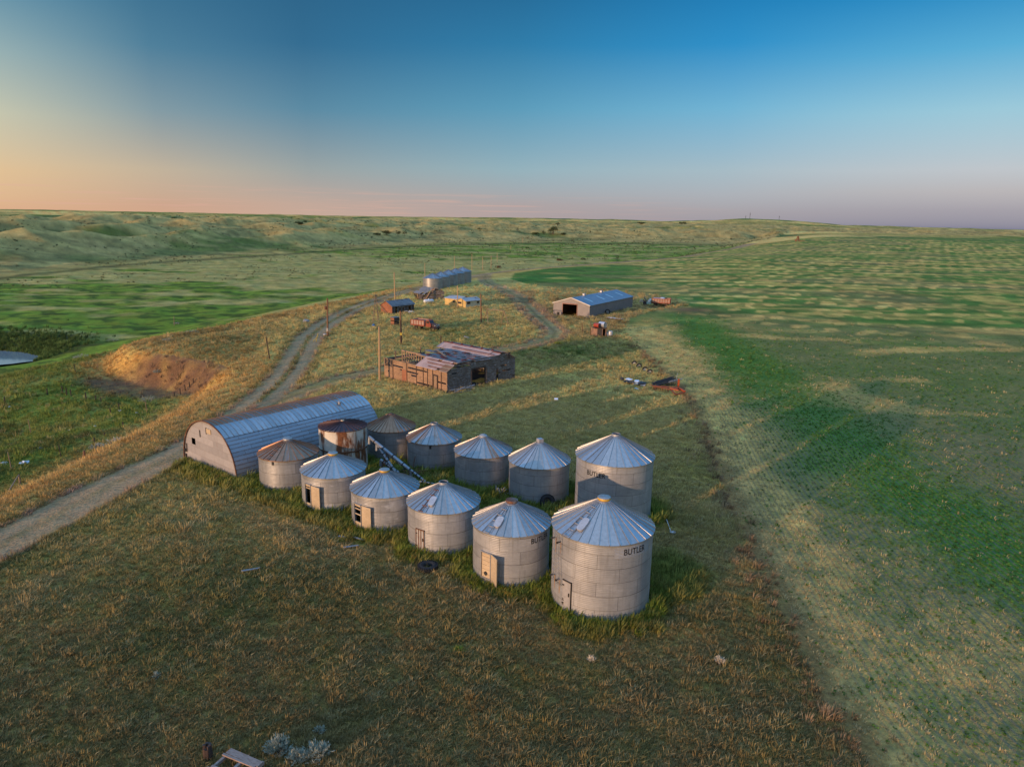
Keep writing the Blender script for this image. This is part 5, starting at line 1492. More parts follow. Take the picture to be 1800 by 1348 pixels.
def shack():
    ang = R_(52); P, LX, LY = rect_from_px((689.5, 552.5), 728, 669.6, ang)
    t = thing('wooden_shack', 'brown plank shack with a grey shingle roof at the left of the farmyard', 'shack', (P.x, P.y, P.z - .05), ang)
    EV, RZ = 1.95, 2.95
    b = MB(); plank_wall(b, (0, LY, 0), (0, 0, 0), 0, lambda s: EV + (RZ - EV) * (1 - abs(s - LY / 2) / (LY / 2)), .22, .04, (), .02, 3); b.build('gable_wall', M['shack_wood'], t)
    b = MB(); H_ = [(LX * .12, LX * .12 + .7, 0, 1.7), (LX * .30, LX * .30 + .6, .7, 1.5), (LX * .46, LX * .46 + .45, .7, 1.5), (LX * .72, LX * .72 + .9, .5, 1.6)]
    plank_wall(b, (0, 0, 0), (LX, 0, 0), 0, lambda s: EV, .2, .04, H_, .03, 4); b.build('side_wall', M['shack_dark'], t)
    b = MB(); plank_wall(b, (LX, 0, 0), (LX, LY, 0), 0, lambda s: EV + (RZ - EV) * (1 - abs(s - LY / 2) / (LY / 2)), .22, .04, (), .02, 6); plank_wall(b, (LX, LY, 0), (0, LY, 0), 0, lambda s: EV, .2, .04, (), .02, 7); b.build('rear_wall', M['shack_dark'], t)
    for h in H_:
        b = MB(); b.box((h[0] - .07, -.05, h[2]), (h[0], .0, h[3])); b.box((h[1], -.05, h[2]), (h[1] + .07, 0, h[3])); b.box((h[0] - .07, -.052, h[3]), (h[1] + .07, 0, h[3] + .08)); b.build('opening_frame', M['grey_board'], t)
    b = MB(); gable_roof(b, LX, LY, EV, RZ); b.build('roof', M['shack_roof'], t)
    b = MB()
    rd = random.Random(2)
    for k in range(7):
        x = rd.uniform(.5, LX - .8); q = rd.uniform(.75, .97); y = LY / 2 * q; z = EV + (RZ - EV) * q + .04
        b = MB(); b.box((x, y, z), (x + rd.uniform(.3, .8), y + .2, z + .035)); b.build('roof_patch', M['barn_frame_dark'], t)
    t2 = thing('leaning_beam', 'long beam leaning against the plank gable of the brown shack', 'beam', (0, 0, 0))
    Rz = Matrix.Translation((P.x, P.y, P.z)) @ Matrix.Rotation(ang, 4, 'Z')
    b = MB(); b.bar(Rz @ Vector((-.45, LY + .9, 2.6)), Rz @ Vector((-.45, LY * .32, .0)), .16, .12); b.build('beam', M['post_pale'], t2)
    BLOCKERS.append((P.x + math.cos(ang) * LX / 2 - math.sin(ang) * LY / 2, P.y + math.sin(ang) * LX / 2 + math.cos(ang) * LY / 2, LX / 2, LY / 2, ang))
    q = at(719.5, 549.5)
    t3 = thing('scrap_heap', 'small heap of white scrap below the dark side of the brown shack', 'scrap', q)
    b = MB(); rd = random.Random(5)
    for k in range(9):
        Mm = Matrix.Translation((rd.uniform(-.9, .9), rd.uniform(-.4, .4), rd.uniform(.1, .4))) @ Matrix.Rotation(rd.uniform(0, 3), 4, 'Z') @ Matrix.Rotation(rd.uniform(-.6, .6), 4, 'X')
        b.box((-.35, -.2, -.03), (.35, .2, .03), Mm)
    b.build('sheets', M['white'], t3)
shack()

def outhouse():
    ang = R_(48); P, LX, LY = rect_from_px((693, 572.8), 701.9, 686.7, ang)
    t = thing('outhouse', 'small upright plank outhouse with a flat lid roof below the brown shack', 'outhouse', (P.x, P.y, P.z - .03), ang)
    b = MB(); plank_wall(b, (0, LY, 0), (0, 0, 0), 0, lambda s: 1.62, .18, .03, (), .03, 1, (2, 3)); b.build('front_wall', M['shack_wood'], t)
    b = MB(); plank_wall(b, (0, 0, 0), (LX, 0, 0), 0, lambda s: 1.62, .18, .03, (), .03, 2, (2, 3)); plank_wall(b, (LX, 0, 0), (LX, LY, 0), 0, lambda s: 1.62, .18, .03, (), .0, 3); plank_wall(b, (LX, LY, 0), (0, LY, 0), 0, lambda s: 1.62, .18, .03, (), .0, 4); b.build('side_wall', M['shack_dark'], t)
    b = MB(); b.box((-.1, -.1, 1.62), (LX + .1, LY + .1, 1.70)); b.build('roof', M['shack_roof'], t)
outhouse()

def yellow_house():
    ang = R_(47); P, LX, LY = rect_from_px((818.7, 541.6), 844.4, 803.5, ang)
    t = thing('yellow_house', 'low yellow house with a pale red patched roof in the middle of the farmyard', 'house', (P.x, P.y, P.z - .05), ang)
    EV, RZ = 1.80, 2.38
    WY = 5.2                                               # wing carried on to the left
    def wall(pts, mat, nm):
        b = MB(); L = (Vector(pts[1]) - Vector(pts[0])).length
        b.face([pts[0], pts[1], (pts[1][0], pts[1][1], EV), (pts[0][0], pts[0][1], EV)], [(0, 0), (L, 0), (L, EV), (0, EV)]); return b
    b = wall([(0, LY, 0), (0, 0, 0)], None, ''); b.face([(0, LY, EV), (0, 0, EV), (0, LY / 2, RZ)], [(0, EV), (LY, EV), (LY / 2, RZ)])
    w1 = b.build('gable_wall', M['yellow_wall'], t)
    b = wall([(.6, LY + WY, 0), (.6, LY, 0)], None, ''); b.face([(.6, LY, 0), (0, LY, 0), (0, LY, EV), (.6, LY, EV)]); b.build('wing_wall', M['yellow_wall'], t)
    b = wall([(0, 0, 0), (LX, 0, 0)], None, ''); w2 = b.build('side_wall', M['cream_wall'], t)
    b = wall([(LX, 0, 0), (LX, LY + WY, 0)], None, ''); 
    for p in ([(LX, LY + WY, 0), (.6, LY + WY, 0)],): b.face([p[0], p[1], (p[1][0], p[1][1], EV), (p[0][0], p[0][1], EV)])
    b.face([(LX, 0, EV), (LX, LY, EV), (LX, LY / 2, RZ)]); b.build('rear_wall', M['cream_wall'], t)
    b = MB(); gable_roof(b, LX, LY, EV, RZ, .22); b.build('roof', M['house_roof'], t)
    b = MB(); P4 = [(.4, LY + .23, EV + .03), (.4, LY + WY + .2, EV + .03), (LX * .62, LY + WY + .2, RZ), (LX * .62, LY + .23, RZ)][::-1]
    Q = [(p[0], p[1], p[2] - .08) for p in P4]; b.face(P4); b.face(Q[::-1])
    P5 = [(LX * .62, LY + .23, RZ), (LX * .62, LY + WY + .2, RZ), (LX + .2, LY + WY + .2, EV), (LX + .2, LY + .23, EV)][::-1]; b.face(P5)
    for a in range(4): b.face([P4[a], Q[a], Q[(a + 1) % 4], P4[(a + 1) % 4]][::-1])
    b.build('wing_roof', M['house_roof'], t)
    def window(x0, y0, x1, y1, z0, z1, axis):
        b = MB()
        if axis == 'x': b.box((-.03, y0, z0), (-.004, y1, z1))
        elif axis == 'w': b.box((.57, y0, z0), (.596, y1, z1))
        else: b.box((x0, -.03, z0), (x1, -.004, z1))
        w = b.build('window', M['window_dark'], t); b = MB(); f = .07
        if axis in 'xw':
            o = 0 if axis == 'x' else .6
            for (ya, yb, za, zb) in ((y0 - f, y0, z0 - f, z1 + f), (y1, y1 + f, z0 - f, z1 + f), (y0, y1, z1, z1 + f), (y0, y1, z0 - f, z0)): b.box((o - .05, ya, za), (o - .002, yb, zb))
        else:
            for (xa, xb, za, zb) in ((x0 - f, x0, z0 - f, z1 + f), (x1, x1 + f, z0 - f, z1 + f), (x0, x1, z1, z1 + f), (x0, x1, z0 - f, z0)): b.box((xa, -.05, za), (xb, -.002, zb))
        b.build('frame', M['window_frame'], w)
    window(0, LY * .48, 0, LY * .92, .95, 1.4, 'x'); window(0, LY + 1.4, 0, LY + 2.2, .95, 1.4, 'w'); window(.35, 0, 1.5, 0, .95, 1.5, 'y'); window(LX - 1.2, 0, LX - .5, 0, .95, 1.45, 'y')
    BLOCKERS.append((P.x + math.cos(ang) * LX / 2 - math.sin(ang) * (LY + WY) / 2, P.y + math.sin(ang) * LX / 2 + math.cos(ang) * (LY + WY) / 2, LX / 2, (LY + WY) / 2, ang))
yellow_house()

def machine_shed():
    ang = R_(59); P, LX, LY = rect_from_px((1035.7, 559), 1111.4, 972.5, ang)
    t = thing('machine_shed', 'long grey metal machine shed with a wide open doorway in its gable', 'shed', (P.x, P.y, P.z - .05), ang)
    EV, RZ = 2.85, 4.25
    top = lambda y: EV + (RZ - EV) * (1 - abs(y - LY / 2) / (LY / 2))
    d0, d1, dz = LY * .345, LY * .735, 2.75
    b = MB()
    for (ya, yb, za) in ((0, d0, 0), (d1, LY, 0)):
        b.face([(0, yb, za), (0, ya, za), (0, ya, top(ya)), (0, yb, top(yb))], [(yb, 0), (ya, 0), (ya, top(ya)), (yb, top(yb))])
    b.face([(0, LY / 2, dz), (0, d0, dz), (0, d0, top(d0)), (0, LY / 2, RZ)], [(LY / 2, dz), (d0, dz), (d0, top(d0)), (LY / 2, RZ)])
    b.face([(0, d1, dz), (0, LY / 2, dz), (0, LY / 2, RZ), (0, d1, top(d1))], [(d1, dz), (LY / 2, dz), (LY / 2, RZ), (d1, top(d1))])
    b.build('gable_wall', M['shed_wall'], t)
    b = MB(); b.face([(0, 0, 0), (LX, 0, 0), (LX, 0, EV), (0, 0, EV)], [(0, 0), (LX, 0), (LX, EV), (0, EV)]); b.build('side_wall', M['shed_wall'], t)
    b = MB(); b.face([(LX, 0, 0), (LX, LY, 0), (LX, LY, EV), (LX, LY / 2, RZ), (LX, 0, EV)]); b.face([(LX, LY, 0), (0, LY, 0), (0, LY, EV), (LX, LY, EV)]); b.build('rear_wall', M['shed_wall'], t)
    b = MB(); gable_roof(b, LX, LY, EV + .03, RZ + .05, .2, .08); b.build('roof', M['shed_roof'], t)
    b = MB(); ym = LY / 2
    for f in (.14, .40, .60, .84):
        x = LX * f; q0, q1 = .25, .72
        P4 = []
        for (xx, q) in ((x, q0), (x + .8, q0), (x + .8, q1), (x, q1)): P4.append((xx, ym * q, EV + .03 + (RZ + .02 - EV) * q + .03))
        b.face(P4)
    b.build('skylight', M['skylight'], t)
    b = MB()
    for f in (.24, .62):
        b.box((LX * f, ym - .22, RZ - .05), (LX * f + .8, ym + .22, RZ + .38)); b.box((LX * f - .1, ym - .3, RZ + .385), (LX * f + .9, ym + .3, RZ + .46))
    b.build('roof_vent', M['hatch'], t)
    b = MB(); b.box((-.06, d0 - .16, 0), (.0, d0, dz)); b.box((-.06, d1, 0), (.0, d1 + .16, dz)); b.box((-.06, d0 - .16, dz), (0, d1 + .16, dz + .22)); b.build('door_frame', M['shed_trim'], t)
    b = MB()
    for (ya, yb) in ((-.2, ym), (LY + .2, ym)): b.bar((-.21, ya, EV - .06), (-.21, yb, RZ + .02), .06, .16)
    b.build('barge_board', M['hatch'], t)
    b = MB()
    for x in np.arange(2, LX - .5, 2.6):
        for y in (.12, LY - .12): b.bar((x, y, 0), (x, y, EV), .14)
        b.bar((x, .1, EV - .05), (x, ym, RZ - .05), .1, .16); b.bar((x, LY - .1, EV - .05), (x, ym, RZ - .05), .1, .16)
    for z in (1, 1.9):
        for y in (.06, LY - .06): b.bar((.2, y, z), (LX - .2, y, z), .05, .12)
    b.build('frame', M['pole_brown'], t)
    BLOCKERS.append((P.x + math.cos(ang) * LX / 2 - math.sin(ang) * LY / 2, P.y + math.sin(ang) * LX / 2 + math.cos(ang) * LY / 2, LX / 2, LY / 2, ang))
    # clutter about the shed
    q = at(1068, 552.5); tyre('black tyre leaning against the long side of the machine shed', q, .62, .2, lean=(.25, ang + math.pi / 2), cat_group=None)
    a, b2 = at(1068, 558.6), at(1094, 562)
    t2 = thing('metal_sheet', 'long white roofing sheet lying flat in front of the machine shed', 'metal sheet', (a + b2) / 2, math.atan2(b2.y - a.y, b2.x - a.x))
    b = MB(); L = (b2 - a).length
    for k in range(5): b.box((-L / 2, -.6 + .24 * k, .10 + .03 * (k % 2)), (L / 2, -.6 + .24 * k + .236, .14 + .03 * (k % 2)))
    b.build('sheet', M['white'], t2)
    q = at(1040, 562)
    t3 = thing('scrap_heap', 'low heap of scrap metal at the near corner of the machine shed', 'scrap', q)
    b = MB(); rd = random.Random(15)
    for k in range(12):
        Mm = Matrix.Translation((rd.uniform(-1.4, 1.4), rd.uniform(-.5, .5), rd.uniform(.05, .35))) @ Matrix.Rotation(rd.uniform(0, 3), 4, 'Z') @ Matrix.Rotation(rd.uniform(-.6, .6), 4, 'X')
        b.box((-.4, -.12, -.04), (.4, .12, .04), Mm)
    b.build('pieces', M['steel_dark'], t3)
    q = at(981, 555.5)
    t4 = thing('scrap_barrel', 'dark barrel standing at the left corner of the shed gable', 'barrel', q)
    b = MB(); b.lathe([(0, 0), (.3, 0), (.31, .3), (.29, .32), (.31, .6), (.3, .9), (.26, .88), (0, .86)], 16); b.build('drum', M['steel_dark'], t4)

def tyre(label, loc, R, w, lean=None, cat_group=None, mat='tire', flat_=False, tread=True, half=False):
    """tyre: tread ring with lugs, and an inner rim"""
    t = thing('tyre', label, 'tyre', loc, 0, cat_group)
    if flat_: Mm = Matrix.Translation((0, 0, w * .55))
    else:
        tilt, az = lean
        Mm = Matrix.Translation((0, 0, R * (.22 if half else .96))) @ Matrix.Rotation(az, 4, 'Z') @ Matrix.Rotation(math.pi / 2 - tilt, 4, 'X')
    b = MB(); b.torus(R - w * .55, w * .55, 30, 10, Mm); b.build('casing', M[mat], t, smooth=True)
    if tread:
        b = MB(); n = 26
        for k in range(n):
            a = 2 * math.pi * k / n
            for s in (-1, 1):
                Q = Mm @ Matrix.Rotation(a + .09 * s, 4, 'Z') @ Matrix.Translation((R - .02, 0, s * w * .26)) @ Matrix.Rotation(s * .6, 4, 'X')
                b.box((-.03, -.035, -w * .27), (.035, .035, w * .27), Q)
        b.build('tread', M[mat], t)
    return t
machine_shed()

def collapsed_barn():
    ang = R_(24); P = at(739, 527.5)
    t = thing('collapsed_barn', 'collapsed dark wooden barn sagging to one side in front of the far grain bins', 'barn', (P.x, P.y, P.z - .05), ang)
    s = 180 / 1248.0
    # local x to the right along the dark flank, local y away to the left along the broken end
    LX, LY = 6.6, 4.2
    b = MB(); plank_wall(b, (.2, 0, 0), (LX, -.2, 0), 0, lambda q: float(np.interp(q, [0, 1.2, 3.0, 5.5, 6.6], [.3, 1.3, 2.7, 2.55, 2.1])), .2, .05, (), .10, 5, (1, 2.6), .05); b.build('side_wall', M['barn_grey'], t)
    b = MB()
    for k in range(17):
        y = LY * k / 16; b.bar((.1, y, .0), (.75 - .1 * k, y + .05, 1.32 + .03 * k), .27, .05)
    b.build('end_wall', M['shack_dark'], t)
    def sheet(P4, mat, nm, n, miss, seed):
        rd = random.Random(seed); b = MB(); A_, B_, C_, D_ = [Vector(p) for p in P4]
        for i in range(n):
            for j in range(n):
                if rd.random() < miss: continue
                f = lambda u, v: (A_ * (1 - u) + B_ * u) * (1 - v) + (D_ * (1 - u) + C_ * u) * v
                o = Vector((0, 0, rd.uniform(0, .07)))
                Q = [f(i / n, j / n) + o, f((i + 1) / n - .01, j / n) + o, f((i + 1) / n - .01, (j + 1) / n) + o, f(i / n, (j + 1) / n) + o]
                b.face(Q, [(i * .6, j * .6), (i * .6 + .6, j * .6), (i * .6 + .6, j * .6 + .6), (i * .6, j * .6 + .6)]); R2 = [q - Vector((0, 0, .07)) for q in Q]; b.face(R2[::-1])
                for a in range(4): b.face([Q[a], R2[a], R2[(a + 1) % 4], Q[(a + 1) % 4]][::-1])
        return b.build(nm, mat, t)
    sheet([(-.9, LY - .3, 1.75), (.9, .35, 1.30), (4.0, 1.2, 2.95), (2.5, LY + .3, 3.25)], M['shack_roof'], 'roof', 6, .08, 4)
    sheet([(1.9, .05, 1.25), (3.6, -.35, 2.35), (4.4, .5, 3.1), (3.4, .9, 2.75)], M['barn_warm'], 'roof_slab', 4, .10, 9)
    sheet([(4.1, 1.2, 2.95), (LX, .3, 2.45), (LX + .4, LY - .4, 1.6), (2.6, LY + .4, 3.2)], M['barn_grey'], 'rear_roof', 6, .25, 6)
    b = MB()
    b.bar((.9, .25, 0), (.7, .35, 1.5), .14); b.bar((1.3, -.1, .0), (2.6, -.3, 2.2), .22); b.bar((.1, 2.2, 0), (-.2, 2.4, 1.6), .14); b.bar((3.2, .5, 2.85), (5.0, .7, 3.05), .30, .08)
    b.build('rafter', M['barn_frame_lit'], t)
    b = MB(); plank_wall(b, (LX, 0, 0), (LX, LY, 0), 0, lambda q: 2.3, .22, .05, (), .1, 8); plank_wall(b, (LX, LY, 0), (0, LY, 0), 0, lambda q: 1.8, .22, .05, (), .2, 9); b.build('rear_wall', M['barn_grey'], t)
    c = Vector((P.x, P.y, 0)) + Matrix.Rotation(ang, 3, 'Z') @ Vector((LX / 2, LY / 2, 0)); BLOCKERS.append((c.x, c.y, LX / 2, LY / 2, ang))
collapsed_barn()

# five bins far behind
def far_bins():
    labels = ['nearest of the row of far blue roofed grain bins, behind the collapsed barn', 'second far blue roofed grain bin behind the collapsed barn', 'middle one of the five far blue roofed grain bins',
              'fourth far blue roofed grain bin, next to the last of the row', 'farthest grain bin at the right end of the far row']
    A_ = at(758.6, 509); B_ = A_ + Vector((7.6, 24.6, 0)); B_.z = h1(B_.x, B_.y)
    for i in range(5):
        f = i / 4; c = A_ * (1 - f) + B_ * f
        R = 34.5 / 2 * depth(c) / FPX * (1 - .02 * i) if i == 0 else R
        grain_bin(labels[i], (c.x, c.y + R), R, 3.4 + .12 * i, 4.9 + .12 * i, 21 + i, .25, .02, .33, 0, 'small', 26, group='far row of grain bins', contrast=.08, smear=.1, lod=0)
        BLOCKERS.append((c.x, c.y + R, R, R, 0))
far_bins()
# ================================================================== vehicles and machinery
def wheel(parent, x, y, r, w, dual=False):
    b = MB(); Mm = Matrix.Translation((x, y, r)) @ Matrix.Rotation(math.pi / 2, 4, 'X')
    b.torus(r - w * .5, w * .5, 22, 8, Mm); wl = b.build('wheel', M['tire_grey'], parent, smooth=True)
    b = MB(); b.lathe([(0, .03), (r * .25, .05), (r * .3, .0), (r - w * .8, .02), (r - w * .6, .06)], 16, (0, 0, 0), Mm); b.build('rim', M['truck_dark'], wl)
    return wl

def truck():
    a = at(735.8, 579); c = at(766.5, 583)
    ang = math.atan2(c.y - a.y, c.x - a.x) + R_(3)
    t = thing('grain_truck', 'old red and rust farm truck with pale side panels on its grain box', 'truck', (a.x, a.y + .55, a.z), ang)
    # x forward: rear axle at 0
    b = MB(); b.box((-1.15, -1.05, .85), (2.05, 1.05, .97)); b.bar((-1.0, -.4, .74), (4.1, -.4, .74), .12, .2); b.bar((-1.0, .4, .74), (4.1, .4, .74), .12, .2); b.build('chassis', M['truck_dark'], t)
    box_ = MB()
    for y in (-1.08, 1.02): box_.box((-1.15, y, .97), (2.05, y + .06, 1.92))
    for x in (-1.2, 1.99): box_.box((x, -1.08, .97), (x + .06, 1.08, 1.92))
    g = box_.build('grain_box', M['truck_panel'], t)
    b = MB()
    for y, s in ((-1.13, 1), (1.08, 1)):
        for k in range(6): x = -1.18 + k * .635; b.box((x, y, .9), (x + .13, y + .05, 1.97))
        b.box((-1.2, y - .005, .84), (2.1, y + .055, 1.06)); b.box((-1.2, y - .005, 1.86), (2.1, y + .055, 1.98))
    b.build('stake', M['truck_red'], g)
    # cab
    b = MB()
    prof = [(2.15, .75), (3.45, .75), (3.45, 1.35), (3.20, 1.45), (3.0, 1.92), (2.85, 2.02), (2.30, 2.02), (2.15, 1.9)]
    w0, w1 = .78, .66
    Lp = [(x, -(w0 if z < 1.4 else w1), z) for x, z in prof]; Rp = [(x, (w0 if z < 1.4 else w1), z) for x, z in prof]
    b.face(Lp); b.face(Rp[::-1])
    for k in range(len(prof)): j = (k + 1) % len(prof); b.face([Lp[k], Rp[k], Rp[j], Lp[j]])
    cab = b.build('cab', M['truck_red'], t)
    b = MB(); b.face([(3.225, -.58, 1.47), (3.225, .58, 1.47), (3.03, .54, 1.88), (3.03, -.54, 1.88)]); b.build('windscreen', M['glass'], cab)
    for s in (-1, 1):
        b = MB(); b.box((2.42, s * .72 - .055, 1.42), (2.98, s * .72 + .055, 1.82)); b.build('side_window', M['window_dark'], cab)
        b = MB(); b.box((2.34, s * .80 - .015, .85), (3.05, s * .80 + .015, 1.38)); b.build('door', M['truck_red'], cab)
    # hood
    b = MB(); hp = [(.50, .80), (.52, 1.18), (.36, 1.38), (0, 1.43)]
    full = [(-y, z) for y, z in hp] + [(y, z) for y, z in hp[::-1][1:]]
    for (x0, x1, s0, s1) in ((3.42, 3.9, 1, .96), (3.9, 4.42, .96, .80)):
        for p, q in zip(full[:-1], full[1:]): b.face([(x0, p[0] * s0, p[1]), (x0, q[0] * s0, q[1]), (x1, q[0] * s1, q[1] - .03), (x1, p[0] * s1, p[1])])
    b.build('hood', M['truck_dark'], t, smooth=False)
    b = MB(); b.box((4.41, -.30, .78), (4.48, .30, 1.36)); b.build('grille', M['steel'], t)
    b = MB(); b.box((4.62, -.85, .58), (4.70, .85, .72)); b.build('bumper', M['truck_dark'], t)
    for s in (-1, 1):
        b = MB(); pts = []
        for k in range(9):
            a_ = math.pi * k / 8; pts.append((3.95 + .58 * math.cos(a_), .48 + .52 * math.sin(a_)))
        for p, q in zip(pts[:-1], pts[1:]): b.face([(p[0], s * .52, p[1]), (q[0], s * .52, q[1]), (q[0], s * .92, q[1] - .04), (p[0], s * .92, p[1] - .04)])
        b.build('fender', M['truck_red'], t)
        b = MB(); b.lathe([(0, .06), (.1, .05), (.13, 0), (.1, -.12), (0, -.16)], 12, (0, 0, 0), Matrix.Translation((4.42, s * .62, 1.06)) @ Matrix.Rotation(math.pi / 2, 4, 'Y')); b.build('headlight', M['chrome'], t)
        wheel(t, 0, s * .86, .44, .24); wheel(t, 3.95, s * .74, .42, .2)
    BLOCKERS.append((t.location.x + 1.6 * math.cos(ang), t.location.y + 1.6 * math.sin(ang), 2.2, .6, ang))
truck()

def propane():
    q = at(753.4, 534); ang = R_(38)
    t = thing('propane_tank', 'white horizontal propane tank on the grass beside the yellow house', 'tank', q, ang)
    prof = [(0, -1.45), (.2, -1.42), (.36, -1.30), (.42, -1.12), (.42, 1.12), (.36, 1.30), (.2, 1.42), (0, 1.45)]
    b = MB(); b.lathe(prof, 20, (0, 0, 0), Matrix.Translation((0, 0, .72)) @ Matrix.Rotation(math.pi / 2, 4, 'Y')); b.build('shell', M['white_tank'], t, smooth=True)
    b = MB(); b.lathe([(.14, 1.1), (.15, 1.26), (.1, 1.32), (0, 1.33)], 12); b.build('valve_dome', M['white_tank'], t)
    for x in (-.8, .8):
        b = MB(); b.box((x - .08, -.3, 0), (x + .08, .3, .42)); b.build('leg', M['steel'], t)
propane()

def swing_set():
    P1, P2, P3, P4 = at(851.3, 567), at(856.2, 568.8), at(880.5, 570.5), at(894, 571.8)
    c = (P1 + P2 + P3 + P4) / 4
    t = thing('swing_frame', 'bare A shaped steel swing frame standing in the yard beside a pole', 'swing frame', c)
    h = 2.9
    A_ = (P1 + P2) / 2 - c; B_ = (P3 + P4) / 2 - c; A_ = Vector((A_.x * .86, A_.y, h)); B_ = Vector((B_.x * .92, B_.y, h))
    b = MB(); b.tube(A_, B_, .09); b.build('top_bar', M['post_pale'], t)
    for p, q in ((P1, A_), (P2, A_), (P3, B_), (P4, B_)):
        d = p - c + (p - (P1 + P2) / 2 if q is A_ else Vector((0, 0, 0))) * .6
        b = MB(); b.tube(d, q, .075); b.build('leg', M['post_pale'], t)
    b = MB(); b.tube(B_ + Vector((-.3, 0, 0)), B_ + Vector((-.35, 0, -1.3)), .025); b.build('hanger', M['post_pale'], t)
swing_set()

def pole(label, base_px, top_px, r, mat, name='utility_pole', cat='pole', extra=None, group=None, base=None, sink=.2):
    p = base if base is not None else at(*base_px)
    # height so that the top reaches the given pixel row
    lo, hi = .3, 25
    for _ in range(40):
        m = (lo + hi) / 2
        if proj((p.x, p.y, p.z + m))[1] > top_px[1]: lo = m
        else: hi = m
    h = m
    d = depth(p); x_at = proj((p.x, p.y, p.z + h))[0]; lean = (top_px[0] - x_at) * d / FPX
    if extra is None:
        b = MB(); b.tube((0, 0, -sink), (lean, 0, h), r * 1.12, r * .85, 10)
        o = b.build(name, M[mat], None); o.location = p; tag(o, label, cat, group); return o, h, lean
    t = thing(name, label, cat, p, 0, group)
    b = MB(); b.tube((0, 0, -sink), (lean, 0, h), r * 1.12, r * .85, 10); b.build('shaft', M[mat], t)
    extra(t, h, lean)
    return t, h, lean

def x_transformer(t, h, lean):
    b = MB(); b.lathe([(0, 0), (.2, 0), (.22, .06), (.22, .62), (.1, .7), (0, .7)], 14, (lean - .38, -.05, h - 2.1)); b.build('transformer', M['rust_steel'], t)
    b = MB(); b.box((-.17, -.17, .9), (.17, .17, 1.5)); b.build('meter_band', M['cap_grey'], t)
def x_lamp(t, h, lean):
    b = MB(); b.tube((lean, 0, h - .15), (lean - .75, 0, h + .25), .04); b.build('arm', M['steel_dark'], t)
    b = MB(); b.lathe([(.24, -.02), (.22, .06), (.12, .16), (.05, .24), (0, .25)], 16, (lean - .75, 0, h + .12)); b.build('lamp_shade', M['blue'], t)
def x_band(t, h, lean):
    b = MB(); b.box((-.16, -.16, 1.55), (.16, .16, 2.0)); b.build('meter_band', M['yellow'], t)
    b = MB(); b.tube((lean * .8, 0, h - 1.5), (lean, 0, h + .02), .15, .14, 10); b.build('faded_top', M['pole_brown'], t)

pole('tall pale yard pole with blue lamp arm at the derelict barn end', (667.5, 668.5), (666.5, 574), .15, 'pole_wood', extra=x_lamp)
pole('dark power pole with small transformer beside the dirt road bend', (576, 591), (575.5, 524), .15, 'pole_brown', extra=x_transformer)
pole('tall thin pale pole behind the brown plank shack', None, (693, 479), .15, 'pole_wood', base=at(694.5, 533))
pole('dark brown pole with a yellow band between the brown shack and the derelict barn', (705.2, 605), (704, 547), .16, 'pole_dark', extra=x_band)
pole('pale pole standing in front of the yellow house wall', (804.2, 541.8), (804.4, 502), .14, 'pole_wood')
pole('grey brown pole between the yellow house and the swing frame', (846, 567.5), (845, 516.5), .15, 'pole_brown')
pole('short dark post behind the raised roof of the derelict barn', None, (775, 590.5), .12, 'pole_dark', base=at(775, 617))
for (bp, tp, lb) in (((747, 486), (746.7, 463), 'far pale pole left of the blue roofed bins'), ((799, 479), (799, 450), 'far pale pole rising behind the last blue roofed bin'), ((829.6, 475), (829.6, 446.5), 'tallest far pale pole just right of the blue roofed bins'),
                     ((848.5, 474.5), (848.5, 451), 'grey far pole beside the road bend, second right of the bins'), ((863, 471.5), (863.7, 449.5), 'far pale pole nearest left of the round brown bush'), ((874, 461), (874, 444.8), 'thin farthest pole in the valley behind the brown bush'),
                     ((919, 427.5), (919, 417.5), 'tiny pole far out in the valley below the tree clump'), ((898, 438.5), (898, 431.5), 'smallest distant pole in the pale valley grass')):
    pole(lb, bp, tp, .17 if bp[1] > 445 else .3, 'pole_wood', group='far poles along the valley road', extra=None)
pole('thin leaning dark pole on the green bank left of the road bend', (474.5, 632), (467.5, 592), .08, 'pole_dark', name='leaning_pole')
pole('thin lone stake at the foot of the orange hillside above the pond', (306.3, 572.5), (305.8, 556), .10, 'post_pale', name='stake')
for (bp, tp, lb) in (((1024.0, 585), (1023.2, 568.5), 'thin rusty post standing left of the pump house'), ((1038.6, 590.5), (1038.2, 566), 'taller thin rusty post right against the pump house wall')):
    pole(lb, bp, tp, .06, 'rust_steel', name='gate_post', cat='post', group='posts by the pump house')

def gate_stakes():
    a, c = at(555.5, 601), at(559, 593)
    t = thing('broken_gate', 'two leaning pale yellow rails at the inner edge of the road bend', 'gate', a)
    b = MB(); b.bar((0, 0, 0), (.35, .3, 1.45), .09); b.build('post', M['yellow'], t)
    b = MB(); b.bar((-.5, -.2, .05), (.25, .2, .95), .08); b.build('rail', M['yellow'], t)
gate_stakes()

def stone(label, px, s, mat='grey_stone', squash=.6):
    p = at(*px); bm = bmesh.new(); bmesh.ops.create_icosphere(bm, subdivisions=3, radius=s)
    for v in bm.verts:
        n = .25 * float(perlin(v.co.x * 1.7 / s + px[0], v.co.y * 1.7 / s + v.co.z / s)); v.co *= 1 + n; v.co.z *= squash
    me = bpy.data.meshes.new('boulder'); bm.to_mesh(me); bm.free(); me.polygons.foreach_set('use_smooth', [True] * len(me.polygons)); me.materials.append(M[mat])
    o = bpy.data.objects.new('boulder', me); COL.objects.link(o); o.location = p + Vector((0, 0, s * .25)); tag(o, label, 'boulder'); return o
M['grey_stone'] = m_plain('grey_stone', (.30, .28, .25), .9, 0, .3, 2)
M['white_stone'] = m_plain('white_stone', (.6, .6, .58), .9, 0, .2, 2)
stone('grey boulder on the orange slope left of the road bend', (538.3, 566.5), .75)
stone('pale stones at the foot of the power pole by the road', (572.5, 589), .45, 'white_stone', .4)

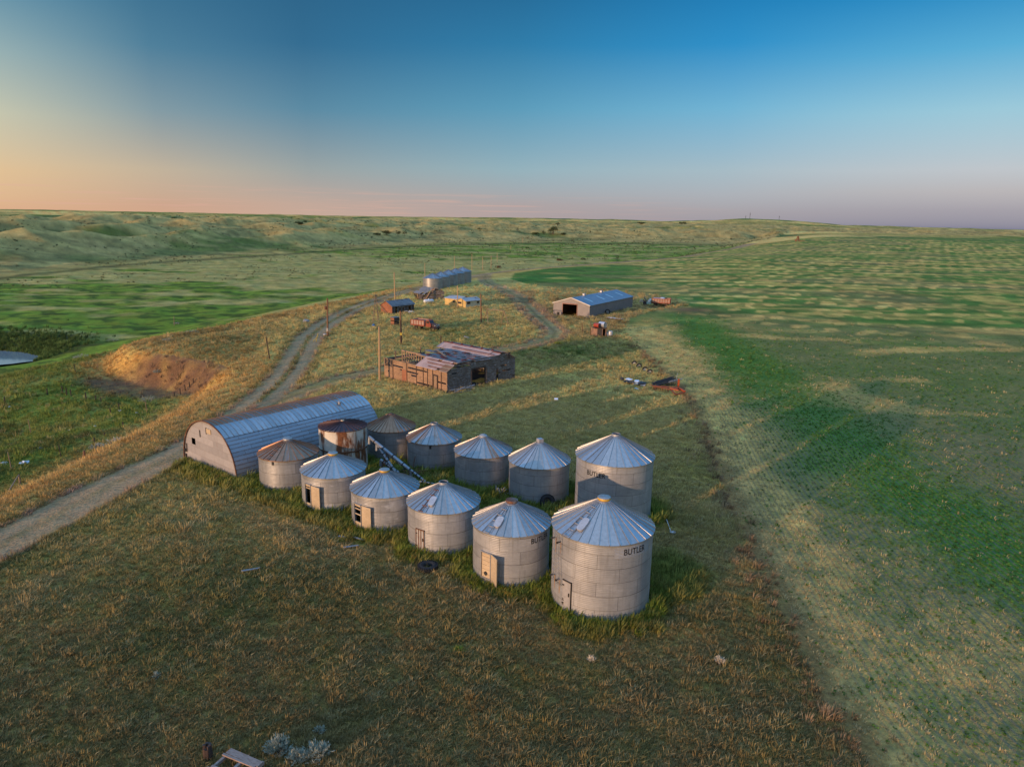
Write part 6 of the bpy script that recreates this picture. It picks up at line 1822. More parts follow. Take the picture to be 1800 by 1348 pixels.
def windmill():
    L1, L2 = at(656.4, 575), at(663, 572.5); c = (L1 + L2) / 2 + Vector((.0, .5, 0))
    t = thing('windmill_tower', 'thin four legged windmill tower with a bare dark head left of the brown shack', 'windmill', c)
    top = 5.9; s = .62
    for i in (-1, 1):
        for j in (-1, 1):
            b = MB(); b.bar((i * s, j * s, 0), (i * .07 + .15, j * .07, top), .07); b.build('leg', M['post_pale'], t)
    b = MB()
    for z in (1.4, 2.8, 4.2):
        f = 1 - z / top; q = s * f + .07 * (1 - f); o = .15 * z / top
        for p, r_ in (((-1, -1), (1, -1)), ((1, -1), (1, 1)), ((1, 1), (-1, 1)), ((-1, 1), (-1, -1))): b.bar((p[0] * q + o, p[1] * q, z), (r_[0] * q + o, r_[1] * q, z), .05)
    b.build('brace', M['post_pale'], t)
    b = MB(); b.lathe([(0, 0), (.14, 0), (.16, .2), (.1, .42), (0, .46)], 10, (.15, 0, top - .05)); b.bar((-.1, 0, top + .15), (.55, 0, top + .18), .07); b.build('head', M['truck_dark'], t)
windmill()

def pump_house():
    p = at(1052, 591.5); ang = R_(14); s = depth(p) / FPX
    t = thing('pump_house', 'small board pump house with a black doorway under two drums', 'pump house', p, ang)
    W, D, Hh = 2.35, 1.6, 1.55
    b = MB(); x0 = -.85
    plank_wall(b, (x0 + .5, -.2, 0), (x0 + W, -.2, 0), 0, lambda q: Hh, .16, .05, [(1.05, 1.68, 0, 1.4)], .0, 4, (1, 2)); b.build('front_wall', M['shack_dark'], t)
    b = MB(); n = 9
    for k in range(n):
        a0 = math.pi / 2 + math.pi / 2 * k / n + .0; a1 = math.pi / 2 + math.pi / 2 * (k + 1) / n
    for k in range(6):
        z = .0 + k * .255
        for q in range(5):
            a0 = math.pi + math.pi / 2 * q / 5; a1 = math.pi + math.pi / 2 * (q + 1) / 5
            b.bar((x0 + .5 + .5 * math.cos(a0), .3 + .5 * math.sin(a0), z + .12), (x0 + .5 + .5 * math.cos(a1), .3 + .5 * math.sin(a1), z + .12), .06, .245)
    b.box((x0 - .02, .3, 0), (x0 + .05, D, Hh)); b.build('side_wall', M['brick'], t)
    b = MB(); b.box((x0 + W - .06, -.2, 0), (x0 + W, D, Hh)); b.box((x0, D - .06, 0), (x0 + W - .07, D, Hh)); b.build('rear_wall', M['shack_dark'], t)
    b = MB(); b.box((x0 - .05, -.28, Hh + .005), (x0 + W + .05, D, Hh + .09)); b.build('roof', M['barn_frame_dark'], t)
    b = MB(); b.box((x0 + 1.47, -.26, 0), (x0 + 1.55, -.14, 1.45)); b.box((x0 + 2.18, -.26, 0), (x0 + 2.28, -.14, 1.45)); b.build('door_frame', M['brick'], t)
    Rw = Matrix.Translation(p) @ Matrix.Rotation(ang, 4, 'Z')
    def drum(lb, c, R, L, a, mat, endmat, nm='oil_drum', up=False):
        o = thing(nm, lb, 'drum', Rw @ Vector(c), ang + a)
        Q = Matrix.Identity(4) if up else Matrix.Rotation(math.pi / 2, 4, 'X')
        b = MB(); b.lathe([(R, -L / 2), (R * 1.04, -L / 6), (R, -L / 6 + .02), (R, L / 6 - .02), (R * 1.04, L / 6), (R, L / 2)], 20, (0, 0, 0), Q); b.build('shell', M[mat], o, smooth=False)
        b = MB(); b.lathe([(R, L / 2), (R * .96, L / 2 - .03), (0, L / 2 - .03)], 20, (0, 0, 0), Q); b.lathe([(0, -L / 2 + .03), (R * .96, -L / 2 + .03), (R, -L / 2)], 20, (0, 0, 0), Q); b.build('drum_end', M[endmat], o)
    drum('red rusty drum lying on the roof of the pump house', (x0 + .62, .35, Hh + .09 + .44), .42, 1.15, .55, 'red_drum', 'truck_dark')
    drum('larger silver drum lying on the pump house roof beside the red one', (x0 + 1.75, .45, Hh + .09 + .54), .52, 1.35, .5, 'silver_drum', 'cap_grey')
    drum('white and orange drum standing in the grass right of the pump house', (x0 + 3.3, .2, .45), .42, .95, 0, 'silver_drum', 'silver_drum', up=True)
    drum('low grey drum lying between the pump house and the white drum', (x0 + 2.65, .3, .35), .33, .8, .3, 'cap_grey', 'silver_drum')
    BLOCKERS.append((p.x + .3, p.y + .7, 1.3, .9, ang))
pump_house()

def wagon():
    a, c = at(1146, 537), at(1170, 538.5); ang = R_(-18)
    t = thing('grain_wagon', 'old red grain truck box with faded side panels parked at the field edge', 'wagon', a, ang)
    b = MB(); b.box((0, -1.1, .78), (4.7, 1.1, .92)); b.box((0, -.4, .55), (4.7, .4, .779)); b.build('chassis', M['truck_dark'], t)
    b = MB()
    for y in (-1.1, 1.02): b.box((0, y, .925), (4.7, y + .08, 1.95))
    b.box((0, -1.015, .925), (.08, 1.015, 1.95)); b.box((4.62, -1.015, .925), (4.7, 1.015, 1.95)); g = b.build('grain_box', M['wagon_panel'], t)
    b = MB()
    for y in (-1.17, 1.105):
        for k in range(8): b.box((.0 + k * .655, y, .85), (.14 + k * .655, y + .065, 2.0))
        b.box((-.02, y - .005, .80), (4.74, y + .07, 1.02)); b.box((-.02, y - .005, 1.85), (4.74, y + .07, 2.02))
    for k in range(3): b.box((4.705, -1.0 + k * .8, .9), (4.76, -.8 + k * .8, 2.0))
    b.build('stake', M['wagon_red'], g)
    b = MB(); b.box((.3, -.9, 1.88), (2.3, .9, 1.96)); b.lathe([(0, .4), (.5, .3), (.7, 0)], 14, (2.6, 0, 1.9)); b.build('load', M['silver_drum'], t)
    for x in (.9, 3.7):
        for s in (-1, 1): wheel(t, x, s * .85, .42, .24)
    # stripped cab parts
    b = MB(); b.box((-1.35, -.75, .45), (-.25, .75, .95)); b.box((-.95, -.8, .95), (-.3, .8, 1.35)); b.build('cab_floor', M['teal'], t)
    b = MB(); b.box((-1.0, -.82, .96), (-.45, -.78, 1.5)); b.box((-.7, -.3, 1.355), (-.3, .3, 1.75)); b.build('seat', M['white'], t)
    b = MB(); b.box((-2.3, -.55, .35), (-1.36, .55, .85)); b.lathe([(0, .0), (.3, .0), (.3, .3), (0, .3)], 12, (-1.9, 0, .85)); b.build('engine', M['truck_dark'], t)
    b = MB(); b.bar((-1.2, -.5, 1.0), (-2.1, -.5, 2.1), .9, .06); b.build('raised_hood', M['truck_dark'], t)
    for s in (-1, 1): wheel(t, -1.8, s * .75, .40, .2)
    q = at(1127, 532); o = thing('rusty_engine', 'small orange rusted engine block in the grass left of the wagon', 'engine', q, .4)
    b = MB(); b.box((-.5, -.3, .1), (.5, .3, .55)); b.lathe([(0, 0), (.33, 0), (.36, .2), (.2, .35), (0, .35)], 14, (.1, 0, .55)); b.build('block', M['door_pale'], o)
    b = MB(); b.lathe([(0, 0), (.34, 0), (.34, .1), (0, .1)], 14, (0, 0, 0), Matrix.Translation((.65, 0, .4)) @ Matrix.Rotation(math.pi / 2, 4, 'Y')); b.build('flywheel', M['orange_rust'], o)
wagon()

def implement():
    # cultivator frame on the edge of the stubble
    P = [at(*p) for p in ((1146, 685), (1178, 691.5), (1187, 698), (1203, 697), (1193, 691), (1190, 684))]
    c = at(1180, 692)
    t = thing('field_cultivator', 'orange red field cultivator frame with an upright orange bar at the edge of the stubble', 'cultivator', c)
    q = [p - c for p in P]; z = Vector((0, 0, .55))
    b = MB()
    b.bar(q[0] + z, q[1] + z, .14); b.bar(q[1] + z, q[2] + z * .7, .14); b.bar(q[2] + z * .6, q[3] + z, .14); b.bar(q[3] + z, q[4] + z, .14); b.bar(q[4] + z, q[1] + z, .12); b.bar(q[0] + z, q[4] + z * 1.3, .12)
    b.bar(q[1] + z, q[1] + z + Vector((.9, -.2, .15)), .2, .2)
    b.build('frame', M['orange_rust'], t)
    b = MB(); p5 = q[5]; b.bar(p5 + Vector((.0, -.6, .2)), p5 + Vector((.0, -.6, 1.5)), .2); b.bar(q[4] + z * 1.25, q[3] + z * 1.25, .2, .16); b.bar(q[1] + z * 1.2, (q[1] * .4 + q[3] * .6) + z * 1.2, .18, .14); b.build('upright', M['orange'], t)
    b = MB()
    rd = random.Random(9)
    for k in range(16):
        f = rd.random(); g = rd.random(); p = (q[0] * (1 - f) + q[1] * f) * (1 - g) + (q[0] * (1 - f) + q[4] * f) * g
        b.bar(p + z, p + Vector((.15, -.15, .02)), .05); 
        if k % 2: b.bar(p + z, p + Vector((rd.uniform(-.8, .8), .6, .55)), .06)
    b.build('tine', M['rust_steel'], t)
    # folded black harrow sections beside it
    a, e = at(1147, 683.5), at(1188, 675); c2 = (a + e) / 2
    t2 = thing('harrow', 'long dark folded harrow sections lying behind the orange cultivator', 'harrow', c2)
    b = MB(); u = (e - a) / 2; rd = random.Random(19)
    for k in range(9):
        o = Vector((rd.uniform(-.2, .2), -.9 + .22 * k, .25 + rd.uniform(0, .45))); b.bar(-u * rd.uniform(.7, 1) + o, u * rd.uniform(.7, 1) + o + Vector((0, 0, .25)), .09)
    for k in range(14):
        f = k / 13 * 2 - 1; p = u * f; b.bar(p + Vector((0, -.9, .2)), p + Vector((.1, 1.0, .75)), .06)
    b.build('bars', M['steel_dark'], t2)
    b = MB()
    for k in range(5):
        p = u * (-.2 + .22 * k); b.bar(p + Vector((0, -.7, .55)), p + Vector((1.3, -.2, .95)), .10, .05)
    b.bar(u * .9 + Vector((0, -.4, .5)), u * .95 + Vector((.2, 0, 1.5)), .06); b.build('pale_slat', M['grey_board'], t2)
    # dark slabs
    a, e = at(1103, 672.5), at(1130, 677.5); c3 = (a + e) / 2
    t3 = thing('slab_pile', 'flat pile of dark and pale slabs in the grass left of the harrow', 'slabs', c3, math.atan2(e.y - a.y, e.x - a.x))
    b = MB(); b2 = MB(); rd = random.Random(29)
    for k in range(16):
        tgt = b2 if k % 3 == 0 else b
        Mm = Matrix.Translation((rd.uniform(-1.3, 1.3), rd.uniform(-.7, .7), .08 + .02 * k)) @ Matrix.Rotation(rd.uniform(0, 3), 4, 'Z') @ Matrix.Rotation(rd.uniform(-.15, .15), 4, 'X'); tgt.box((-.5, -.3, -.03), (.5, .3, .03), Mm)
    b.build('dark_slab', M['steel_dark'], t3); b2.build('pale_slab', M['white'], t3)
    p = at(1092.8, 668.5); t4 = thing('scrap_block', 'single dark lump of scrap left of the slab pile', 'scrap', p)
    b = MB(); b.lathe([(0, 0), (.28, .0), (.32, .2), (.2, .42), (0, .45)], 10); b.build('lump', M['steel_dark'], t4)
    p = at(1118.5, 684); t5 = thing('white_scrap', 'small white sheet in the grass below the slab pile', 'scrap', p)
    b = MB(); b.box((-.25, -.2, .06), (.25, .2, .12), Matrix.Rotation(.2, 4, 'Y')); b.build('sheet', M['white'], t5)
implement()

for i, (px, lb) in enumerate((((1114.8, 641), 'first half buried black tyre, farthest from the cultivator'), ((1123, 645.3), 'second half buried black tyre in the line along the field edge'), ((1133.6, 651.5), 'third half buried black tyre in the line along the field edge'), ((1142, 656), 'last half buried black tyre, nearest the cultivator'))):
    t_ = tyre(lb, at(*px), .50, .2, lean=(.0, R_(12)), cat_group='half buried tyres', tread=False, half=True)
    b = MB(); b.lathe([(0, .0), (.34, .0)], 20, (0, 0, 0), Matrix.Translation((0, .03, .11)) @ Matrix.Rotation(R_(12), 4, 'Z') @ Matrix.Rotation(math.pi / 2, 4, 'X')); b.build('rim', M['white'], t_)
tyre('large black tractor tyre lying flat in front of the barred door bin', at(752, 1001), .62, .34, flat_=True)
tyre('black tyre leaning at the foot of the back row bin with a box cap', at(962, 893), .55, .3, lean=(.45, R_(10)))
tyre('second black tyre lying flat behind the leaning one between the bin rows', at(975, 890), .55, .28, flat_=True)
p = at(977.5, 704.5); o = thing('white_scrap', 'small white scrap alone in the open grass right of the barn', 'scrap', p); b = MB(); b.box((-.22, -.15, .05), (.22, .15, .32), Matrix.Rotation(.4, 4, 'X')); b.build('sheet', M['white'], o)
p = at(819.5, 595); o = thing('white_scrap', 'small pale scrap in the grass behind the derelict barn', 'scrap', p); b = MB(); b.box((-.5, -.2, .05), (.5, .2, .35), Matrix.Rotation(.3, 4, 'Y')); b.build('sheet', M['grey_board'], o)

# ------------------------------------------------------------------ augers between the bin rows
def auger(label, a_px, az, b_px, bz, r, loc_label=None, flights=True, legs=True):
    A_ = Vector((*flat(*a_px, az), az)); B_ = Vector((*flat(*b_px, bz), bz))
    c = Vector((B_.x, B_.y, h1(B_.x, B_.y)))
    t = thing('grain_auger', label, 'auger', c); a, b_ = A_ - c, B_ - c; d = (b_ - a)
    m = MB(); m.tube(a, b_, r, r, 14); m.build('tube', M['auger'], t)
    m = MB()
    for f in (.14, .36, .60, .84):
        p = a + d * f; m.tube(p, p + d.normalized() * .10, r * 1.18, r * 1.18, 14)
    m.build('clamp', M['steel_dark'], t)
    m = MB(); s = Vector((-d.y, d.x, 0)).normalized()
    m.tube(a + d * .01, a + d * .01 - Vector((0, 0, .55)), r * 1.1, r * 1.3, 12); m.build('spout', M['auger'], t)
    if legs:
        for sg in (-1, 1):
            m = MB(); p = a + d * .45; q = Vector((p.x, p.y, h1(c.x + p.x, c.y + p.y) - c.z)) + s * sg * .55; m.bar(p, q, .06); m.build('leg', M['rust_steel'], t)
        m = MB(); p = a + d * .12 - Vector((0, 0, .12)); q = a + d * .8; m.bar(p, q - Vector((0, 0, .22)), .06); m.build('truss', M['auger'], t)
    return t
auger('long grey grain auger lying up against the rust streaked tank', (649, 768), 2.9, (720, 825), 1.25, .14)
auger('lower tail of grey auger pipe running down to the grass behind the barred door bin', (722, 826), 1.2, (748, 846.5), .35, .10, legs=False)
auger('second grey auger crossing below the long one', (662, 780), 2.5, (695, 829), .7, .11)
auger('short grey auger tube just behind the yellow capped bin', (669.5, 808), 1.3, (701, 831), .6, .12)
auger('thin grey pipe lying almost flat beside the barred door bin', (737.5, 846), .45, (768, 851), .35, .07, legs=False)
def drive():
    p = Vector((*flat(722, 832, .3), 0)); p.z = h1(p.x, p.y)
    t = thing('auger_undercarriage', 'rusty wheeled undercarriage in the weeds under the augers', 'undercarriage', p, .7)
    b = MB(); b.bar((-1.6, -.5, .45), (1.4, .4, .5), .07); b.bar((-1.4, .6, .4), (1.2, -.6, .55), .07); b.bar((-.6, .9, .5), (.7, -.9, .5), .07); b.bar((.6, .6, .5), (.9, .7, 1.5), .05); b.build('frame', M['rust_steel'], t)
    for y in (-.85, .85):
        b = MB(); b.torus(.25, .09, 20, 8, Matrix.Translation((0, y, .33)) @ Matrix.Rotation(math.pi / 2, 4, 'X')); b.build('wheel', M['tire'], t, smooth=True)
drive()
p = at(884, 872); o = thing('scrap_heap', 'small grey scrap heap between the patchy back bin and its right neighbour', 'scrap', p); b = MB(); rd = random.Random(41)
for k in range(8): b.bar((rd.uniform(-.6, .6), rd.uniform(-.3, .3), .1), (rd.uniform(-.6, .6), rd.uniform(-.3, .3), rd.uniform(.2, .9)), .12, .04)
b.build('pieces', M['grey_board'], o)

# shovel by the big bin
a = at(1171, 918); p = at(1180, 938.5); o = thing('scoop', 'pale metal scoop with a long thin handle on the grass right of the tallest bin', 'scoop', p)
b = MB(); b.tube((0, 0, .1), (a.x - p.x, a.y - p.y, .28), .02); b.build('handle', M['white'], o)
b = MB(); b.lathe([(.0, .0), (.14, .02), (.20, .08), (.21, .14)], 14, (.08, -.02, .05)); b.build('pan', M['silver_drum'], o)

for i, (px, an, L, lb) in enumerate((((441, 1005), .55, .55, 'weathered pale board lying alone in the open front grass'), ((617, 964), .5, .5, 'pale board in the grass below the barred open doorway bin'), ((604, 947), -.1, .36, 'short pale board at the edge of the weeds, left of the longer one'), ((630, 950), -.4, .45, 'thin board half hidden in the weeds by the barred doorway bin'))):
    o = MB(); o.box((-L, -.07, .14), (L, .07, .19)); o.box((-L * .97, -.072, .11), (-L * .9, .072, .139)); q = o.build('board', M['grey_board'], None); q.location = at(*px); q.rotation_euler = (0, R_(4), an); tag(q, lb, 'board', 'loose boards in the grass')

# ------------------------------------------------------------------ fence posts in the gully
def post(px, hpx, label, r=.085, mat='post', lean=0.0, group='fence posts in the green gully', name='fence_post'):
    p = at(*px); h = hpx * depth(p) / FPX * 1.03
    b = MB(); n = 8; rr = r
    b.tube((0, 0, -.3), (lean * h, 0, h), rr * 1.05, rr * .9, n); b.lathe([(rr * .9, 0), (rr * .5, .05), (0, .06)], n, (lean * h, 0, h))
    o = b.build(name, M[mat], None); o.location = p; tag(o, label, 'fence post', group)
FP = [((8.6, 708), 10), ((83.5, 694), 11), ((110, 691.5), 13), ((117.5, 694.5), 12), ((125, 696), 11), ((151.5, 703.5), 13), ((168.8, 704.5), 9), ((177.6, 706), 7), ((209.5, 720), 11), ((194.6, 730), 13), ((216.5, 751), 9), ((244.5, 733), 5), ((184, 767), 6), ((166, 777.5), 8)]
ordn = ['farthest left', 'second', 'third', 'fourth', 'fifth', 'sixth', 'seventh', 'eighth', 'ninth', 'tenth', 'eleventh', 'twelfth']
FL = ['dark fence post at the far left edge beside the muddy patch in the gully', 'lone dark fence post right of the muddy patch in the gully', 'left post of the three dark fence posts close together in the gully', 'middle post of the three dark fence posts close together in the gully',
      'right post of the three dark fence posts close together in the gully', 'tall dark fence post right of the close trio in the gully', 'left post of a short dark pair in mid gully', 'right and shortest post of the short dark pair in mid gully', 'upper of two dark fence posts beside the white litter', 'lower thick dark fence post beside the white litter',
      'dark fence post standing on the bank below the litter', 'stubby dark fence post at the foot of the dark ditch', 'upper of the last two small fence posts near the road bank', 'lowest small fence post near the road bank']
for (px, h), lb in zip(FP, FL): post(px, h, lb)
for k, (px, h) in enumerate((((306.8, 698.8), 9), ((317, 692.7), 9), ((325.5, 686.5), 10), ((333.2, 681), 9), ((340, 673.7), 8))):
    post(px, h, ['nearest', 'second', 'middle', 'fourth', 'farthest'][k] + ' post of the five dark fence posts climbing towards the brown cut bank', group='fence posts below the cut bank')
for px, h, lb in (((55, 763), 25, 'tall pale stake in the green gully, leftmost tall one'), ((107.5, 803), 22, 'thin dark stake at the edge of the gully above the road bank'), ((20.5, 824.5), 30, 'tall brown stake beside the large white bag of rubbish'), ((0.8, 828), 12, 'brown stake left of the large white rubbish bag, half out of view'), ((259, 726), 20, 'thin stake beside the pale bush right of the white litter'),
                  ((133.5, 657), 18, 'thin faint stake in the meadow above the fence posts'), ((172.5, 648), 8, 'dark short stake at the left foot of the brown cut bank')):
    post(px, h, lb, .05, 'post_pale' if 'pale' in lb or 'brown' in lb else 'post', -.08, 'thin stakes in the gully', 'stake')
def brace_post():
    p = at(35.5, 851); q = at(12, 869)
    t = thing('corner_post', 'pale corner post with a long slanting brace on the orange bank above the road', 'fence post', p)
    b = MB(); b.tube((0, 0, -.2), (0, 0, .95), .09, .08, 8); b.build('post', M['post_pale'], t)
    b = MB(); b.bar((0, 0, .95), (q.x - p.x, q.y - p.y, q.z - p.z + .05), .08); b.build('brace', M['post_pale'], t)
    p = at(148, 809); t = thing('corner_post', 'thick sunlit stump post with a tuft of straw on the road bank', 'fence post', p)
    b = MB(); b.tube((0, 0, -.2), (.12, 0, 1.05), .14, .11, 10); b.build('post', M['pole_brown'], t)
    b = MB(); b.tube((-.25, .1, 0), (.05, 0, .9), .05, .05, 8); b.build('brace', M['post_pale'], t)
brace_post()
for px, s, lb in (((42, 815), .85, 'large white bag of rubbish at the edge of the gully, left'), ((9, 815), .55, 'smaller white rag beside the tall brown stake at the left edge'), ((71.5, 788), .3, 'small white litter piece in the middle of the gully'), ((122, 757), .28, 'white litter below the trio of fence posts'), ((167.5, 749.5), .28, 'bluish scrap between the litter patches'), ((211, 723.5), .5, 'white litter spread beside the two dark fence posts'), ((18, 716), .4, 'pale litter under the far left fence post'), ((240, 726.5), .4, 'pale litter right of the two dark fence posts')):
    o = MB(); rd = random.Random(int(px[0]))
    for k in range(6):
        Mm = Matrix.Translation((rd.uniform(-.35, .35) * s, rd.uniform(-.3, .3) * s, rd.uniform(.08, .3) * s)) @ Matrix.Rotation(rd.uniform(0, 3), 4, 'Z') @ Matrix.Rotation(rd.uniform(-.7, .7), 4, 'X')
        o.box((-.3 * s, -.2 * s, -.04), (.3 * s, .2 * s, .04), Mm)
    q = o.build('litter', M['white'], None); q.location = at(*px); tag(q, lb, 'litter', 'white litter in the gully')

# ------------------------------------------------------------------ hay rack in the front corner
def rack():
    z = .62
    P = [Vector((*flat(*p, z), z)) for p in ((407, 1313), (464, 1336), (425, 1385), (362, 1362))]
    c = sum(P, Vector((0, 0, 0))) / 4; g0 = h1(c.x, c.y); c.z = g0
    u = (P[1] - P[0]); v = (P[3] - P[0]); ang = math.atan2(u.y, u.x); LX = u.length; LY = 2.4
    t = thing('hay_rack', 'broken wooden rack of reddish grey boards beside the silvery sagebrush', 'rack', (P[0].x, P[0].y, g0), ang)
    b = MB()
    for k, (y0, y1) in enumerate(((-.02, -.30), (-.33, -.43), (-.98, -1.08), (-1.12, -1.34), (-1.38, -1.6), (-2.1, -2.3))):
        Mm = Matrix.Rotation(.02 * (k % 3 - 1), 4, 'Z'); b.box((-.06 * (k % 2), min(y0, y1), z - .02), (LX - .1 * (k % 3), max(y0, y1), z + .03), Mm)
    b.build('deck_board', M['crate_wood'], t)
    b = MB()
    for x in (.0, LX * .48, LX - .1): b.box((x, -2.4, z - .14), (x + .10, .02, z - .021))
    b.box((LX * .35, -1.0, z - .2), (LX * .42, -.3, z - .141), Matrix.Rotation(.15, 4, 'Z')); b.build('bearer', M['crate_wood'], t)
    for x in (.02, LX - .12):
        for y in (-.1, -2.3):
            b = MB(); b.box((x, y, 0), (x + .09, y + .09, z - .141)); b.build('leg', M['barn_frame_dark'], t)
    q = at(366, 1332); o = thing('stump', 'dark charred stump in the grass left of the wooden rack', 'stump', q)
    b = MB()
    for k in range(9):
        a = 2 * math.pi * k / 9; b.bar((.14 * math.cos(a), .14 * math.sin(a), -.05), (.11 * math.cos(a), .11 * math.sin(a), .45 + .22 * random.random()), .1)
    b.build('wood', M['barn_frame_dark'], o)
M['charred'] = M['barn_frame_dark']
rack()

# ------------------------------------------------------------------ shrubs and trees
M['sage'] = m_leaf('sagebrush_leaf', (.30, .33, .25), (.50, .47, .35))
M['sage_dry'] = m_leaf('dry_weed_head', (.55, .46, .33), (.75, .66, .50))
M['bush_dark'] = m_leaf('dark_bush_leaf', (.030, .045, .016), (.075, .095, .03))
M['bush_brown'] = m_leaf('brown_bush_leaf', (.11, .06, .03), (.20, .12, .06))
M['bush_yellow'] = m_leaf('yellow_weed_leaf', (.22, .24, .03), (.34, .34, .05))
M['tree_leaf'] = m_leaf('tree_leaf', (.028, .045, .016), (.09, .11, .035))
M['bark'] = m_plain('tree_bark', (.11, .085, .06), .9, 0, .3, 4)

def sage(label, px, R, H, mat='sage', n=60, name='sagebrush', cat='shrub', group=None, spikes=True):
    p = at(*px); t = thing(name, label, cat, p, 0, group); rd = random.Random(int(px[0] * 7 + px[1]))
    st = MB(); lf = MB()
    for k in range(n):
        a = rd.uniform(0, 2 * math.pi); q = R * math.sqrt(rd.random()); h = H * (1 - .55 * (q / R) ** 2) * rd.uniform(.6, 1.1)
        base = Vector((q * .35 * math.cos(a), q * .35 * math.sin(a), 0)); tip = Vector((q * math.cos(a), q * math.sin(a), h))
        if k % 3 == 0: st.bar(base, tip * .8 + base * .2, .018)
        for j in range(9):
            f = .45 + .55 * rd.random(); c = base * (1 - f) + tip * f + Vector((rd.gauss(0, .035), rd.gauss(0, .035), rd.gauss(0, .03)))
            ax = (tip - base).normalized() * rd.uniform(.05, .10) + Vector((rd.gauss(0, .03), rd.gauss(0, .03), rd.gauss(0, .02))); sd_ = Vector((rd.gauss(0, 1), rd.gauss(0, 1), rd.gauss(0, .6))).normalized() * rd.uniform(.014, .03)
            lf.face([c - ax - sd_ * .3, c - ax * .2 + sd_, c + ax, c - ax * .2 - sd_])
    st.build('stem', M['bark'], t); lf.build('foliage', M[mat], t); return t
sage('tallest silvery sagebrush, lit on its left side, right of the wooden rack', (489, 1324), .55, .85, n=110)
sage('low silvery sagebrush between the tallest one and the right hand one', (522, 1338), .42, .60, n=70)
sage('wide silvery sagebrush at the right end of the front clump', (556, 1330), .62, .62, n=100)
sage('small separate silvery sprig above the front sagebrush clump', (561, 1287), .26, .30, n=26)
sage('pale straw coloured weed head alone in the grass at the right front', (1265, 1166), .26, .40, 'sage_dry', 50, 'dry_weed', 'weed')
sage('small pale weed below the tallest bin in the front grass', (1040, 1163), .18, .34, 'sage_dry', 24, 'dry_weed', 'weed')
sage('small grey green sprig in the left front grass', (274, 1190), .22, .22, 'sage', 20)
sage('yellow green weed patch in the front grass below the lettered bins', (806, 1145), .32, .25, 'bush_yellow', 30, 'weed', 'weed')
sage('bright yellow flowering weed clump beside the track bend below the shed', (980, 607), 1.1, .8, 'bush_yellow', 90, 'flowering_weed', 'weed')
sage('smaller yellow weed clump right of the bright one', (1000, 603), .8, .6, 'bush_yellow', 60, 'flowering_weed', 'weed')
for px, R, lb in (((197, 600.5), 1.8, 'long pale sagebrush on the left slope above the brown bank'), ((145, 628.5), 1.3, 'pale sagebrush low on the slope near the pond'), ((135, 630.5), .9, 'small pale sagebrush next to the one near the pond'), ((337, 586), 1.4, 'round pale sagebrush at the top of the hill crest'), ((293, 600), 1.0, 'pale sagebrush on top of the brown cut bank'),
                  ((277, 655), .9, 'pale sagebrush at the foot of the brown cut bank'), ((260, 706.5), 1.5, 'pale tangled bush beside the thin stake in the gully'), ((310, 570), 1.2, 'pale sagebrush at the crest right of the lone stake'), ((206, 780), 1.3, 'straw coloured tumbleweed heap on the road bank'), ((172, 788), 1.0, 'smaller straw tumbleweed on the road bank')):
    sage(lb, px, R, R * .62, 'sage' if 'sage' in lb or 'tangled' in lb else 'sage_dry', 60, group='pale shrubs on the left slopes')

def tree(label, px, wpx, hpx, mat='tree_leaf', trunk=True, name='tree', cat='tree', group=None, seed=0, squash=1.0):
    p = at(*px); s = depth(p) / FPX; W = wpx * s; H = hpx * s
    t = thing(name, label, cat, p, 0, group); rd = random.Random(seed + int(px[0]))
    lf = MB(); nb = max(5, int(6 + wpx * .5))
    if trunk:
        b = MB(); b.tube((0, 0, -.3), (W * .03, 0, H * .55), W * .05, W * .025, 8)
        for k in range(5):
            a = rd.uniform(0, 6.28); b.tube((W * .01, 0, H * (.2 + .07 * k)), (W * .32 * math.cos(a), W * .32 * math.sin(a), H * (.5 + .08 * k)), W * .02, W * .008, 6)
        b.build('trunk', M['bark'], t)
    z0 = H * (.22 if trunk else .05)
    for k in range(nb):
        a = rd.uniform(0, 6.28); q = W * .36 * math.sqrt(rd.random()); zc = z0 + (H - z0) * rd.uniform(.15, .85) * (1 - .5 * (q / (W * .5)) ** 2)
        c = Vector((q * math.cos(a), q * math.sin(a), zc)); R = W * rd.uniform(.12, .22)
        for j in range(46):
            d = Vector((rd.gauss(0, 1), rd.gauss(0, 1), rd.gauss(0, .8))).normalized() * R * rd.uniform(.5, 1.1); d.z *= .8 * min(1, H / W + .3)
            m = c + d; m.z = max(m.z, .02 * H); u = Vector((rd.gauss(0, 1), rd.gauss(0, 1), rd.gauss(0, 1))).normalized(); w = u.cross(Vector((rd.gauss(0, 1), rd.gauss(0, 1), rd.gauss(0, 1)))).normalized(); z = W * rd.uniform(.02, .045)
            lf.face([m - u * z, m - w * z * .7, m + u * z, m + w * z * .7])
    lf.build('crown' if trunk else 'foliage', M[mat], t); return t
TG = 'distant trees in the valley'
for px, w, h, lb in (((680, 413.5), 18, 9, 'low spreading tree at the left of the middle tree clump'), ((699.5, 414.5), 12, 11, 'rounded dark tree in the middle of the distant clump'), ((711.5, 414.5), 10, 10, 'dark tree at the right of the middle pair'), ((740.5, 415), 11, 7, 'small bushy tree standing apart right of the middle clump'),
                     ((972, 412.5), 20, 17, 'largest distant tree, rising over the row in the far valley'), ((956, 412), 9, 7, 'smaller tree just left of the largest distant tree'), ((980, 397), 10, 6, 'tree on the slope above the largest distant tree'), ((910, 406), 6, 6, 'small lone tree left of the far valley row')):
    tree(lb, px, w, h, group=TG)
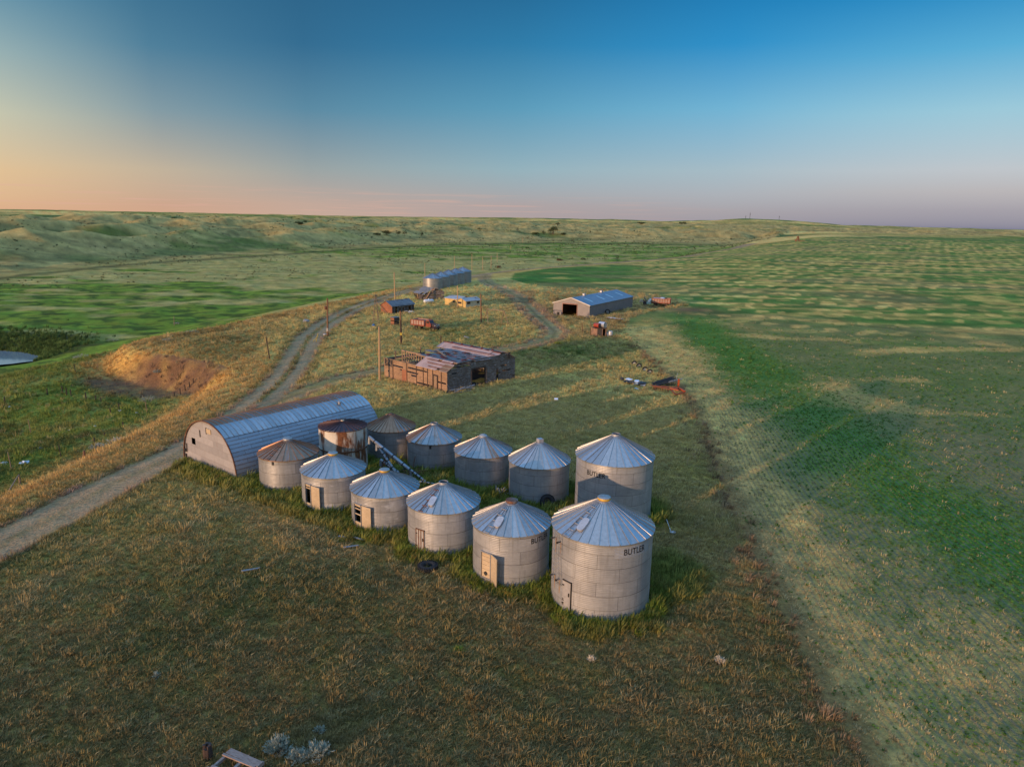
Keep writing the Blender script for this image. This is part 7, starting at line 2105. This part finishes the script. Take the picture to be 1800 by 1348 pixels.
for px, w, h, lb, mt in (((663, 413), 14, 4, 'low bush strip left of the middle tree clump', 'bush_dark'), ((942, 412.5), 16, 4, 'left part of the low bush row beside the largest distant tree', 'bush_dark'), ((990, 413), 14, 4, 'right part of the low bush row beside the largest distant tree', 'bush_dark'), ((926.5, 438), 9, 5, 'round green bush alone in the pale valley grass', 'bush_dark'),
                         ((877, 471.5), 12, 5, 'brown round bush beside the far poles', 'bush_brown'), ((1026, 457.5), 10, 5, 'dark round bush on the bank of the far road', 'bush_dark'), ((983, 458), 14, 3, 'low reddish bush left of the dark one on the far road bank', 'bush_brown'), ((525, 394.5), 18, 5, 'dark thicket in a hollow of the left hills', 'bush_dark'), ((536, 391.5), 10, 4, 'smaller thicket beside the one in the left hollow', 'bush_dark'),
                         ((258.5, 382.3), 4, 2.5, 'tiny dark bush high on the far left hills', 'bush_dark'), ((272, 382.7), 4, 2.5, 'second tiny dark bush on the far left hills', 'bush_dark'), ((304, 384), 9, 2, 'thin dark hedge on the far left hills', 'bush_dark'), ((1260, 431.5), 7, 5, 'round bush on the orange bank of the far road', 'bush_dark'), ((1285, 421.5), 6, 3, 'dark flat bush above the end of the far road', 'bush_dark'),
                         ((842, 403), 8, 2.5, 'small dark bushes on the slope left of the far tree row', 'bush_dark'), ((1128, 393.5), 16, 3, 'dark shrub line on the far hills left of the masts', 'bush_dark'), ((1200, 393.5), 14, 3, 'dark shrub line on the far hills below the masts', 'bush_dark')):
    tree(lb, px, w, h, mt, False, 'bush', 'bush', 'distant bushes')
# pump jack far out, masts on the hill
def pumpjack():
    p = at(1402, 424.5); s = depth(p) / FPX
    t = thing('ruined_windmill', 'small brown wooden derrick far out at the end of the stubble field', 'derrick', p)
    b = MB(); w, h = 5 * s, 9 * s
    for i in (-1, 1):
        for j in (-1, 1): b.bar((i * w / 2, j * w / 2, 0), (i * w * .12, j * w * .12, h), .9 * s)
    for z in (.3, .6): b.bar((-w * .4, -w * .4, h * z), (w * .4, -w * .4, h * z), .7 * s)
    b.build('tower', M['pole_brown'], t)
    b = MB(); b.box((-w * .9, -w * .3, 0), (-w * .55, w * .3, 3.5 * s)); b.box((w * .55, -w * .3, 0), (w * 2.4, w * .3, 1.8 * s)); b.build('base', M['pole_brown'], t)
pumpjack()
for px, h, lb in (((1318, 384.5), 11, 'tallest thin radio mast on the far hill'), ((1310.5, 384.5), 5, 'short radio mast left of the tallest one on the far hill'), ((1369.5, 385.5), 7, 'radio mast on the right shoulder of the far hill')):
    d_ = fwd + camright * (px[0] - 900) / FPX - camup * (px[1] - 674) / FPX
    az_ = math.atan2(d_[0], d_[1]); rr_ = np.linspace(2500, 4600, 200); zz_ = height(np.sin(az_) * rr_, np.cos(az_) * rr_)
    k_ = int(np.argmax((zz_ - CAMH) / rr_)); p = Vector((math.sin(az_) * rr_[k_], math.cos(az_) * rr_[k_], zz_[k_])); s = depth(p) / FPX
    t = thing('radio_mast', lb, 'mast', p, 0, 'masts on the far hill')
    b = MB(); b.tube((0, 0, -2), (0, 0, h * s), .35 * s, .18 * s, 6); b.build('shaft', M['steel_dark'], t)
    b = MB(); b.box((-.7 * s, -.3 * s, h * s * .62), (.7 * s, .3 * s, h * s * .70)); b.build('antenna', M['steel_dark'], t)
# small farm building specks and litter near the lot
p = at(1050, 566.5)
grow()
